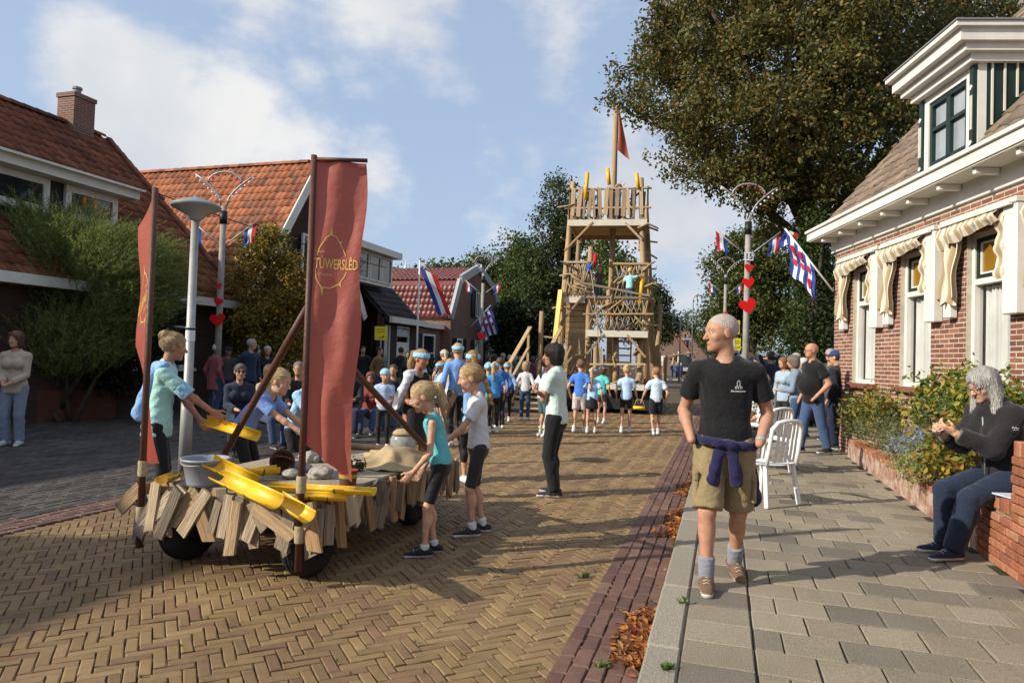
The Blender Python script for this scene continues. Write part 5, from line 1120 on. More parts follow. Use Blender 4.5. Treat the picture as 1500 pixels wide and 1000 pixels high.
        if len(q):
            if mid and st != 'thin':           # loose strands lying on the mass
                ns = 900 if near else 350; ii = NPR.randint(0, len(v), ns); tie = hp((0, -.42, .28)) if st in ('ponytail', 'bun') else hp((.05, -.44, .02)) if st == 'braid' else None; SV = []; SQ = []
                gx = np.gradient(F.f, F.h)
                def sd_(p): i3 = np.clip(((p - F.lo) / F.h).round().astype(int), 0, F.n - 1).T; nn = np.stack([g[tuple(i3)] for g in gx], 1); return F.f[tuple(i3)], nn / (np.linalg.norm(nn, axis=1)[:, None] + 1e-9)
                p = v[ii].copy(); lift = NPR.uniform(.001, .006, ns)[:, None] * (hh / .24); off = len(v); rows = []
                for k_ in range(5):
                    dd, nn = sd_(p); p = p - nn * dd[:, None]; pr = p + nn * lift; fl = np.tile(E([0, 0, -1.]), (ns, 1)) + NPR.normal(0, .25, (ns, 3))
                    if tie is not None: w_ = (np.linalg.norm(p - Ch, axis=1) < .62 * hh)[:, None]; td = tie - p; td /= np.linalg.norm(td, axis=1)[:, None] + 1e-9; fl = np.where(w_, td + NPR.normal(0, .08, (ns, 3)), fl)
                    fl = fl - nn * (fl * nn).sum(1)[:, None]; fl /= np.linalg.norm(fl, axis=1)[:, None] + 1e-9; sd2 = np.cross(nn, fl) * (.0016 if k_ < 4 else .0004) * (hh / .22) * (1 if near else 1.6); rows.append((pr - sd2, pr + sd2)); p = p + fl * .13 * hh * NPR.uniform(.7, 1.1, (ns, 1))
                for k_ in range(5): SV += [rows[k_][0], rows[k_][1]]
                a = np.arange(ns)
                for k_ in range(4): SQ.append(np.stack([off + 2 * k_ * ns + a, off + (2 * k_ + 1) * ns + a, off + (2 * k_ + 3) * ns + a, off + (2 * k_ + 2) * ns + a], 1))
                v = np.concatenate([v] + SV); q = np.concatenate([q] + SQ)
            link('hair', mesh_vf('hair', [(v, q)], hairmat(hc)), T)
    if band or cap:
        hv = hh / (36 if near else 26 if mid else 14); F = Fld(Ch - .7 * hh, Ch + .75 * hh, hv); th = .075 if hair[0] != 'bald' else .035
        F.put(ell(hp((0, -.06, .14)), E([.33 + th, .42 + th, .37 + th]) * hh, RHd.T), .02)
        nz = RHd @ E([0, -.16 if band else .12, 1]); nz /= np.linalg.norm(nz)
        if band:
            col, full = band if isinstance(band[0], tuple) else (band, False); F.cut(hp((0, 0, .10)), nz)
            if not full: F.cut(hp((0, 0, .34)), -nz)
            else: F.put(ell(hp((0, -.5, .05)), E([.12, .10, .1]) * hh), .04 * hh)
            F.wrinkle(.010 * hh, .10 * hh, 5); link('headband' if not full else 'bandana', mesh_vf('headband', [F.out()], clothmat(col)), T)
        else:
            F.cut(hp((0, 0, .12)), nz).put(ell(hp((0, .52, .17)), E([.26, .26, .035]) * hh, RHd.T), .03 * hh); link('cap', mesh_vf('cap', [F.out()], clothmat(cap)), T)
    if glasses:
        mg = MB(); M4 = Matrix(RHd.tolist()).to_4x4(); M4.translation = Ch
        for q in (-1, 1):
            mg.lathe([(.075 * hh, -.01 * hh), (.085 * hh, 0), (.075 * hh, .01 * hh)] if glasses == 'clear' else [(0.001, -.01 * hh), (.085 * hh, -.005 * hh), (.085 * hh, .005 * hh), (.001, .01 * hh)], 12, M4 @ Matrix.Translation((q * .13 * hh, .43 * hh, .03 * hh)) @ Matrix.Rotation(math.pi / 2, 4, 'X'))
            mg.tube([M4 @ Vector((q * .215 * hh, .42 * hh, .05 * hh)), M4 @ Vector((q * .35 * hh, .0, .03 * hh))], .010 * hh, 5)
        mg.tube([M4 @ Vector((-.05 * hh, .44 * hh, .05 * hh)), M4 @ Vector((.05 * hh, .44 * hh, .05 * hh))], .012 * hh, 5); mg.build('glasses', m_black, T)
    T['_j'] = 0; del T['_j']
    return dict(root=T, arms=arms, legs=legs, hp=hp, Hc=Hc, S=S, ux=ux, uy=uy, uz=uz, RS=RS, RH=RH, H=H, hh=hh, br=br, shirt=sh, pants=pob, d=d, rz=rz, mid=mid_, RHd=RHd, Ch=Ch)
def decal(src, target, direction, m, name, parent, off=.002):
    """lay a flat mesh builder on a surface along a direction (local space of the person)"""
    me = target.data; bv = BVHTree.FromPolygons([v.co[:] for v in me.vertices], [tuple(p.vertices) for p in me.polygons]); dr = Vector(direction); out = []
    for p in src.v:
        hit, n, i, ds = bv.ray_cast(Vector(p) - dr * .5, dr, 1.0); out.append(tuple((hit if hit is not None else Vector(p)) - dr * off))
    src.v = out; return src.build(name, m, parent)
def text_mesh(s, size=1.0, bold=0.0):
    """letters as flat faces: list of verts (x,y) and faces"""
    c = bpy.data.curves.new('letters', 'FONT'); c.body = s; c.size = size; c.align_x = 'CENTER'; c.offset = bold; c.resolution_u = 3; o = bpy.data.objects.new('letters', c); COL.objects.link(o)
    dg = bpy.context.evaluated_depsgraph_get(); me = bpy.data.meshes.new_from_object(o.evaluated_get(dg)); bpy.data.objects.remove(o)
    return [tuple(v.co) for v in me.vertices], [tuple(p.vertices) for p in me.polygons]
# ================================================================ STREET FURNITURE
m_galv = mat('galvanised_steel', (.36, .36, .34), .5, .25, 4, .15, 60, metal=.35)
m_gpost = mat('grey_wood_post', (.30, .275, .24), .8, .25, 6, .4, 50)
m_heart = mat('red_heart_paint', (.72, .012, .012), .45, .05, 3)
m_bulb = mat('white_bulb', (.75, .75, .72), .3, .05); m_rbulb = mat('red_bulb', (.35, .03, .03), .3, .05)
m_fr = mat('flag_red', (.50, .025, .03), .8, .1, 5); m_fw = mat('flag_white', (.72, .72, .72), .8, .06, 5); m_fb = mat('flag_blue', (.02, .06, .28), .8, .1, 5)
def flag(name, parent, p, ax, dn, L, Hh, stripes, wave=.06, sag=.25, emblem=False):
    """cloth strip mesh: p hoist corner, ax along the fly, dn down the hoist"""
    ax = Vector(ax).normalized(); dn = Vector(dn).normalized(); nr = ax.cross(dn).normalized(); nu = 14; mb = MB()
    ms = {'r': m_fr, 'w': m_fw, 'b': m_fb}; keys = list(dict.fromkeys(stripes)); n = len(stripes)
    f = lambda u, v: Vector(p) + ax * L * u * (1 - .18 * v) + dn * Hh * v + nr * wave * math.sin(u * 7 + v * 2.5) * (u + .15) + Vector((0, 0, -sag * L * u * u)) + ax * .05 * math.sin(v * 9) * u
    for k, c in enumerate(stripes):
        mb.mi = keys.index(c); mb.grid(lambda u, v: f(u, (k + v) / n), nu, 3)
    o = mb.build(name, [ms[c] for c in keys], parent, True)
    return o, f
def arch_post(base, H, label, flags=True, hearts=(), right=False, plate=None, vdir=None, detail=True):
    t = thing('festive_lamp_post', label, 'lamp post', base, 0, 'festive arch lamp posts')
    a = vdir or Vector((CR.x, CR.y, 0)).normalized()
    MB().tube([(0, 0, 0), (0, 0, H * .5), (0, 0, H)], [.085, .075, .065], 10).build('pole', m_gpost, t, True)
    MB().tube([(0, 0, H - .42), (0, 0, H - .12)], .085, 10).build('clamp', m_black, t, True)
    for sx in (-1, 1):
        pts = [a * sx * (.06 + .62 * k ** 1.5) + Vector((0, 0, H + .0 + .72 * k ** .8)) for k in (0, .2, .4, .6, .8, 1)]; ar = MB().tube(pts, .022, 6).build('arm', m_galv, t, True)
        if detail:
            for k in range(7): q = pts[1].lerp(pts[5], k / 6); MB().ball(q + Vector((0, 0, -.06)) - a * sx * .02, .028, 6, 4).build('bulb', m_bulb, ar, True)
    pts = [a * .40 * math.cos(x) + Vector((0, 0, H + .52 + .28 * math.sin(x))) for x in np.linspace(math.pi, 0, 9)]; ar = MB().tube(pts, .022, 6).build('arch', m_galv, t, True)
    if detail:
        for q in pts[1:-1]: MB().ball(q + Vector((0, 0, -.07)), .028, 6, 4).build('bulb', m_rbulb, ar, True)
    if flags:
        for sx in (-1, 1):
            p0 = Vector((0, 0, H - .95)); p1 = p0 + a * sx * .78 + Vector((0, 0, .62)); st = MB().tube([p0 - (p1 - p0) * .15, p1], .016, 6).build('flag_stick', m_galv, t, True)
            flag('flag', st, p1, Vector((a * sx * -.10 + Vector((0, 0, -1)))), a * sx * -1 + Vector((0, 0, -.75)), .46, .34, 'rwb' if True else '', .03, 0)
    for i, (z, s) in enumerate(hearts):
        pts = []
        for k in range(28):
            q = 2 * math.pi * k / 28; pts.append((16 * math.sin(q) ** 3 / 17 * s, (13 * math.cos(q) - 5 * math.cos(2 * q) - 2 * math.cos(3 * q) - math.cos(4 * q)) / 17 * s))
        n_ = Vector((-CF.x, -CF.y, 0)).normalized(); M = frame((-n_.y, n_.x, 0), (0, 0, 1), (n_.x, n_.y, 0), Vector((0, 0, z)) + n_ * .085) @ Matrix.Rotation((-.25, .12, .3, -.2)[i % 4], 4, 'Z')
        hme = MB().prism(pts, .015, M).build('heart', m_heart, t)
    if plate:
        n_ = Vector((-CF.x, -CF.y, 0)).normalized(); R_ = Vector((-n_.y, n_.x, 0)); c = Vector((0, 0, plate[1])) + n_ * .085
        pl = MB().box((0, 0, 0), (.21, .20, .012), frame(R_, (0, 0, 1), n_, c)).build('number_plate', m_fw, t)
        v, f = text_mesh(plate[0], .19, .004); MB().add(v, f, frame(R_, (0, 0, 1), n_, c + n_ * .009 + Vector((0, 0, -.065)))).build('number', m_black, pl)
    return t
b = G(315, 610); arch_post(b, D(325, 300, (b - CAMP).dot(CF)).z, 'arch lamp post with bulbs and two flags behind the round street lamp', hearts=((D(318, 443, 16).z, .12), (D(318, 469, 16).z, .19), (D(318, 420, 16).z, .08)))
p = C(.3425 * 16.2, 16.2); arch_post((p.x, p.y, PAVZ), D(1090, 322, 16.2).z, 'arch lamp post with number 15 plate and red hearts on the right', hearts=((D(1092, 396, 16).z, .115), (D(1094, 418, 16).z, .155), (D(1093, 452, 16).z, .215)), plate=('15', D(1092, 381, 16.2).z))
p = C(-.045 * 30, 30); lp3 = arch_post((p.x, p.y, 0), D(706, 400, 30).z, 'arch lamp post with flags in front of the gambrel house gable', hearts=((D(703, 492, 30).z, .22),))
p = C(.311 * 31, 31); arch_post((p.x, p.y, PAVZ), D(1060, 405, 31).z, 'smaller looking arch lamp post with two flags right of the man', hearts=((D(1063, 462, 31).z, .10), (D(1063, 475, 31).z, .10), (D(1068, 498, 31).z, .18)))
p = C(.325 * 62, 62); arch_post((p.x, p.y, PAVZ), 5.2, 'farthest arch lamp post on the right, very small', flags=False, detail=False)
# round street lamp on the left
b = G(270, 692); dl = (b - CAMP).dot(CF); hz = D(290, 318, dl).z; sl_ = thing('street_lamp', 'grey street lamp with wide shallow bowl head standing by the gutter', 'street lamp', b)
MB().tube([(0, 0, 0), (0, 0, .9), (0, 0, .92), (0, 0, hz)], [.075, .07, .055, .045], 14).build('pole', m_galv, sl_, True)
st = MB().lathe([(.0565, 1.62), (.0565, 1.80)], 14).build('sticker', m_fw, sl_, True); MB().lathe([(.0572, 1.76), (.0572, 1.79)], 14).build('sticker_print', m_black, st, True)
m_bowl = mat('lamp_bowl', (.42, .41, .38), .35, .1, 4); m_lid = mat('lamp_lid', (.22, .24, .25), .45, .15, 4)
MB().lathe([(.05, hz - .03), (.10, hz), (.12, hz + .04), (.285, hz + .13)], 28).build('bowl', m_bowl, sl_, True)
MB().lathe([(.285, hz + .128), (.30, hz + .15), (.29, hz + .165), (.12, hz + .235), (.05, hz + .245), (.03, hz + .275), (.001, hz + .28)], 28).build('lid', m_lid, sl_, True)
# cables across the street
def cable(label, a, b, sag, r=.012):
    a = Vector(a); b = Vector(b); pts = [a.lerp(b, k / 14) + Vector((0, 0, -sag * 4 * (k / 14) * (1 - k / 14))) for k in range(15)]; tag(MB().tube(pts, r, 5).build('cable', m_black, None, True), label, 'cable')
cable('thin black cable from the left house past the lamp to the banner', D(228, 282, 17), D(565, 392, 24), .1, .014)
cable('dark overhead cable rising from the number 15 lamp post into the tree', D(1095, 320, 16.2), D(1185, -30, 13), .2, .014)
# flagpole with hanging flag
p = C(-.139 * 27, 27); fp = thing('flagpole', 'white flagpole with long red white blue flag before the dark roofed house', 'flagpole', (p.x, p.y, 0)); zt = D(612, 380, 27).z
MB().tube([(0, 0, 0), (0, 0, zt)], [.05, .035], 8).build('pole', m_fw, fp, True); MB().ball((0, 0, zt + .04), .06, 8, 6).build('knob', m_galv, fp, True)
flag('flag', fp, (0, 0, zt - .3), (a_ := Vector((CR.x, CR.y, 0)).normalized()) * .42 + Vector((0, 0, -1)), a_ * .75 + Vector((0, 0, -.35)), 2.0, .75, 'bwr', .12, .0)
# provincial flag on the cottage corner and on the third post
def fris(root, p0, dirv, L, label=None, W_=1.2, Hh=.95, down=(0, 0, -1), ax=None):
    p0 = Vector(p0); dirv = Vector(dirv).normalized(); MB().tube([p0, p0 + dirv * L], .018, 6).build('flag_staff', m_fw, root, True)
    tip = p0 + dirv * L * .97; f_o, f = flag('flag', root, tip, ax or Vector((.5, -.2, -.8)), -dirv, W_, Hh, 'bwbwbwb', .10, .05)
    for u, v in ((.30, .22), (.62, .2), (.25, .5), (.55, .5), (.35, .78), (.7, .78)):
        c = f(u, v); dx = (f(u + .02, v) - c).normalized(); dy = (f(u, v + .02) - c).normalized(); nr = dx.cross(dy).normalized(); pts = []
        for k in range(16):
            q = 2 * math.pi * k / 16; pts.append((16 * math.sin(q) ** 3 / 17 * .10, (13 * math.cos(q) - 5 * math.cos(2 * q) - 2 * math.cos(3 * q)) / 17 * .10))
        MB().prism(pts, .03, frame(dx, dy, nr, c - nr * .015)).build('leaf_emblem', m_fr, f_o)
ff = HM @ Vector((.05, -.05, 2.95)); fl = thing('provincial_flag', 'blue and white striped flag with red leaf shapes on a staff at the cottage corner', 'flag', ff)
tipw = D(1150, 335, 13.0); fris(fl, (0, 0, 0), tipw - ff, (tipw - ff).length, ax=Vector((CR.x, CR.y, 0)) * .12 + Vector((0, 0, -1)), W_=.72, Hh=.85)
pn = thing('pennant', 'short red white blue pennant at the tip of the cottage flag staff', 'flag', tipw); flag('cloth', pn, (0, 0, 0), Vector((CR.x, CR.y, 0)) * -.35 + Vector((0, 0, -.8)), Vector((CR.x, CR.y, 0)) + Vector((0, 0, -.4)), .32, .28, 'bwr', .04, .1)
p3 = Vector(lp3.location); fl2 = thing('provincial_flag', 'blue and white striped flag with red leaf shapes leaning out from the gambrel house', 'flag', D(690, 478, 30)); t2 = D(719, 447, 30) - Vector(fl2.location); fris(fl2, (0, 0, 0), t2, t2.length, ax=Vector((CR.x, CR.y, 0)) * .35 + Vector((0, 0, -.9)), W_=1.1, Hh=.9)
# yellow notice boards
m_yel = mat('yellow_board', (.80, .68, .03), .6, .08, 4)
def notice(label, px, py, d, w, h, post=True):
    p = D(px, py, d); t = thing('notice_board', label, 'sign', (p.x, p.y, 0 if post else 0)); n_ = Vector((-CF.x, -CF.y, 0)).normalized(); R_ = Vector((-n_.y, n_.x, 0)); M = frame(R_, (0, 0, 1), n_, Vector((0, 0, p.z)))
    bd = MB().box((0, 0, 0), (w, h, .02), M).build('board', m_yel, t)
    for k, (y, ww) in enumerate(((.28, .6), (.12, .7), (-.30, .35))): MB().box((0, y * h, .0125), (ww * w, .035 * h, .004), M).build('print', m_black, bd)
    MB().box((-.05 * w, -.30 * h, .013), (.12 * w, .12 * h, .004), M @ Matrix.Rotation(.78, 4, 'Z')).build('print', m_black, bd)
    if post: MB().tube([(0, 0, 0), Vector((0, 0, p.z + h * .4)) - n_ * .04], .025, 6).build('post', m_galv, t)
    return t
notice('upper yellow notice board with arrow on the right pavement', 1077, 479, 20, .26, .40); notice('lower yellow notice board under the first on the right pavement', 1079, 504, 20.4, .24, .36); notice('yellow notice in the shop window of the dark roofed house', 558, 488, 25.0, .45, .5)
# white plastic garden chairs
m_plas = mat('white_plastic', (.74, .74, .72), .35, .05, 4, spec=.5)
def chair(loc, rz, label):
    t = thing('garden_chair', label, 'chair', loc, rz, 'white plastic chairs on the pavement')
    MB().grid(lambda u, v: ((u - .5) * .44, (v - .5) * .44, .42 + .02 * math.cos(v * 5) - .02 * (1 - (2 * u - 1) ** 2)), 8, 8).build('seat', m_plas, t, True)
    for sx in (-1, 1):
        for sy in (-1, 1): MB().bar((sx * .25, sy * .25, 0), (sx * .21, sy * .19, .42 if sy > 0 else .42), .05, .035, (1, 0, 0), .008).build('leg', m_plas, t)
        MB().tube([(sx * .24, .22, .42), (sx * .27, .22, .60), (sx * .28, .10, .66), (sx * .28, -.12, .65), (sx * .24, -.24, .68)], [.02, .022, .026, .026, .022], 8).build('armrest', m_plas, t, True)
    mb = MB()
    pr = lambda u, z: Vector(((u - .5) * 2 * (.23 - .04 * max(0, z - .6)), -.22 - .16 * (z - .42) - .03 * (1 - (2 * u - 1) ** 2), z))
    mb.tube([pr(0, z) for z in (.42, .55, .7, .80)] + [pr(u, .86 + .03 * math.sin(u * math.pi)) for u in (.12, .3, .5, .7, .88)] + [pr(1, z) for z in (.80, .7, .55, .42)], .022, 8); bk = mb.build('back_frame', m_plas, t, True)
    for k in range(5): u = .2 + .15 * k; MB().bar(pr(u, .46), pr(u, .86), .035, .012, (0, 1, 0)).build('back_slat', m_plas, t)
    return t
fz = lambda f: (lambda v: math.atan2(v.y, v.x) - math.pi / 2)(-_F0 * math.cos(math.radians(f)) + _R0 * math.sin(math.radians(f)))
chair(G(1118, 735, PAVZ), fz(-150), 'empty white plastic garden chair just behind the walking man')
CH2 = G(1118, 690, PAVZ); chair(CH2, fz(-150), 'white plastic garden chair with the spotted blouse woman seated in it')
# far street light masts
for px, top, d, lb in ((995, 462, 60, 'pale street mast with curved arm in front of the far trees'), (1013, 432, 75, 'dark thin mast rising above the tractor')):
    p = D(px, 540, d); zt = D(px, top, d).z; t = thing('street_mast', lb, 'lamp post', (p.x, p.y, 0)); aa = Vector((CR.x, CR.y, 0)); MB().tube([(0, 0, 0), (0, 0, zt - .5), aa * .15 + Vector((0, 0, zt - .12)), aa * (1.2 if px < 1000 else .5) + Vector((0, 0, zt))], [.09, .06, .05, .05], 6).build('mast', m_galv if px < 1000 else m_lead, t, True); MB().box(tuple(aa * (1.3 if px < 1000 else .6) + Vector((0, 0, zt))), (.4, .2, .1)).build('lamp_head', m_lead, t)
# little white spire beyond the roofs
p = D(594, 400, 120); sp = thing('white_spire', 'slim white spire beyond the maroon roof', 'spire', (p.x, p.y, 0)); z0 = p.z
MB().box((0, 0, z0 / 2), (1.3, 1.3, z0)).build('tower', m_fw, sp); MB().lathe([(.9, z0), (.3, z0 + .8), (.12, z0 + 1.6), (.03, z0 + 2.4)], 8).build('cap', m_fw, sp)
# parked van far right behind the crowd
p = D(1108, 530, 30); vn = thing('parked_van', 'dark van parked beyond the spectators on the right', 'van', (p.x, p.y, PAVZ), fz(-70)); m_van = mat('van_paint', (.03, .04, .05), .25, .05, 3, coat=.5)
mb = MB(); mb.prism([(-2.2, .35), (2.2, .35), (2.25, .95), (1.6, 1.15), (1.05, 1.85), (-2.15, 1.9), (-2.25, 1.0)], 1.8, frame((0, 1, 0), (0, 0, 1), (1, 0, 0), Vector((-.9, 0, 0)))); bd = mb.build('body', m_van, vn)
for sx in (-.905, .905):
    for y0, y1 in ((-2.0, -.8), (-.7, .2), (.3, 1.1)): MB().box((sx, (y0 + y1) / 2, 1.48), (.02, y1 - y0, .5)).build('window', m_glass, vn)
    for y in (-1.45, 1.45):
        wv = MB().lathe([(.001, -.1), (.33, -.1), (.34, 0), (.33, .1), (.001, .1)], 16, Matrix.Translation((sx * .93, y, .33)) @ Matrix.Rotation(math.pi / 2, 4, 'Y')).build('wheel', m_black, vn, True)
# ================================================================ CART WITH PLANK SKIRT
WD = [(.42, .29, .165), (.36, .25, .15), (.46, .34, .21), (.30, .22, .145), (.50, .38, .25), (.34, .26, .18), (.40, .26, .13), (.26, .20, .14)]
m_wood = mat('weathered_plank', WD[0], .8, .30, 1.0, .5, 3.0, pal=WD, isl=.10, grain=(26, 26, 2.2), spec=.2)
m_plank = mat('offcut_plank', WD[0], .85, .38, 1.0, .6, 3.0, pal=[(.36, .25, .145), (.26, .20, .14), (.42, .32, .21), (.20, .16, .12), (.47, .37, .25), (.33, .21, .105), (.38, .27, .16), (.16, .13, .105), (.29, .23, .165), (.40, .25, .13)], isl=.2, grain=(34, 2.6, 34), spec=.15)
m_wood2 = mat('fresh_timber', (.43, .30, .165), .75, .22, 1.0, .3, 3.0, grain=(22, 22, 1.8), isl=.14, spec=.2)
m_log = mat('peeled_log', (.36, .255, .145), .75, .28, 1.0, .35, 2.0, grain=(16, 16, 1.6), isl=.16, spec=.2)
m_tyre = mat('rubber', (.012, .012, .012), .75, .3, 12, .4, 60); m_rim = mat('dark_rim', (.03, .03, .03), .5, .3, 8)
m_pole = mat('brown_pole', (.095, .038, .024), .55, .25, 8, .2, 40); m_rope = mat('rope', (.42, .33, .20), .9, .3, 30, .5, 120)
m_yelp = mat('yellow_plastic', (.78, .46, .015), .42, .20, 9, .15, 30, spec=.45, low=.15)
CO = G(465, 843); cart = thing('festival_cart', 'flat cart skirted with weathered plank offcuts on rubber wheels', 'cart', (CO.x, CO.y, 0)); DZ = .56
# local frame: x to the right across the cart, y back along the street
X0, X1, Y0, Y1 = -1.25, .10, -.22, 2.12
m_deckm = mat('sandy_deck', (.33, .27, .20), .95, .35, 4, .5, 40)
MB().box(((X0 + X1) / 2, (Y0 + Y1) / 2, DZ - .05), (X1 - X0 - .04, Y1 - Y0 - .04, .08)).build('deck_frame', m_wood, cart)
for i in range(9): y = Y0 + .02 + (Y1 - Y0 - .04) * (i + .5) / 9; MB().box(((X0 + X1) / 2, y, DZ), (X1 - X0, (Y1 - Y0) / 9 - .008, .025), None, .003).build('deck_board', m_deckm, cart)
for x, y in ((X1 - .17, 0), (X0 + .17, .0), (X1 - .17, 1.6), (X0 + .17, 1.6)):
    R = .255; w = MB().lathe([(.13, -.08), (.20, -.085), (.235, -.075), (R, -.05), (R, .05), (.235, .075), (.20, .085), (.13, .08)], 30, Matrix.Translation((x, y, R)) @ Matrix.Rotation(math.pi / 2, 4, 'Y')).build('wheel', m_tyre, cart, True)
    MB().lathe([(.001, .03), (.05, .06), (.06, .03), (.12, .03), (.135, .07), (.14, .08)], 20, Matrix.Translation((x, y, R)) @ Matrix.Rotation(math.pi / 2, 4, 'Y')).build('rim', m_rim, w, True)
    for g in (-.028, 0, .028): MB().lathe([(R - .001, g - .004), (R + .004, g - .003), (R + .004, g + .003), (R - .001, g + .004)], 30, Matrix.Translation((x, y, R)) @ Matrix.Rotation(math.pi / 2, 4, 'Y')).build('tread', m_tyre, w, True)
for y in (0, 1.6): MB().tube([(X0 + .17, y, .255), (X1 - .17, y, .255)], .03, 8).build('axle', m_rim, cart)
def plank(x, y, top, ln, wdt, ang, nrm, off, tilt=0):
    n = Vector(nrm); r = Vector((-n.y, n.x, 0)); th = U(.014, .026); k1, k2 = U(-.25, .25), U(-.45, .45); hw = wdt / 2
    P = [(-hw, -ln - hw * k2), (hw, -ln + hw * k2), (hw, hw * k1), (-hw, -hw * k1)]
    mb = MB(); mb.prism(P, th); o = mb.build('plank', m_plank, cart)
    M = frame(r, (0, 0, 1), r.cross(Vector((0, 0, 1))), Vector((x, y, top)) + n * off) if r.cross(Vector((0, 0, 1))).dot(n) > 0 else frame(-r, (0, 0, 1), (-r).cross(Vector((0, 0, 1))), Vector((x, y, top)) + n * off)
    # own z of the mesh lies along the plank so the grain follows it
    o.matrix_local = M @ Matrix.Rotation(math.radians(ang), 4, 'Z') @ Matrix.Rotation(tilt, 4, 'X')
    return o
random.seed(21)
for lay in range(2):
    x = X0 - .03
    while x < X1 + .02:
        plank(x, Y0, DZ + U(-.06, .02) - lay * .0, U(.20, .42), U(.055, .105), U(-48, 50), (0, -1, 0), .012 + lay * .03, U(-.09, .04)); x += U(.07, .11)
    y = Y0
    while y < Y1 + .05:
        plank(X1, y, DZ + U(-.06, .01), U(.18, .36), U(.06, .10), U(-26, 26), (1, 0, 0), .012 + lay * .03, U(-.09, .04)); y += U(.08, .12)
    y = Y0
    while y < Y1 and lay == 0: plank(X0, y, DZ + U(-.05, .01), U(.18, .3), .07, U(-24, 24), (-1, 0, 0), .012); y += .11
for (x, z, ln, wd_, a) in ((-.30, DZ - .07, .34, .085, 62), (-.02, DZ - .03, .30, .10, -14), (-.45, DZ - .04, .36, .085, -6), (-.93, DZ + .0, .38, .08, -24), (-1.12, DZ + .03, .34, .075, -8)):
    plank(x, Y0, z, ln, wd_, a, (0, -1, 0), .065)
# poles and banners
def banner(px_top, root, base, ztop, label_text, ax, L, Wd, wave, sweep, names, sp=1):
    """hanging banner: pole at base, cloth from the pole towards ax"""
    ax = Vector(ax).normalized(); nr = Vector((-ax.y, ax.x, 0))
    def f(u, v):                             # u across, v down
        return Vector(base) + Vector((0, 0, ztop - L * v - (.10 * u if v > .9 else .0))) + ax * (Wd * u * (1 - sweep * v * v * .35)) + nr * (wave * math.sin(v * 4.2 + .6) * u * .8 + .005 * math.sin(v * 31 + u * 9) * u * (1 - u) * 2 + .006 * math.sin(u * 14 - v * 9) * v + sweep * .42 * v * v * v * u + .012 * math.sin(u * 9 + v * 7)) + ax * (.015 * math.sin(v * 13) * u) + Vector((0, 0, -.16 * u * max(0, v - .72) / .28))
    return f
m_ban = mat('banner_cloth', (.47, .135, .098), .42, .10, 2, .25, 22, spec=.45); _t = m_ban.node_tree; _b = _t.nodes['Principled BSDF']; _tr = NN(_t, 'ShaderNodeBsdfTranslucent'); _tr.inputs[0].default_value = (.55, .10, .065, 1); _mx = NN(_t, 'ShaderNodeMixShader'); _mx.inputs[0].default_value = .34; _o = _t.nodes['Material Output']; _t.links.new(_b.outputs[0], _mx.inputs[1]); _t.links.new(_tr.outputs[0], _mx.inputs[2]); _t.links.new(_mx.outputs[0], _o.inputs[0])
m_gold = mat('gold_print', (.75, .46, .12), .6, .05); m_hem = mat('white_hem', (.70, .68, .66), .7, .05)
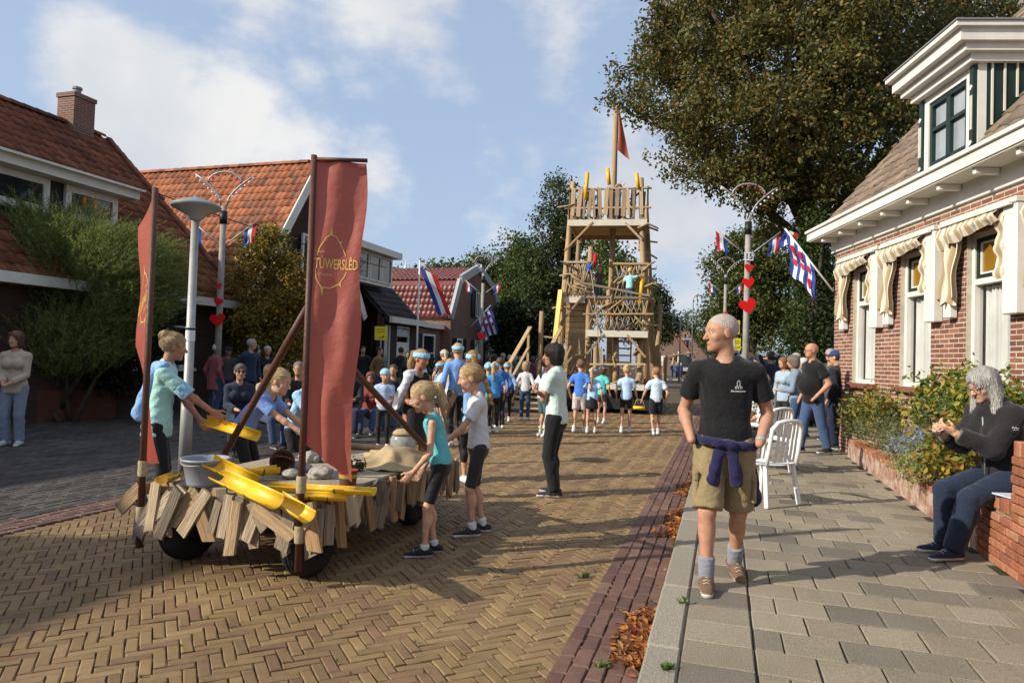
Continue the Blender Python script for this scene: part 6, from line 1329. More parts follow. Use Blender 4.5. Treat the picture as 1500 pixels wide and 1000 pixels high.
def add_banner(label, base, ztop, ax, L, Wd, wave, sweep, twist=False):
    t = thing('banner', label, 'banner', (CO.x + base[0], CO.y + base[1], 0)); f = banner(0, t, (0, 0, 0), ztop, '', ax, L, Wd, wave, sweep, '')
    if twist:                                # swings round its pole and curls under at the foot
        cr2 = Vector((CR.x, CR.y, 0)).normalized(); cf2 = Vector((CF.x, CF.y, 0)).normalized()
        def f(u, v):
            th = math.radians(137 - 4 * math.sin(v * 3.4) - 42 * max(0, v - .5) / .5); return Vector((0, 0, ztop - L * v - .22 * u * (1 - v) - .05 * u * v)) + (cr2 * math.cos(th) + cf2 * math.sin(th)) * Wd * u + cr2 * (.012 * math.sin(v * 15 + u * 4) * u - .05 * math.sin(v * math.pi) * u * (1 - u))
    MB().tube([(0, 0, .12), (0, 0, ztop + .03)], [.024, .020], 10).build('pole', m_pole, t, True)
    for z in (.30, .62): MB().lathe([(.030, z), (.033, z + .03), (.030, z + .06), (.033, z + .09), (.03, z + .11)], 10).build('rope_lashing', m_rope, t, True)
    MB().tube([(0, 0, ztop + .005), Vector((0, 0, ztop + .012)) + Vector(ax).normalized() * Wd * 1.03], .014, 8).build('top_bar', m_pole, t, True)
    c = MB(); 
    c.grid(lambda u, v: f(u, v), 18, 60); cl = c.build('cloth', m_ban, t, True)
    MB().grid(lambda u, v: f(.0 - .03 + .05 * u, v) + (f(.5, v) - f(.45, v)).cross(Vector((0, 0, 1))).normalized() * .004, 1, 40).build('hem', m_hem, cl, True)
    for z in (.25, .5, .75): MB().tube([f(0, z), Vector((0, 0, f(0, z).z))], .006, 5).build('tie', m_hem, t)
    def put(vs, fs, u0, v0, su, sv, sk=0):
        for side in (1, -1):
            V = []
            for x, y, *_ in vs:
                u = u0 + x * su; v = v0 - y * sv + sk * x; p = f(u, v); n = (f(u + .01, v) - p).cross(f(u, v + .01) - p).normalized(); V.append(p + n * .003 * side)
            MB().add(V, fs).build('lettering', m_gold, cl)
    w_ = Wd
    v, q = text_mesh('TÚWERSLÊD', 1, .012); xs = [p[0] for p in v]; ww = max(xs) - min(xs); put(v, q, .53, .385, .86 / ww, .052)
    v, q = text_mesh('DONDER', 1); ww = max(p[0] for p in v) - min(p[0] for p in v); put(v, q, .20, .330, .20 / ww, .012)
    v, q = text_mesh('ZWFK.', 1); ww = max(p[0] for p in v) - min(p[0] for p in v); put(v, q, .32, .412, .30 / ww, .014)
    # drop-shaped outline with thorns
    def strip(pts, w):
        vs = []; fs = []
        for i, (x, y) in enumerate(pts):
            a, b = pts[max(0, i - 1)], pts[min(len(pts) - 1, i + 1)]; dx, dy = b[0] - a[0], b[1] - a[1]; l = math.hypot(dx, dy) or 1; vs += [(x - dy / l * w, y + dx / l * w), (x + dy / l * w, y - dx / l * w)]
            if i: fs.append((2 * i - 2, 2 * i - 1, 2 * i + 1, 2 * i))
        return vs, fs
    up = [(-.34, .10), (-.30, .22), (-.18, .38), (-.10, .42), (.0, .40), (.12, .26), (.22, .12)]; lo = [(-.36, -.08), (-.34, -.24), (-.24, -.36), (-.08, -.37), (.10, -.30), (.2, -.20), (.25, -.12)]
    for pts in (up, lo): v, q = strip(pts, .009); put(v, q, .48, .365, 1.0, .24)
    for tri in ([(-.12, .415), (-.06, .42), (-.085, .56)], [(.06, .32), (.10, .29), (.12, .35)], [(-.26, -.36), (-.20, -.37), (-.22, -.50)], [(.09, -.31), (.13, -.28), (.15, -.35)]): put(tri, [(0, 1, 2)], .48, .365, 1.0, .24)
    return t
ztr = D(470, 240, 4.55).z; ztl = D(222, 285, 4.95).z
PR = (X1 - .06, Y0 - .07); PL = (X0 - .02, Y0 - .05)
def cl_(p): return Vector(p) - Vector((CO.x, CO.y, 0))
add_banner('dark red hanging banner with gold lettering at the front right corner of the cart', PR, ztr, Vector((.93, .36, 0)), 1.84, .335, .05, .25)
add_banner('dark red hanging banner seen almost edge on at the front left corner of the cart', PL, ztl, Vector((-.56, .83, 0)), 1.92, .28, 0, 0, twist=True)
pt = Vector((PR[0], PR[1], D(460, 452, 4.55).z))
log1('brace', [(X0 + .05, .35, DZ - .02), pt + Vector((-.02, .02, 0))], .026, m_pole, cart); log1('brace', [(X1 - .08, 1.95, DZ - .02), pt + Vector((.02, .03, -.12))], .026, m_pole, cart)
# ---- load on the cart (each lies on it: things of their own)
def onc(x, y, z=0): return (CO.x + x, CO.y + y, DZ + .013 + z)
m_buck = mat('grey_plastic', (.26, .28, .31), .4, .08, 5, spec=.4)
q = cl_(G(284, 716, DZ)); bk = thing('bucket', 'grey plastic bucket at the front left of the cart', 'bucket', onc(q.x, q.y + .10))
MB().lathe([(.001, .0), (.115, .0), (.118, .02), (.15, .17), (.165, .175), (.166, .19), (.152, .19), (.145, .17), (.112, .02), (.001, .015)], 28).build('tub', m_buck, bk, True); MB().lathe([(.146, .14), (.150, .143), (.148, .15)], 28).build('rib', m_buck, bk, True)
MB().tube([Vector((.165 * math.cos(a), .165 * math.sin(a) * .9, .18 - .03 * math.sin((a - 3.4) / 2.4 * math.pi))) for a in np.linspace(3.4, 5.8, 12)], .005, 5).build('handle', m_galv, bk, True)
def gutter(label, a, b, r=.055, roll=0.0):
    """half-round yellow channel from a to b (cart coordinates)"""
    a = Vector(onc(*a)); b = Vector(onc(*b)); d = b - a; z = d.normalized(); x = Vector((0, 0, 1)).cross(z).normalized(); y = z.cross(x)
    t = thing('yellow_channel', label, 'channel', a, 0, 'yellow channels on the cart'); M = frame(x, y, z, Vector((0, 0, 0))) @ Matrix.Rotation(roll, 4, 'Z'); L = d.length; mb = MB()
    pr = [(r, math.pi + k * math.pi / 10) for k in range(11)]; ou = [(r * math.cos(q), r * math.sin(q)) for _, q in pr]; inn = [((r - .004) * math.cos(q), (r - .004) * math.sin(q)) for _, q in pr]; P = ou + inn[::-1]
    n = len(P); ks = [0, .5, 1]; vs = [(px_, py_, L * k) for k in ks for px_, py_ in P]; fs = [(i * n + j, i * n + (j + 1) % n, (i + 1) * n + (j + 1) % n, (i + 1) * n + j) for i in range(2) for j in range(n)] + [(j, j + 1, n - 2 - j, n - 1 - j) for j in range(10)] + [(2 * n + j, 2 * n + j + 1, 3 * n - 2 - j, 3 * n - 1 - j) for j in range(10)]
    mb.add(vs, fs, M); mb.build('channel', m_yelp, t, True)
    for k in (.33, .66): mb = MB(); mb.lathe([(r + .001, L * k - .006), (r + .004, L * k - .004), (r + .004, L * k + .004), (r + .001, L * k + .006)], 12, M, math.pi, 2 * math.pi); mb.build('joint_band', mat('dark_joint', (.25, .13, .01), .5, .1), t, True)
    return t
gq = lambda px, py, z: (lambda p: (p.x, p.y, z))(cl_(G(px, py, DZ + .013 + z)))
gutter('long yellow half round channel lying across the front of the cart', gq(318, 692, .14), gq(402, 730, .10), .062, .35); gutter('shorter yellow channel poking out over the front planks', gq(402, 722, .07), gq(450, 752, .03), .055, .2)
gutter('yellow channel tilted up behind the grey bucket', gq(305, 672, .20), gq(372, 704, .08), .06, .5); gutter('yellow channel lying flat towards the right edge of the cart', gq(392, 708, .05), gq(548, 716, .07), .045, .1)
gutter('yellow channel half under the others near the middle of the cart', gq(338, 690, .08), gq(408, 682, .10), .058, 0); gutter('yellow channel end below the long one at the banner pole', gq(430, 722, .03), gq(508, 724, .03), .045, .2); gutter('short yellow channel end beside the left banner pole', gq(236, 700, .06), gq(262, 690, .06), .045, 0)
# stones, pots, basket, burlap and jar
m_stone = mat('grey_stone', (.34, .31, .27), .9, .35, 9, .8, 40)
def stone(px, py, r, label):
    q = gq(px, py, 0); F = Fld((-r * 1.6,) * 3, (r * 1.6,) * 3, r * .13); 
    for i in range(4): F.put(ell((U(-.4, .4) * r, U(-.4, .4) * r, r * .35 + U(-.1, .25) * r), (r * U(.6, 1), r * U(.6, 1), r * U(.4, .7))), r * .2)
    F.wrinkle(r * .10, r * .7, int(px)).cut((0, 0, 0), (0, 0, 1)); tag(link('stone', mesh_vf('stone', [F.out()], m_stone), None, onc(q[0], q[1])), label, 'stone', 'rough stones on the cart')
for px, py, r, lb in ((440, 690, .07, 'rough grey stone left of the front banner pole'), (470, 700, .08, 'pale stone just behind the banner pole'), (505, 690, .07, 'stone by the striped pot right of the banner'), (425, 700, .06, 'small stone beside the basket'), (488, 676, .09, 'larger stone half hidden by the banner'), (520, 684, .06, 'mossy stone behind the striped pot'), (455, 676, .08, 'stone at the back behind the basket')): stone(px, py, r, lb)
m_clay = mat('basket_brown', (.12, .05, .03), .8, .3, 20, .5, 60)
q = gq(412, 692, 0); bs = thing('basket', 'tipped brown wicker basket with handle among the yellow channels', 'basket', onc(q[0], q[1], .07), .4); bs.rotation_euler = (1.15, .2, .6)
MB().lathe([(.001, -.08), (.06, -.08), (.075, -.02), (.09, .07), (.095, .08), (.085, .075), (.07, -.02), (.055, -.07), (.001, -.07)], 20).build('body', m_clay, bs, True)
for k in range(5): MB().lathe([(.066 + .006 * k, -.06 + k * .03), (.073 + .006 * k, -.053 + k * .03), (.067 + .006 * k, -.045 + k * .03)], 20).build('weave_band', m_clay, bs, True)
MB().tube([(.09 * math.cos(a), 0, .08 + .13 * math.sin(a)) for a in np.linspace(0, math.pi, 10)], .007, 6).build('handle', m_clay, bs, True)
q = gq(504, 712, 0); pot = thing('striped_pot', 'small pot with red, green and yellow stripes at the cart edge', 'pot', onc(q[0], q[1] + .05))
m_st = [mat('pot_red', (.22, .03, .02), .6, .2), mat('pot_green', (.06, .09, .03), .6, .2), mat('pot_yellow', (.50, .30, .05), .6, .2)]
for k in range(4): MB().lathe([(.058 + k * .003, k * .028), (.061 + k * .003, k * .028 + .028)], 20).build('stripe_band', m_st[(0, 1, 2, 0)[k]], pot, True)
MB().lathe([(.07, .112), (.055, .10), (.001, .10)], 20).build('rim', m_st[0], pot, True)
m_burl = mat('burlap', (.46, .34, .19), .95, .15, 12, .5, 300)
q = gq(588, 682, 0); bu = thing('burlap_sack', 'crumpled burlap cloth draped at the rear right of the cart', 'sack', onc(q[0] - .02, q[1] + .05))
MB().grid(lambda u, v: ((u - .5) * .62 + .05 * math.sin(v * 7), (v - .5) * .75 + .04 * math.sin(u * 9), max(.004, .15 * math.exp(-((u - .45) ** 2 + (v - .62) ** 2) * 9) + .05 * math.sin(u * 5 + 1) * math.sin(v * 4) + .012 * math.sin(u * 13 + v * 9) + .006 * math.sin(u * 27 - v * 9)) + .004), 40, 40).build('cloth', m_burl, bu, True)
q = gq(575, 668, 0); jr = thing('jar', 'round glass jar with burlap tied over its top behind the sack', 'jar', onc(q[0] - .05, q[1] + .32))
MB().lathe([(.001, .0), (.11, .0), (.135, .05), (.135, .13), (.10, .18), (.085, .20)], 24).build('glass', mat('jar_glass', (.45, .46, .44), .08, .25, 20, alpha=.62, spec=.8), jr, True)
MB().lathe([(.001, .225), (.07, .222), (.10, .20), (.115, .165), (.105, .18), (.085, .205)], 24).build('cloth_lid', m_burl, jr, True); MB().lathe([(.092, .19), (.10, .195), (.092, .20)], 24).build('string', m_rope, jr, True)
for k in range(7): a = k * .9; MB().tube([(.09 * math.cos(a), .09 * math.sin(a), .02 + .02 * (k % 2)), (-.06 * math.cos(a), .05, .07)], .018, 6).build('pebble', m_stone, jr, True)
m_moss = leafmat('moss', [(.10, .10, .03), (.14, .12, .05), (.08, .08, .03)], .8, .2)
q = gq(523, 690, 0); tag(link('moss_clump', leaves_mesh('moss_clump', NPR.normal(0, .035, (30, 3)) * [1, 1, .5] + [0, 0, .04], 10, .015, .03, m_moss), None, onc(q[0], q[1])), 'brown green clump of moss on the cart', 'moss')
q = gq(600, 662, 0)
for i, (px, py, dx) in enumerate(((560, 672, .25), (548, 676, .2), (470, 664, .5), (540, 662, .6))):
    q = gq(px, py, 0); lg = thing('wood_log', ['short cut log lying near the jar', 'small log end beside the jar', 'dark log lying along the back of the cart', 'cut branch at the rear edge of the cart'][i], 'log', onc(q[0] - .05, q[1] + .1, .03)); MB().tube([(-dx / 2, 0, 0), (0, .01, .005), (dx / 2, .03, 0)], [.032, .030, .028], 9).build('bark', m_bark if i == 2 else m_log, lg, True); MB().tube([(dx / 2, .03, 0), (dx / 2 + .002, .03, 0)], .0265, 9).build('cut_end', m_wood2, lg)
# ================================================================ WOODEN TOWER FLOAT
TD = 21.0; tb = C(.132 * TD, TD); tower = thing('tower_float', 'tall rustic wooden lookout tower on a flat parade trailer with stairs', 'parade float', (tb.x, tb.y, 0), YAW * .35)
# local: x right, y away
TM = Matrix.Translation(tower.location) @ Matrix.Rotation(YAW * .35, 4, 'Z'); TI = TM.inverted()
def tz(py): return D(880, py, TD).z
def tx(px, py=450, y=0): p = TI @ D(px, py, TD + y); return p.x
m_pale = mat('pale_beam', (.62, .57, .47), .6, .12, 6); m_skirt = mat('dark_skirt', (.02, .02, .02), .8, .2)  # near-black colour of the trailer chassis and the second float's deck
ZD = tz(560)
MB().box((0, 2.6, ZD - .06), (3.9, 6.2, .10)).build('deck', m_wood2, tower); MB().box((tx(915), -.54, ZD - .09), (tx(948) - tx(884), .07, .17)).build('deck_edge', m_pale, tower); MB().box((tx(760), -.54, ZD - .07), (.42, .07, .14)).build('deck_edge', m_pale, tower)
MB().box((0, 2.5, ZD / 2 - .05), (3.2, 5.6, ZD - .35)).build('chassis', m_skirt, tower)
for y in (1.8, 3.2, 4.4):
    for x in (-1.3, 1.3): w = MB().lathe([(.001, -.14), (.38, -.14), (.42, -.08), (.42, .08), (.38, .14), (.001, .14)], 20, Matrix.Translation((x, y, .42)) @ Matrix.Rotation(math.pi / 2, 4, 'Y')).build('wheel', m_tyre, tower, True)
ZT = tz(322); Z2 = tz(436); Z1 = tz(486); YB = 2.4
def post(pb, pt, r=.10): return log1('post', [pb, pt], (r, r * .8), m_log, tower, 10, .012)
xl0, xr0, xl1, xr1 = tx(818), tx(950), tx(836, 300), tx(938, 300)
for (a, b) in (((xl0, 0, ZD), (xl1, .15, tz(262))), ((xr0, 0, ZD), (xr1, .15, tz(258))), ((xl0 + .1, YB, ZD), (xl1 + .1, YB - .2, tz(275))), ((xr0 + .25, YB, ZD), (xr1 + .15, YB - .2, tz(275))), ((tx(892), 1.2, ZD), (tx(895, 300), 1.2, tz(132))), ((tx(862), .1, ZD), (tx(862), .1, Z2 + 1.6))): post(a, b, .105 if a[2] < 2 else .09)
for px in (876, 905, 940): post((tx(px), -.35, ZD), (tx(px), -.30, Z1 - .1), .09)
post((tx(892), -.45, Z1), (tx(892), -.4, Z1 + 1.25), .085); post((tx(963), 1.0, ZD), (tx(968), 1.0, tz(440)), .09); post((tx(938), -.4, ZD), (tx(941), -.45, ZD + .35), .12)
# platforms with single boards and pale front beams
def platform(x0, x1, y0, y1, z, beam=True):
    n = int((y1 - y0) / .16)
    for i in range(n): y = y0 + (y1 - y0) * (i + .5) / n; MB().box(((x0 + x1) / 2, y, z), (x1 - x0 + U(-.05, .1), (y1 - y0) / n - .012, .04), None, .004).build('floor_board', m_wood2, tower)
    if beam: MB().box(((x0 + x1) / 2, y0 - .04, z - .08), (x1 - x0, .06, .19)).build('front_beam', m_pale, tower); MB().box(((x0 + x1) / 2, y1, z - .09), (x1 - x0, .08, .14)).build('joist', m_wood2, tower); MB().box((x0 + .04, (y0 + y1) / 2, z - .09), (.06, y1 - y0, .13)).build('joist', m_wood2, tower); MB().box((x1 - .04, (y0 + y1) / 2, z - .09), (.06, y1 - y0, .13)).build('joist', m_wood2, tower)
tx0, tx1 = tx(831, 320), tx(948, 320); platform(tx0, tx1, -.05, YB, ZT); platform(tx(820), tx(958), .05, YB + .1, Z2, False); MB().box(((tx(822) + tx(856)) / 2, .0, Z2 - .05), (tx(856) - tx(822), .06, .22)).build('front_beam', m_pale, tower)
bx0, bx1 = tx(862), tx(950); platform(bx0, bx1, -.75, .6, Z1)
# top railing: uneven upright boards
random.seed(5); zr0, zr1 = ZT + .06, tz(277)
x = tx0 + .12
while x < tx1 - .1: bar1('rail_board', (x + U(-.02, .02), -.10, zr0 + U(0, .10)), (x + U(-.05, .05), -.12, zr1 + U(-.02, .05)), U(.07, .14), .022, m_wood, tower, .004, (0, 1, 0)); x += U(.15, .21)
for z, e in ((zr1 + .03, .18), (zr0 + .32, .22)): bar1('rail', (tx0 - e + .1, -.07, z), (tx1 + .12, -.07, z + .0), .09, .05, m_wood, tower)
for sx, xx in ((0, tx0), (1, tx1)):
    bar1('rail', (xx, -.15, zr1 + .04), (xx, YB + .1, zr1 + .04), .05, .09, m_wood, tower)
    y = .05
    while y < YB: bar1('rail_board', (xx + U(-.01, .01), y, zr0 - .05), (xx + U(-.03, .03), y + U(-.04, .04), zr1 + U(0, .06)), .022, U(.08, .13), m_wood, tower, .004, (0, 1, 0)); y += U(.16, .22)
    for k in range(5): z = ZT - .1 - k * .38; bar1('branch', (xx + (.0 if sx else -.1), U(.2, 2), z), (xx + (.34 if sx else -.25), U(.2, 2), z + U(-.05, .05)), .05, .05, m_wood, tower)
bar1('rail', (tx0, YB + .05, zr1), (tx1, YB + .05, zr1), .06, .08, m_wood, tower)
# knee braces
for a, b in (((xl0 * .9 - .02, -.1, ZT - .95), (tx(868, 330), -.1, ZT - .06)), ((tx(915, 340), -.1, ZT - .08), (tx(940, 370), -.1, ZT - .62)), ((tx(820, 400), -.06, Z2 - .85), (tx(853), -.06, Z2 + .05)), ((bx1 - .05, -.8, Z1 - .75), (bx1 - .6, -.8, Z1 - .1)), ((bx0 + .05, -.8, Z1 - .7), (bx0 + .55, -.8, Z1 - .1)), ((tx(822), -.15, ZD + .25), (tx(838), -.15, ZD + 1.1)), ((tx(815), -.2, ZD + .1), (tx(850), -.2, ZD + 1.0)), ((xr1, .1, ZT - .9), (xr1 + .05, 1.1, ZT - .05)), ((xr0, .2, Z2 - .9), (xr0 + .05, 1.3, Z2 - .05))): bar1('brace', a, b, .085, .06, m_wood, tower)
# rope-net and lattice railings on the two lower floors
def lattice(x0, x1, y, z0, z1, n, mode=0):
    for k in range(n):
        a = x0 + (x1 - x0) * k / n; w = (x1 - x0) / n * 1.9
        for s in (1, -1):
            p, q = (a, a + w) if s > 0 else (a + w, a); log1('net_rope' if mode else 'lattice_branch', [(min(max(p, x0), x1), y, z0), (min(max(q, x0), x1), y + .02, z1)], .013 if mode else .02, m_rope if mode else m_log, tower, 6, .01)
    bar1('rail', (x0 - .08, y, z1 + .03), (x1 + .08, y, z1 + .03), .07, .07, m_wood, tower)
lattice(tx(826, 400), tx(856), -.02, Z2 + .02, tz(385), 6); lattice(tx(900), tx(945), .0, Z2 + .02, tz(387), 6); lattice(bx0 + .05, bx1 - .02, -.75, Z1 + .05, tz(440), 11, 1)
bar1('rail', (tx(852, 418), -.8, tz(418)), (tx(952, 433), -.8, tz(436)), .10, .06, m_wood, tower); 
for yy in (.1, .7, 1.3, 1.9): log1('lattice_branch', [(xr0 + .02, yy, Z2), (xr0 - .02, yy + .4, tz(390))], .02, m_log, tower, 6, .01)
# board wall with arch, yellow slide board, ladder, stairs, side boards
MB().box((tx(842), .35, (ZD + Z2) / 2 - .1), (tx(858) - tx(826), .04, Z2 - ZD - .25)).build('board_wall', m_wood2, tower)
for k in range(14): MB().box((tx(842), .31, ZD + .15 + k * .18), (tx(858) - tx(826) - .02, .03, .165), None, .006).build('wall_board', m_wood2, tower)
MB().prism([(.22 * math.cos(a), .28 * math.sin(a) + .9) for a in np.linspace(math.pi, 0, 10)] + [(.22, 0), (-.22, 0)], .03, frame((1, 0, 0), (0, 0, 1), (0, -1, 0), Vector((tx(845), .29, ZD + .35)))).build('arch_door', m_wood, tower)
m_yb = mat('yellow_slide', (.80, .42, .01), .4, .08, 3)
bar1('slide_board', (tx(813, 503), -.35, tz(503)), (tx(820, 425), -.1, tz(425)), .16, .05, m_yb, tower, .01)
for x in (tx(905), tx(925)): bar1('ladder_side', (x, .8, ZD), (x, .9, Z1 + .1), .05, .06, m_wood2, tower)
for k in range(7): bar1('ladder_rung', (tx(905), .8, ZD + .2 + k * .22), (tx(925), .8, ZD + .2 + k * .22), .04, .05, m_wood2, tower)
sx0, sx1 = tx(757, 590), tx(800, 540)
for k in range(6): MB().box((sx0 + .45 + k * .02, -1.5 + k * .22, .12 + k * .15), (.95, .26, .045), None, .005).build('stair_tread', m_wood2, tower)
for x in (sx0, sx0 + .95):
    bar1('stringer', (x, -1.65, .02), (x + .1, -.2, ZD), .05, .2, m_wood2, tower); bar1('stair_post', (x, -1.6, .02), (x, -1.6, tz(535)), .075, .06, m_wood2, tower); bar1('stair_post', (x + .32, -.55, .3), (x + .32, -.55, tz(482)), .07, .06, m_wood2, tower); bar1('handrail', (x - .02, -1.62, tz(535)), (x + .36, -.5, tz(482)), .13, .05, m_wood2, tower); bar1('handrail', (x, -1.58, tz(560)), (x + .34, -.5, tz(510)), .09, .04, m_wood2, tower)
post((tx(792), -.3, .3), (tx(793), -.3, tz(458)), .085); bar1('rail', (tx(792), -.3, tz(495)), (tx(815), -.3, tz(497)), .06, .05, m_wood, tower)
for k in range(16): y = .9 + k * .32; bar1('side_board', (1.95 + U(-.03, .03), y, .35 + U(0, .1)), (1.98, y + U(-.06, .06), ZD + .75 + U(-.1, .2)), .03, U(.16, .26), m_wood, tower, .004, (0, 1, 0))
for k in range(7): log1('side_log', [(1.7 + U(-.1, .1), 1 + k * .7, ZD), (1.75, 1.1 + k * .7, ZD + U(.6, 1.2))], .08, m_log, tower, 8)
for px, py, l in ((858, 258, .5), (936, 258, .3), (893, 250, .3), (939, 410, .5)): p = (tx(px, py), -.12, tz(py)); MB().tube([(p[0], p[1], p[2] - l * 1.4), (p[0] + U(-.08, .08), p[1], p[2] + l * .25)], .06, 10).build('yellow_pipe', m_yb, tower, True)
MB().lathe([(.10, 0), (.09, .05), (.06, .13), (.02, .17), (.001, .175)], 14, Matrix.Translation((tx(849, 350), .5, tz(352)))).build('bell', mat('brass_bell', (.35, .22, .08), .35, .1, metal=.8), tower, True)
log1('rope', [(tx(868, 400), -.82, tz(400)), (tx(875, 450), -.84, tz(450)), (tx(885, 560), -.95, tz(560)), (tx(886, 585), -1.05, tz(588)), (tx(880, 595), -1.1, tz(598))], [.012] * 5, m_rope, tower, 6)
fl = MB().grid(lambda u, v: (tx(893, 180) + .07 + .42 * u * (.35 + .9 * v) , 1.2 + .06 * math.sin(u * 6 + v * 3), tz(136) - 1.25 * v - .42 * u * v), 8, 12).build('flag', m_ban, tower, True)
MB().ball((tx(863, 385), .0, tz(392)), (.09, .09, .20), 10, 8).build('blue_sack', mat('blue_sack_cloth', (.03, .08, .40), .8, .1), tower, True); MB().ball((tx(871, 385), .05, tz(380)), (.07, .07, .24), 10, 8).build('red_sack', mat('red_sack_cloth', (.50, .02, .02), .8, .1), tower, True)
# crooked branches, split rails and odds and ends nailed all over it
random.seed(33)
for (x0, x1, z0, z1, y, n) in ((tx(824), tx(858), Z2 + .05, tz(388), -.06, 8), (tx(898), tx(948), Z2 + .05, tz(388), -.04, 8), (bx0, bx1, Z1 + .05, tz(440), -.79, 10), (tx0, tx1, ZT + .1, zr1, -.02, 7), (tx(818), tx(860), ZD + .1, Z1 - .2, -.12, 6), (tx(895), tx(950), ZD + .05, ZD + .7, -.5, 6)):
    for k in range(n):
        a = Vector((U(x0, x1), y + U(-.04, .04), U(z0, z1))); d = Vector((U(-1, 1), 0, U(-.7, .9))).normalized() * U(.35, .8); b = a + d; b.x = min(max(b.x, x0 - .15), x1 + .2); b.z = min(max(b.z, z0 - .1), z1 + .12); m_ = (a + b) / 2 + Vector((U(-.05, .05), U(-.04, .04), U(-.06, .06))); r = U(.018, .04)
        log1('branch', [a, a.lerp(m_, .5) + Vector((U(-.02, .02), 0, U(-.02, .02))), m_, b], [r, r * 1.05, r * .95, r * .8], random.choice((m_log, m_log, m_bark)), tower, 7)
for k in range(9): x = tx0 + (tx1 - tx0) * (k + .5) / 9; bar1('rail_board', (x + U(-.05, .05), -.03, zr0 - U(0, .06)), (x + U(-.06, .06), -.05, zr1 + U(-.12, .10)), U(.10, .17), .02, m_wood, tower, .004, (0, 1, 0))
for px_, z in ((826, tz(300)), (946, tz(330)), (822, Z2 - .3), (955, Z2 + .4), (955, Z1 + .2)): log1('branch', [(tx(px_) - .3, -.1, z + U(-.1, .1)), (tx(px_), -.14, z + U(-.05, .05)), (tx(px_) + .32, -.1, z + U(-.12, .12))], [.03, .035, .022], m_log, tower, 7)
for k in range(6): bar1('wall_board', (tx(868) + k * .13, .5, ZD), (tx(868) + k * .13 + U(-.03, .03), .5, ZD + U(.7, 1.2)), U(.08, .12), .02, m_wood, tower, .004, (0, 1, 0))
bar1('rail', (tx(868), -.55, ZD + .55), (tx(948), -.55, ZD + .6), .09, .06, m_wood, tower); bar1('rail', (bx0 - .1, -.80, tz(463)), (bx1 + .15, -.80, tz(461)), .08, .05, m_wood, tower)
# ---- second float and tractor far down the street
p = D(1004, 541, 85); p = Vector((p.x, p.y, 0)); tr = thing('tractor', 'dark tractor with green lamp panels pulling a float far down the street', 'tractor', p, YAW * .2)
m_grn = mat('tractor_green', (.03, .30, .12), .5, .1); m_drk = mat('tractor_dark', (.02, .03, .025), .5, .2)
MB().box((0, 0, 1.25), (.9, 2.6, .9), None, .08).build('hood', m_drk, tr); MB().box((0, 1.6, 1.9), (1.6, 1.4, 1.5), None, .08).build('cab', m_drk, tr); MB().box((0, .85, 2.1), (1.3, .03, .8)).build('windscreen', m_glass, tr)
for x in (-.95, .95):
    MB().box((x * .85, -.9, 1.55), (.5, .2, .45)).build('lamp_panel', m_grn, tr); MB().lathe([(.001, -.2), (.5, -.2), (.55, 0), (.5, .2), (.001, .2)], 18, Matrix.Translation((x, -.5, .55)) @ Matrix.Rotation(math.pi / 2, 4, 'Y')).build('front_wheel', m_tyre, tr, True); MB().lathe([(.001, -.25), (.75, -.25), (.8, 0), (.75, .25), (.001, .25)], 18, Matrix.Translation((x, 1.8, .8)) @ Matrix.Rotation(math.pi / 2, 4, 'Y')).build('rear_wheel', m_tyre, tr, True)
MB().box((0, -1.33, 1.0), (.6, .05, .45)).build('grille', m_gz, tr)
p2 = p + Vector((-.6, 8, 0)); fl2_ = thing('second_float', 'dark timber float with mast behind the tractor', 'parade float', p2, 0)
MB().box((0, 0, 1.0), (3.2, 6, .3)).build('deck', m_skirt, fl2_); MB().tube([(0.4, 0, 1), (.4, 0, 8.4)], [.12, .05], 8).build('mast', m_bark, fl2_, True)
for k in range(5): bar1('timber', (-1.4 + k * .7, -2.9, 1.1), (-1.2 + k * .6, -2.5, 3.0 + .3 * (k % 2)), .18, .12, m_wood, fl2_)
bar1('beam', (-2.2, -2.7, 2.6), (1.8, -2.7, 3.3), .25, .12, m_wood, fl2_); bar1('beam', (-.3, -2.7, 4.9), (1.0, -2.7, 5.0), .15, .12, m_wood, fl2_)
for s in (-1, 1): bar1('strut', (.4 + s * 1.0, -.5, 1.1), (.4 + s * .15, -.2, 6.0), .14, .12, m_wood, fl2_)
# ================================================================ PEOPLE IN THE SCENE
BLU = (.20, .38, .68); LBL = (.40, .58, .80); AQU = (.16, .50, .55); MINT = (.52, .68, .62); BLK = (.012, .012, .014); NAVY = (.016, .022, .05); JEAN = (.045, .075, .15); WHT = (.66, .66, .66); BND = (.28, .55, .74)
BLOND = (.46, .31, .15); BROWN = (.09, .05, .028); GREY = (.42, .41, .39); DK = (.025, .018, .015); WH_ = (.62, .60, .57); RED_ = (.19, .07, .03); WSH = ((.62, .62, .60), (.66, .66, .64)); BSH = ((.015, .015, .017), (.5, .5, .48))
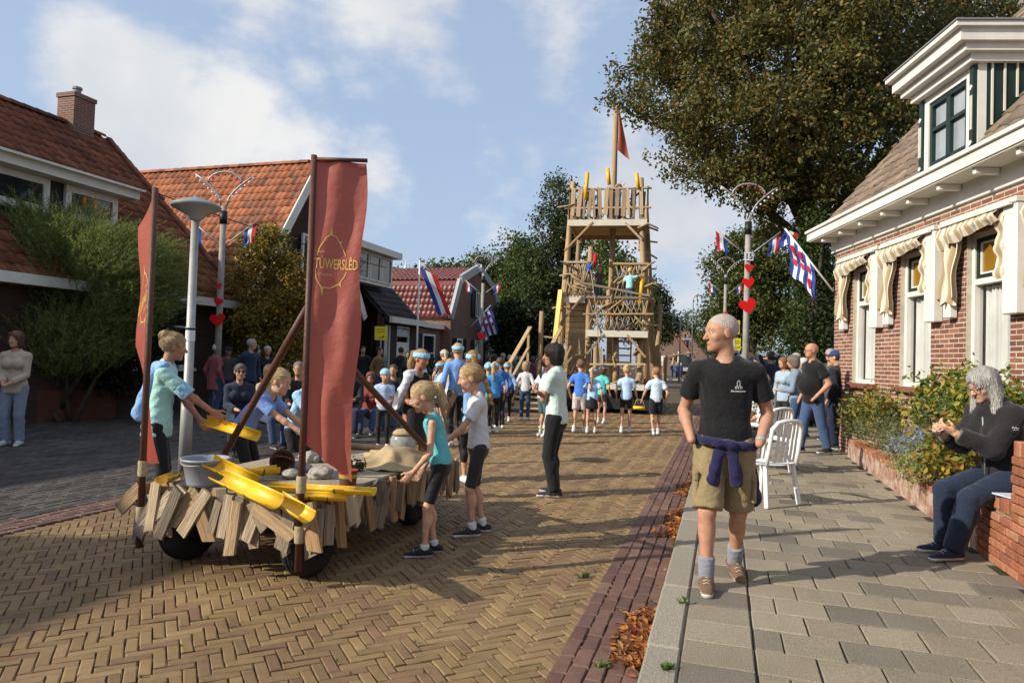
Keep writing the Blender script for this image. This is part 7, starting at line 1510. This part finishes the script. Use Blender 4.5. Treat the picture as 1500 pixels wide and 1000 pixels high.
# ---- walking man
man = person('older white haired man in black t-shirt and khaki shorts walking on the pavement', 1057, 857, 458, -16, PAVZ, pose=dict(head=(66, 5), LH='pocket', RH='pocket', LF=(-.05, -.15, .010), RF=(.055, .06, 0), RY=2, LY=14, LP=14, hip=(0, -.02, .505)), skin=(.46, .24, .15), shirt=((.009, .009, .010), 'short', -.012), pants=((.25, .19, .095), 'short', .95), shoes=((.15, .085, .045), (.55, .52, .46)), hair=('thin', (.54, .45, .39)), socks=((.24, .25, .29), .34), wide=1.06)
T = man['root']; H_ = man['H']; Hc = man['Hc']; Rh = man['RH']; br = man['br']
m_swt = clothmat((.016, .014, .055), .9, 'sweater')
L3 = lambda x, y, z: Hc + Rh @ np.array([x, y, z])
F = Fld(Hc - .45, Hc + .3, .010)
n = 14
ring_ = [L3(.107 * br * math.cos(a) * 1.06, .098 * br * math.sin(a), .035 + .012 * math.sin(a * 2)) for a in np.linspace(0, 2 * math.pi, n + 1)]
for a, b in zip(ring_, ring_[1:]): F.put(cone(a, b, .026, .026), .015)
F.put(ell(L3(-.01, .125, .02), (.05, .035, .045)), .02)
F.put(cone(L3(.03, .13, .01), L3(.075, .15, -.20), .032, .040), .02).put(cone(L3(.075, .15, -.20), L3(.08, .14, -.28), .040, .036, end=True), .01)
F.put(cone(L3(-.04, .13, .01), L3(-.07, .15, -.17), .030, .040), .02).put(cone(L3(-.07, .15, -.17), L3(-.075, .145, -.225), .040, .036, end=True), .01)
for x in (-.13, -.06, .02, .09): F.put(cone(L3(x, -.115, .03), L3(x * 1.25 - .03, -.13, -.33), .035, .045), .03)
F.put(cone(L3(-.15, -.05, .02), L3(-.19, -.06, -.34), .03, .05), .03)
F.wrinkle(.004, .06, 9); link('tied_sweater', mesh_vf('tied_sweater', [F.out()], m_swt), T)
Sh, el, wr, sg = man['arms']['L']; F = Fld(wr - .06, wr + .06, .006); u = (wr - el) / np.linalg.norm(wr - el); F.put(cone(wr - u * .045, wr - u * .025, .034, .034), .005).cut(wr - u * .055, u).cut(wr - u * .018, -u); wt = link('wrist_watch', mesh_vf('wrist_watch', [F.out()], m_galv), T)
# chest emblem: hooded figure outline with two words under it
def mapc(vs, cx, cz, s): return [tuple(man['S'] + man['RS'] @ np.array([-(cx + x * s) if False else cx + x * s, .2, cz + y * s])) for x, y, *_ in vs]
def ribbon(pts, w):
    vs = []; fs = []
    for i, (x, y) in enumerate(pts):
        a, b = pts[max(0, i - 1)], pts[min(len(pts) - 1, i + 1)]; dx, dy = b[0] - a[0], b[1] - a[1]; l = math.hypot(dx, dy) or 1; vs += [(x - dy / l * w, y + dx / l * w), (x + dy / l * w, y - dx / l * w)]
        if i: fs.append((2 * i - 2, 2 * i - 1, 2 * i + 1, 2 * i))
    return vs, fs
m_prt = mat('white_print', (.75, .75, .75), .7, .03); dr = man['RS'] @ np.array([0, -1, 0]); ex, ez = -.075, -.125
for pts in ([(-.2, .15), (-.25, .6), (-.15, .9), (0, 1), (.15, .9), (.22, .6), (.2, .15)], [(-.55, -.4), (-.5, -.05), (-.2, .15), (0, -.05), (.2, .15), (.5, -.05), (.55, -.4)], [(-.15, -.1), (.05, -.4)], [(.3, -.1), (.28, -.4)], [(-.35, -.1), (-.3, -.4)]):
    v, f = ribbon([(-x, y) for x, y in pts], .06); b = MB(); b.add(mapc(v, ex, ez, .038), f); decal(b, man['shirt'], dr, m_prt, 'emblem', man['shirt'])
v, f = text_mesh('De brouwer', 1, .03); v = [(-x, y) for x, y, _ in v]; b = MB(); b.add(mapc(v, ex, ez - .036, .0185), f); decal(b, man['shirt'], dr, m_prt, 'lettering', man['shirt'])
for sg, nm in ((1, 'R'), (-1, 'L')):         # cargo pockets
    hj, kn, an, yw, pt_ = man['legs'][nm]; c = hj + (kn - hj) * .62; b = MB(); Mx = frame((0, 1, 0), (0, 0, 1), (1, 0, 0), Vector(c + np.array([sg * .082, .01, 0])) + Vector((-.012 if sg < 0 else -.01, 0, 0)))
    b.box((0, 0, 0), (.15, .17, .03), Mx, .01); b.box((0, .075, .004), (.16, .06, .032), Mx, .008); b.build('cargo_pocket', clothmat((.25, .19, .095)), man['pants'])
# ---- seated woman with phone
sy = PX(1462, 700, BX + .1).y
wom = person('woman with long grey hair and black jacket seated on the garden wall', 0, 0, at=(BX + .10, sy, PAVZ), H=1.80, face=-84, fem=True, wide=1.22, loose=1.9, pose=dict(hip=(0, -.04, .350), lean=13, head=(-4, 26), LH=(-.03, .225, .535), RH=(.035, .235, .52), RF=(.06, .20, 0), LF=(-.05, .25, 0), LN=(.6, -.3, .8), RN=(-.6, -.3, .8), grip=60, RE=(.35, -.7, -1), LE=(-.35, -.7, -1)), skin=SK2, shirt=((.018, .016, .017), 'long', -.09), pants=((.014, .022, .045), 'long'), shoes=((.012, .016, .035), (.6, .6, .58)), hair=('long', (.44, .42, .38)), glasses='clear')
w = wom['arms']['R'][2] * .5 + wom['arms']['L'][2] * .5 + np.array([0, .085, .03]); ph = thing('phone', 'black phone held by the seated grey haired woman', 'phone', wom['root'].matrix_basis @ Vector(w), wom['rz']); MB().box((0, 0, 0), (.075, .15, .012), Matrix.Rotation(-.5, 4, 'X') @ Matrix.Rotation(.5, 4, 'Z'), .004).build('case', m_black, ph); MB().box((0, 0, .007), (.066, .135, .001), Matrix.Rotation(-.5, 4, 'X') @ Matrix.Rotation(.5, 4, 'Z')).build('screen', glassmat('phone_glass', (.02, .02, .03), .1), ph)
m_gtrim = clothmat((.12, .115, .115), .85, 'trim')
for nm in ('R', 'L'):
    Sh, el, wr, sg = wom['arms'][nm]; F = Fld(np.minimum(el, wr) - .12, np.maximum(el, wr) + .12, .011); F.put(cone(el + (wr - el) * .12, el + (wr - el) * .95, .064, .050, end=True), .01).wrinkle(.003, .07, 4); link('grey_sleeve', mesh_vf('grey_sleeve', [F.out()], m_gtrim), wom['root'])
Sh, el, wr, sg = wom['arms']['L']; c0 = Sh + (el - Sh) * .35; v, f = ribbon([(-.5, .1), (-.3, .35), (-.15, 0), (.05, .3), (.2, .05), (.5, .12)], .05); v2, f2 = ribbon([(-.45, -.15), (.5, -.15)], .03); b = MB(); b.add([tuple(c0 + np.array([-.2, -x * .05, y * .05])) for x, y in v], f); b.add([tuple(c0 + np.array([-.2, -x * .05, y * .05])) for x, y in v2], f2); decal(b, wom['shirt'], (1, 0, 0), m_prt, 'sleeve_mark', wom['shirt'], .003)
MB().tube([Vector(wom['S'] + wom['RS'] @ np.array([-.035, .135, -.02])), Vector(wom['mid'] + np.array([-.035, .19, .05])), Vector(wom['Hc'] + np.array([-.03, .21, .02]))], .006, 6).build('zip', m_galv, wom['root'], True)
mb = MB(); mb.box((0, 0, 0), (.21, .30, .012), None, .002); mag = mb.build('magazine', mat('magazine_paper', (.55, .60, .68), .5, .2, 12), None, False, (BX + .10, PILY + .16, PAVZ + SEAT + .022), .3); tag(mag, 'magazine lying on the brick wall behind the seated woman', 'magazine')
# ---- the two girls by the cart
girl = person('blonde girl with long ponytail in teal sleeveless top and black shorts beside the cart', 632, 812, 556, -84, 0, child=.7, fem=True, pose=dict(lean=13, head=(-4, 20), RH=(.105, .065, .475), LH=(-.09, .12, .48), RF=(.045, -.015, 0), LF=(-.05, .04, 0), hip=(0, -.035, .508)), skin=SK2, shirt=((.11, .46, .50), 'none', .012), pants=(BLK, 'tight', .86), hair=('ponytail', (.60, .43, .22)), shoes=((.012, .012, .014), (.5, .48, .5)), socks=((.6, .6, .6), .15), wide=.96)
gl2 = person('girl with long braid in white t-shirt with blue armband beside the cart', 697, 782, 533, -78, 0, child=.7, fem=True, pose=dict(lean=4, head=(8, 14), RH=(.02, .17, .565), LH=(-.06, .22, .53), RE=(.7, -.8, -.1), RF=(.05, -.05, 0), LF=(-.05, .03, 0)), skin=SK2, shirt=((.62, .62, .62), 'short', -.005), pants=((.035, .03, .033), 'tight', .95), hair=('braid', (.50, .33, .15)), shoes=((.02, .02, .022), (.7, .7, .7)), socks=((.66, .66, .66), .2))
def armband(P, nm, t0=.35, t1=.62, col=BND, g=.022):
    Sh, el, wr, sg = P['arms'][nm]; a = Sh + (el - Sh) * t0; b = Sh + (el - Sh) * t1; F = Fld(np.minimum(a, b) - .09, np.maximum(a, b) + .09, max(.007, P['d'] * .0012)); u = (b - a) / np.linalg.norm(b - a); r = .030 * P['br'] + g; F.put(cone(a, b, r, r), .01).cut(a, u).cut(b, -u).wrinkle(.003, .05, 2); link('armband', mesh_vf('armband', [F.out()], clothmat(col)), P['root'])
armband(gl2, 'R', .42, .78)
# ---- woman with arms crossed
wp = person('dark haired woman in pale mint t-shirt and black trousers standing with arms folded', 812, 726, 505, -112, 0, fem=True, pose=dict(head=(-18, 6), LH='cross', RH='cross', RF=(.06, .02, 0), LF=(-.06, -.02, 0), RY=-15, LY=15), skin=SK3, shirt=((.56, .68, .62), 'short', -.03), pants=((.012, .012, .013), 'long'), hair=('bob', (.022, .014, .012)), shoes=BSH, wide=1.08)
# ---- woman leaning with white hoodie over the shoulders, and blue shirted leader
wh = person('tanned woman with blue headband, black tank top and white hoodie over one shoulder', 603, 706, 511, 38, 0, fem=True, pose=dict(lean=6, head=(-18, 14), RH='front', LH=(-.10, .12, .55)), skin=SK3, shirt=((.012, .012, .013), 'none'), pants=((.028, .026, .028), 'skirt', 1.1), hair=('ponytail', BLOND), band=BND, shoes=WSH)
F = Fld(wh['S'] - .45, wh['S'] + .2, .014); F.put(cone(wh['S'] + wh['ux'] * .14 + wh['uy'] * .06 - wh['uz'] * .02, wh['S'] + wh['ux'] * .24 - wh['uy'] * .04 - wh['uz'] * .38, .05, .06), .03).put(cone(wh['S'] - wh['ux'] * .10 - wh['uy'] * .03 + wh['uz'] * .02, wh['S'] + wh['ux'] * .14 + wh['uy'] * .02, .05, .055), .03).wrinkle(.006, .08, 6); link('hoodie', mesh_vf('hoodie', [F.out()], clothmat((.62, .63, .66))), wh['root'])
wl = person('leader with blue headband and long ponytail in blue t-shirt seen from behind', 690, 706, 514, -150, 0, fem=True, pose=dict(lean=5, head=(20, 5), LH=(-.14, .20, .50), RH='front'), skin=SK, shirt=((.20, .37, .64), 'short', -.05), pants=(BLK, 'capri'), hair=('ponytail', (.42, .25, .10)), band=BND, shoes=WSH)
# ---- woman at the left of the cart with channel
w8 = person('woman with messy blond bun, mint t-shirt and blue shoulder cloth left of the cart', 224, 762, 487, 112, 0, fem=True, pose=dict(lean=6, head=(-8, 10), RH=(.10, .30, .56), LH=(-.1, .22, .50), RE=(.5, -.6, -1), grip=70), skin=SK3, shirt=((.38, .66, .60), 'short', -.06), pants=(BLK, 'leggings'), hair=('bun', (.42, .29, .15)), shoes=BSH)
armband(w8, 'R', .62, 1.0)
F = Fld(w8['Hc'] - .2, w8['S'] + .2, .013); S_ = w8['S']; ux, uy, uz = w8['ux'], w8['uy'], w8['uz']
F.put(cone(S_ - ux * .15 + uz * .01, S_ + ux * .12 - uy * .02 + uz * .01, .055, .055), .03); 
for x in (-.14, -.07, 0, .06): F.put(cone(S_ + ux * x - uy * .07, S_ + ux * (x - .05) - uy * .14 - uz * (.40 + .04 * math.sin(x * 40)), .045, .06), .035)
F.put(cone(S_ - ux * .16 + uy * .02, S_ - ux * .2 + uy * .05 - uz * .42, .05, .06), .03).wrinkle(.006, .10, 8); link('blue_cloth', mesh_vf('blue_cloth', [F.out()], clothmat((.24, .42, .72))), w8['root'])
hw_ = w8['root'].matrix_basis @ Vector(w8['arms']['R'][2]); a = D(298, 614, (hw_ - CAMP).dot(CF) + .05); b = D(377, 638, (hw_ - CAMP).dot(CF) - .1); oc = Vector((CO.x, CO.y, DZ + .013)); gutter('yellow channel held out by the woman with the blond bun', tuple(a - oc), tuple(b - oc), .05, .9)
# ---- girls bending over the far side of the cart
g9 = person('girl with blond braids in blue shirt bending over the cart', 368, 752, H=1.50, face=82, child=.5, fem=True, pose=dict(lean=38, hip=(0, -.08, .50), head=(0, 18), RH=(.06, .38, .50), LH=(-.08, .36, .50), RF=(.05, -.04, 0), LF=(-.05, .05, 0)), skin=SK2, shirt=((.20, .32, .66), 'short', -.02), pants=(BLK, 'leggings'), hair=('braid', (.50, .36, .18)), shoes=WSH)
g10 = person('child with patterned blue headband in light blue shirt leaning over the cart', 436, 738, H=1.46, face=62, child=.6, fem=True, pose=dict(lean=20, hip=(0, -.04, .505), head=(6, 22), RH=(.05, .30, .52), LH=(-.05, .30, .54)), skin=SK2, shirt=((.32, .55, .78), 'short', -.02), pants=(BLK, 'leggings'), hair=('short', BLOND), band=BND, shoes=WSH)
person('boy in pale blue t-shirt and light blue bandana with folded hands behind the cart', 560, 656, 541, 8, child=.7, pose=dict(LH='front', RH='front', head=(-10, 8)), skin=SK2, shirt=((.42, .56, .80), 'short', -.03), pants=(BLK, 'leggings'), hair=('short', BLOND), band=(BND, True), shoes=WSH)
# ---- children between the cart and the tower
KG = 'children in blue by the floats'
kids = [
 ('child in white t-shirt with blue headband behind the leader', 655, 640, 526, 170, WHT, 'short', BLK, 'tight', BLOND, 'bob', BND, 0),
 ('tall child in blue shirt with blue headband at the back of the group', 667, 652, 503, 200, (.18, .34, .66), 'long', BLK, 'long', BLOND, 'short', BND, .3),
 ('child in green and blue top with pale blue bandana', 712, 632, 532, 150, (.10, .45, .30), 'short', (.20, .17, .09), 'long', BLOND, 'short', (BND, True), .7),
 ('child in grey blue hoodie and black leggings walking towards the tower stairs', 741, 618, 531, 180, (.26, .34, .52), 'long', BLK, 'leggings', BLOND, 'bun', BND, .7),
 ('child in bright blue t-shirt beside the hoodie child', 722, 634, 530, 190, (.06, .26, .62), 'short', BLK, 'leggings', BLOND, 'ponytail', BND, .7),
 ('boy in royal blue shirt and pale shorts before the tower', 848, 633, 527, 160, (.07, .20, .62), 'short', (.52, .47, .42), 'short', (.20, .10, .05), 'short', None, .7),
 ('girl in light blue shirt with bandana and black skirt before the tower', 866, 634, 538, 165, (.36, .56, .80), 'short', BLK, 'skirt', BLOND, 'ponytail', BND, .7),
 ('child with turquoise cape beside the hanging rope', 880, 620, 535, 150, (.10, .52, .50), 'short', (.05, .05, .06), 'tight', BROWN, 'bob', BND, .7),
 ('girl in light blue polo and black shorts carrying a yellow handle', 916, 634, 535, 165, (.42, .58, .82), 'short', BLK, 'tight', BLOND, 'bun', None, .7),
 ('boy in pale blue polo with reddish hair right of the handle girl', 960, 637, 538, 178, (.56, .68, .80), 'short', (.015, .018, .03), 'short', (.36, .18, .07), 'short', None, .7),
 ('child in white and blue shirt partly hidden behind the woman with folded arms', 794, 640, 525, 120, (.60, .68, .76), 'short', (.05, .12, .14), 'short', BROWN, 'ponytail', None, .6),
 ('young person in white top at the foot of the tower stairs', 803, 628, 508, 200, (.62, .64, .66), 'short', BLK, 'leggings', DK, 'ponytail', None, .2)]
kids += [
 ('small child in pale blue shirt with dark ponytail at the back of the group', 678, 622, 531, 150, (.38, .52, .76), 'short', BLK, 'leggings', BROWN, 'ponytail', BND, .8),
 ('child in royal blue sweater half hidden behind the leader', 730, 627, 524, 200, (.05, .16, .50), 'long', (.03, .03, .04), 'long', BROWN, 'short', None, .6),
 ('child in white sweater beside the tower stairs', 768, 615, 530, 170, (.6, .6, .6), 'long', JEAN, 'long', BLOND, 'bob', None, .7),
 ('child with sky blue vest standing left of the leader', 640, 636, 529, 120, (.30, .52, .78), 'none', BLK, 'tight', (.36, .2, .09), 'braid', BND, .7),
 ('tall girl in navy shirt beyond the white shirt child', 648, 616, 512, 190, (.03, .05, .16), 'short', BLK, 'leggings', BLOND, 'ponytail', BND, .3)]
for i, (lb, px, py, tp, fc, sc_, sv, pc, pv, hc, hs, bd, chd) in enumerate(kids):
    walk = dict(RF=(.05, .08, 0), LF=(-.05, -.10, .01)) if i in (3, 5, 6, 8, 9) else {}
    if i == 8: walk['RH'] = (.16, .10, .47)
    if i == 9: walk['LH'] = (-.2, .08, .50)
    person(lb, px, py, tp, fc, child=chd, fem=hs != 'short', pose=dict(head=(random.uniform(-25, 25), 4), **walk), skin=SK2, shirt=(sc_, sv, -.02), pants=(pc, pv), hair=(hs, hc), band=bd, shoes=WSH, socks=((.6, .6, .6), .25), group=KG)
yh = D(936, 597, 14.3); yt = thing('yellow_tow_bar', 'yellow carrying bar held between two children before the tower', 'carrying bar', yh); MB().tube([(-.12, 0, 0), (.12, 0, 0)], .035, 8).build('grip', m_yelp, yt, True); MB().tube([(-.1, 0, 0), (-.06, 0, .16), (.06, 0, .18), (.12, 0, .02)], .008, 6).build('cord', m_rope, yt, True)
# ---- children on the tower
def tower_kid(lb, px, y, zf, H, face, sc_, hc, pose=None, hs='short'): 
    p = TM @ Vector((tx(px), y, zf)); person(lb, 0, 0, at=p, H=H, face=face, child=.7, pose=pose or {}, skin=SK2, shirt=(sc_, 'short'), pants=(JEAN, 'long'), hair=(hs, hc), shoes=WSH, group='children on the tower')
tower_kid('child in pale top crouching at the top left railing', 868, .5, ZT, 1.15, 40, LBL, DK); tower_kid('child in blue reaching up at the flag mast on top of the tower', 899, .9, ZT, 1.35, 60, (.20, .34, .55), BROWN, dict(RH='up', LH='up')); tower_kid('child whose dark hair just shows over the top right railing', 921, .7, ZT, .98, 20, WHT, DK)
tower_kid('boy in blue t-shirt on the middle floor of the tower', 909, 1.4, Z2, 1.35, -60, (.12, .30, .66), DK); tower_kid('dark haired child beside the boy in blue on the middle floor', 921, 1.2, Z2, 1.2, -30, (.14, .14, .15), DK); tower_kid('blond child in turquoise t-shirt climbing at the right of the tower', 922, -.2, Z2 - .35, 1.25, 160, (.36, .66, .66), BLOND, dict(RH=(.2, .15, .85)))
tower_kid('dark haired child behind the lattice on the left of the middle floor', 874, .8, Z2, 1.1, 10, (.10, .08, .08), DK); tower_kid('child sitting behind the rope net in white shirt', 897, -.2, Z1 - .3, 1.1, 20, WHT, BROWN, dict(hip=(0, -.05, .30), RF=(.06, .25, .27), LF=(-.06, .25, .27))); tower_kid('child in grey top crouching behind the rope net', 917, -.1, Z1 - .3, 1.1, -20, (.3, .3, .34), BROWN, dict(hip=(0, -.05, .30), RF=(.06, .25, .27), LF=(-.06, .25, .27)))
# ---- spectators
def spec(lb, px, py, H, face, sc_, sv='long', pc=JEAN, hs='short', hc=GREY, z=0.0, fem=False, pose=None, cap=None, gl=None, grp='spectators on the left', wide=1.05, hem=-.05, sh=BSH, pv='long', skin=SK, belly=0, at=None, child=0):
    return person(lb, px, py, H=H, face=face, z=z, fem=fem, pose=pose or dict(head=(random.uniform(-20, 20), 2)), skin=skin, shirt=(sc_, sv, hem), pants=(pc, pv), hair=(hs, hc), cap=cap, glasses=gl, shoes=sh, group=grp, wide=wide, belly=belly, at=at, child=child)
SIT = lambda **k: dict(dict(hip=(0, -.02, .30), RF=(.07, .27, 0), LF=(-.06, .30, 0), LH=(-.05, .2, .40), RH=(.05, .22, .40), lean=8), **k)
bw_ = spec('woman in beige jacket and grey blue trousers standing at the left edge', 18, 652, 1.70, 12, (.46, .38, .29), 'long', (.20, .23, .31), 'curly', (.12, .06, .03), fem=True, pose=dict(head=(8, 0), LH='front', RH='front'), sh=((.42, .46, .48), (.6, .6, .6)))
spec('woman in dusty pink coat seen from behind by the arch lamp post', 311, 610, 1.66, 150, (.34, .10, .11), 'long', JEAN, 'short', WH_, fem=True, hem=-.14)
spec('person with dark cap behind the pink coat', 331, 602, 1.62, 20, (.10, .09, .10), hc=BROWN, cap=(.02, .03, .06))
spec('grey haired man in dark blue blazer standing behind the seated spectators', 362, 612, 1.80, 60, (.020, .035, .075), 'long', (.03, .03, .04), 'short', (.36, .34, .31), pose=dict(RH='hip', head=(-30, 0)))
spec('woman with short grey hair and dark cardigan next to the blazer man', 388, 608, 1.66, 20, (.016, .018, .022), 'long', BLK, 'short', (.46, .45, .43), fem=True)
spec('seated woman with sunglasses and dark blue jacket under the lamp post', 346, 662, 1.68, 30, (.020, .028, .05), 'long', NAVY, 'short', (.12, .10, .09), fem=True, pose=SIT(), gl='dark')
spec('seated person in beige jacket half hidden by the bending girl', 388, 652, 1.66, 50, (.40, .33, .24), 'long', JEAN, 'bob', BROWN, fem=True, pose=SIT())
spec('seated man with glasses and blue shirt behind the headband child', 434, 650, 1.74, 10, (.03, .03, .035), 'long', (.05, .10, .30), 'short', (.16, .14, .13), pose=SIT(), gl='clear')
spec('seated spectator in black jacket left of the front banner', 455, 648, 1.72, 20, (.016, .016, .018), 'long', BLK, 'short', GREY, pose=SIT())
spec('seated spectator in dark jacket right of the front banner', 512, 636, 1.70, 10, (.02, .022, .03), 'long', NAVY, 'short', GREY, pose=SIT())
spec('laughing woman in red flowered blouse seated on the kerb', 540, 632, 1.62, 5, mat('flowered_cloth', (.20, .07, .05), .8, .2, pal=[(.25, .05, .04), (.3, .22, .15)], scale=18), 'long', JEAN, 'curly', (.14, .05, .03), fem=True, pose=SIT(hip=(0, -.05, .24)), gl='clear')
spec('man with thin beard seated behind the boy with the bandana', 574, 628, 1.70, 0, (.02, .025, .035), 'long', JEAN, 'short', BROWN, pose=SIT())
spec('bearded man in black jacket standing left of the shop window', 529, 588, 1.80, 5, (.015, .018, .022), 'long', BLK, 'short', DK)
spec('young man in brown jacket in front of the shop window', 552, 590, 1.76, 60, (.22, .12, .045), 'long', JEAN, 'short', DK, pose=dict(head=(-20, -5)))
spec('man in black sweater seen from behind near the shop door', 584, 592, 1.80, 160, (.012, .012, .014), 'long', JEAN, 'short', DK)
spec('woman with long dark hair and grey jacket near the shop door', 597, 596, 1.68, -10, (.04, .04, .04), 'long', BLK, 'long', (.04, .025, .02), fem=True)
spec('young man in dark top by the round shrub', 609, 586, 1.76, 30, (.02, .022, .03), 'long', BLK, 'short', BROWN)
spec('child seated on the ground behind the headband woman', 588, 622, 1.3, 0, (.16, .20, .28), 'long', JEAN, 'short', BROWN, pose=SIT(hip=(0, -.05, .2)), child=.6)
dad = spec('man in black with a small child on his shoulders', 663, 578, 1.78, 20, (.014, .014, .015), 'short', BLK, 'short', DK, pose=dict(LH=(-.09, .10, .80), RH=(.09, .10, .80)))
bp0 = dad['root'].matrix_basis @ Vector((0, -.06, 1.78 * .80)); spec('blond toddler in white riding on the shoulders of the man in black', 0, 0, .85, 20, (.62, .62, .60), 'short', (.5, .5, .5), 'short', BLOND, pose=dict(hip=(0, 0, .08), RF=(.10, .24, -.24), LF=(-.10, .24, -.24), LH=(-.05, .14, .35), RH=(.05, .14, .35)), at=bp0, child=1, hem=-.01)
spec('bald man in light shirt behind the leader', 681, 580, 1.74, -20, (.34, .36, .40), 'short', JEAN, 'bald', GREY); spec('man with brown hair behind the leader', 697, 578, 1.76, 30, (.08, .07, .08), 'long', BLK, 'short', BROWN)
row = [(712, 579, 1.66, (.06, .04, .04), 'curly', (.10, .05, .03), 1), (722, 582, 1.70, (.035, .02, .02), 'long', DK, 1), (734, 581, 1.76, (.02, .025, .05), 'short', (.3, .27, .24), 0), (744, 585, 1.68, (.30, .30, .36), 'bob', (.34, .31, .28), 1), (752, 580, 1.70, (.02, .10, .12), 'curly', (.5, .48, .46), 1), (760, 586, 1.64, (.30, .26, .24), 'short', GREY, 1), (770, 578, 1.72, (.52, .46, .40), 'short', BROWN, 0), (778, 584, 1.66, (.12, .05, .07), 'bob', BROWN, 1), (787, 580, 1.70, (.04, .05, .09), 'short', DK, 0)]
rl = ['woman with curly brown hair in the crowd by the dark hedge', 'woman with long dark hair in brown in the crowd by the hedge', 'man in navy with cap like grey hair in the crowd by the hedge', 'woman in lilac grey with bobbed hair by the hedge', 'woman with white curls and teal coat by the hedge', 'grey haired woman in pale jacket left of the stairs', 'man in cream shirt standing out at the tower stairs', 'woman in plum top behind the tower stairs', 'man in dark blue behind the tower stair rail']
for (px, py, H, c, hs, hc, fm), lb in zip(row, rl): spec(lb, px, py, H, random.uniform(60, 150), c, 'long', NAVY if RND() < .5 else JEAN, hs, hc, fem=bool(fm))
# right-hand group on the pavement
RG = 'spectators on the right pavement'
spec('woman in white and black spotted blouse seated in the garden chair', 0, 0, 1.62, -150, mat('spotted_blouse', (.6, .6, .58), .8, .1), 'short', BLK, 'short', (.50, .33, .16), z=PAVZ, fem=True, pose=SIT(hip=(0, -.03, .34)), at=(CH2.x, CH2.y, PAVZ), grp=RG, wide=1.2)
_m = MATS['spotted_blouse']; _t = _m.node_tree; _b = _t.nodes['Principled BSDF']; _v = NN(_t, 'ShaderNodeTexVoronoi'); _v.inputs['Scale'].default_value = 32; _g = NN(_t, 'ShaderNodeNewGeometry'); _t.links.new(_g.outputs['Position'], _v.inputs['Vector']); _c = NN(_t, 'ShaderNodeValToRGB'); _c.color_ramp.interpolation = 'CONSTANT'; _c.color_ramp.elements[0].color = (.02, .02, .02, 1); _c.color_ramp.elements[1].position = .38; _c.color_ramp.elements[1].color = (.62, .62, .60, 1); _t.links.new(_v.outputs['Distance'], _c.inputs[0]); _t.links.new(_c.outputs[0], _b.inputs['Base Color'])
spec('woman in denim jacket and wide jeans seen from the side on the pavement', 1165, 655, 1.66, -115, (.20, .26, .34), 'long', (.045, .08, .17), 'curly', (.14, .11, .09), z=PAVZ, fem=True, grp=RG, sh=WSH, hem=-.03, pose=dict(LH='hold', RH='hold', head=(0, 10)))
spec('bald man with glasses in black t-shirt and jeans on the right pavement', 1190, 664, 1.86, -80, (.010, .010, .011), 'short', (.05, .09, .18), 'bald', GREY, z=PAVZ, grp=RG, gl='clear', belly=.03, wide=1.12, pose=dict(RF=(.05, .10, 0), LF=(-.05, -.12, 0), LH='pocket', head=(4, 2)), skin=(.5, .25, .16))
spec('man in dark quilted jacket and blue cap with his back to us', 1226, 658, 1.76, -140, (.015, .018, .026), 'long', NAVY, 'short', DK, z=PAVZ, grp=RG, cap=(.025, .05, .14), sh=((.02, .02, .025), (.6, .6, .6)), wide=1.12)
spec('man with sunglasses behind the blue cap by the cottage corner', 1216, 645, 1.84, -60, (.07, .07, .075), 'long', (.06, .09, .15), 'short', GREY, z=PAVZ, grp=RG, gl='dark')
spec('woman with reddish curls in pale denim left of the group', 1148, 642, 1.64, -60, (.34, .42, .50), 'long', BLK, 'curly', (.30, .13, .05), z=PAVZ, fem=True, grp=RG, sh=WSH)
spec('man in navy sweater with raised arms taking a photo', 1128, 625, 1.78, -160, (.016, .024, .05), 'long', (.24, .20, .15), 'short', DK, z=PAVZ, grp=RG, pose=dict(LH=(-.08, .16, .93), RH=(.08, .16, .93)))
spec('man in olive jacket with cap farther along the pavement', 1108, 612, 1.76, -40, (.07, .08, .05), 'long', BLK, 'short', DK, z=PAVZ, grp=RG, cap=(.02, .025, .05))
spec('grey haired woman behind the bald man', 1178, 640, 1.64, -100, (.30, .36, .30), 'long', JEAN, 'curly', (.5, .49, .47), z=PAVZ, fem=True, grp=RG)
spec('balding man between the denim women', 1167, 632, 1.78, -90, (.30, .24, .20), 'long', JEAN, 'thin', GREY, z=PAVZ, grp=RG)
# far figures near the tractor and on the second float
for px, py, c, lb in ((984, 553, (.03, .05, .12), 'far spectator in navy left of the tractor'), (990, 554, (.10, .14, .30), 'far spectator in blue left of the tractor'), (997, 553, (.12, .06, .22), 'far spectator in purple left of the tractor'), (1110, 571, (.2, .2, .22), 'far pedestrian in grey on the right pavement')): spec(lb, px, py, 1.72, random.uniform(-60, 60), c, grp='far spectators')
q_ = p2 + Vector((.4, -.4, 3.9)); spec('far person in blue standing high on the second float', 0, 0, 1.7, 0, (.12, .22, .45), at=q_, grp='far spectators')
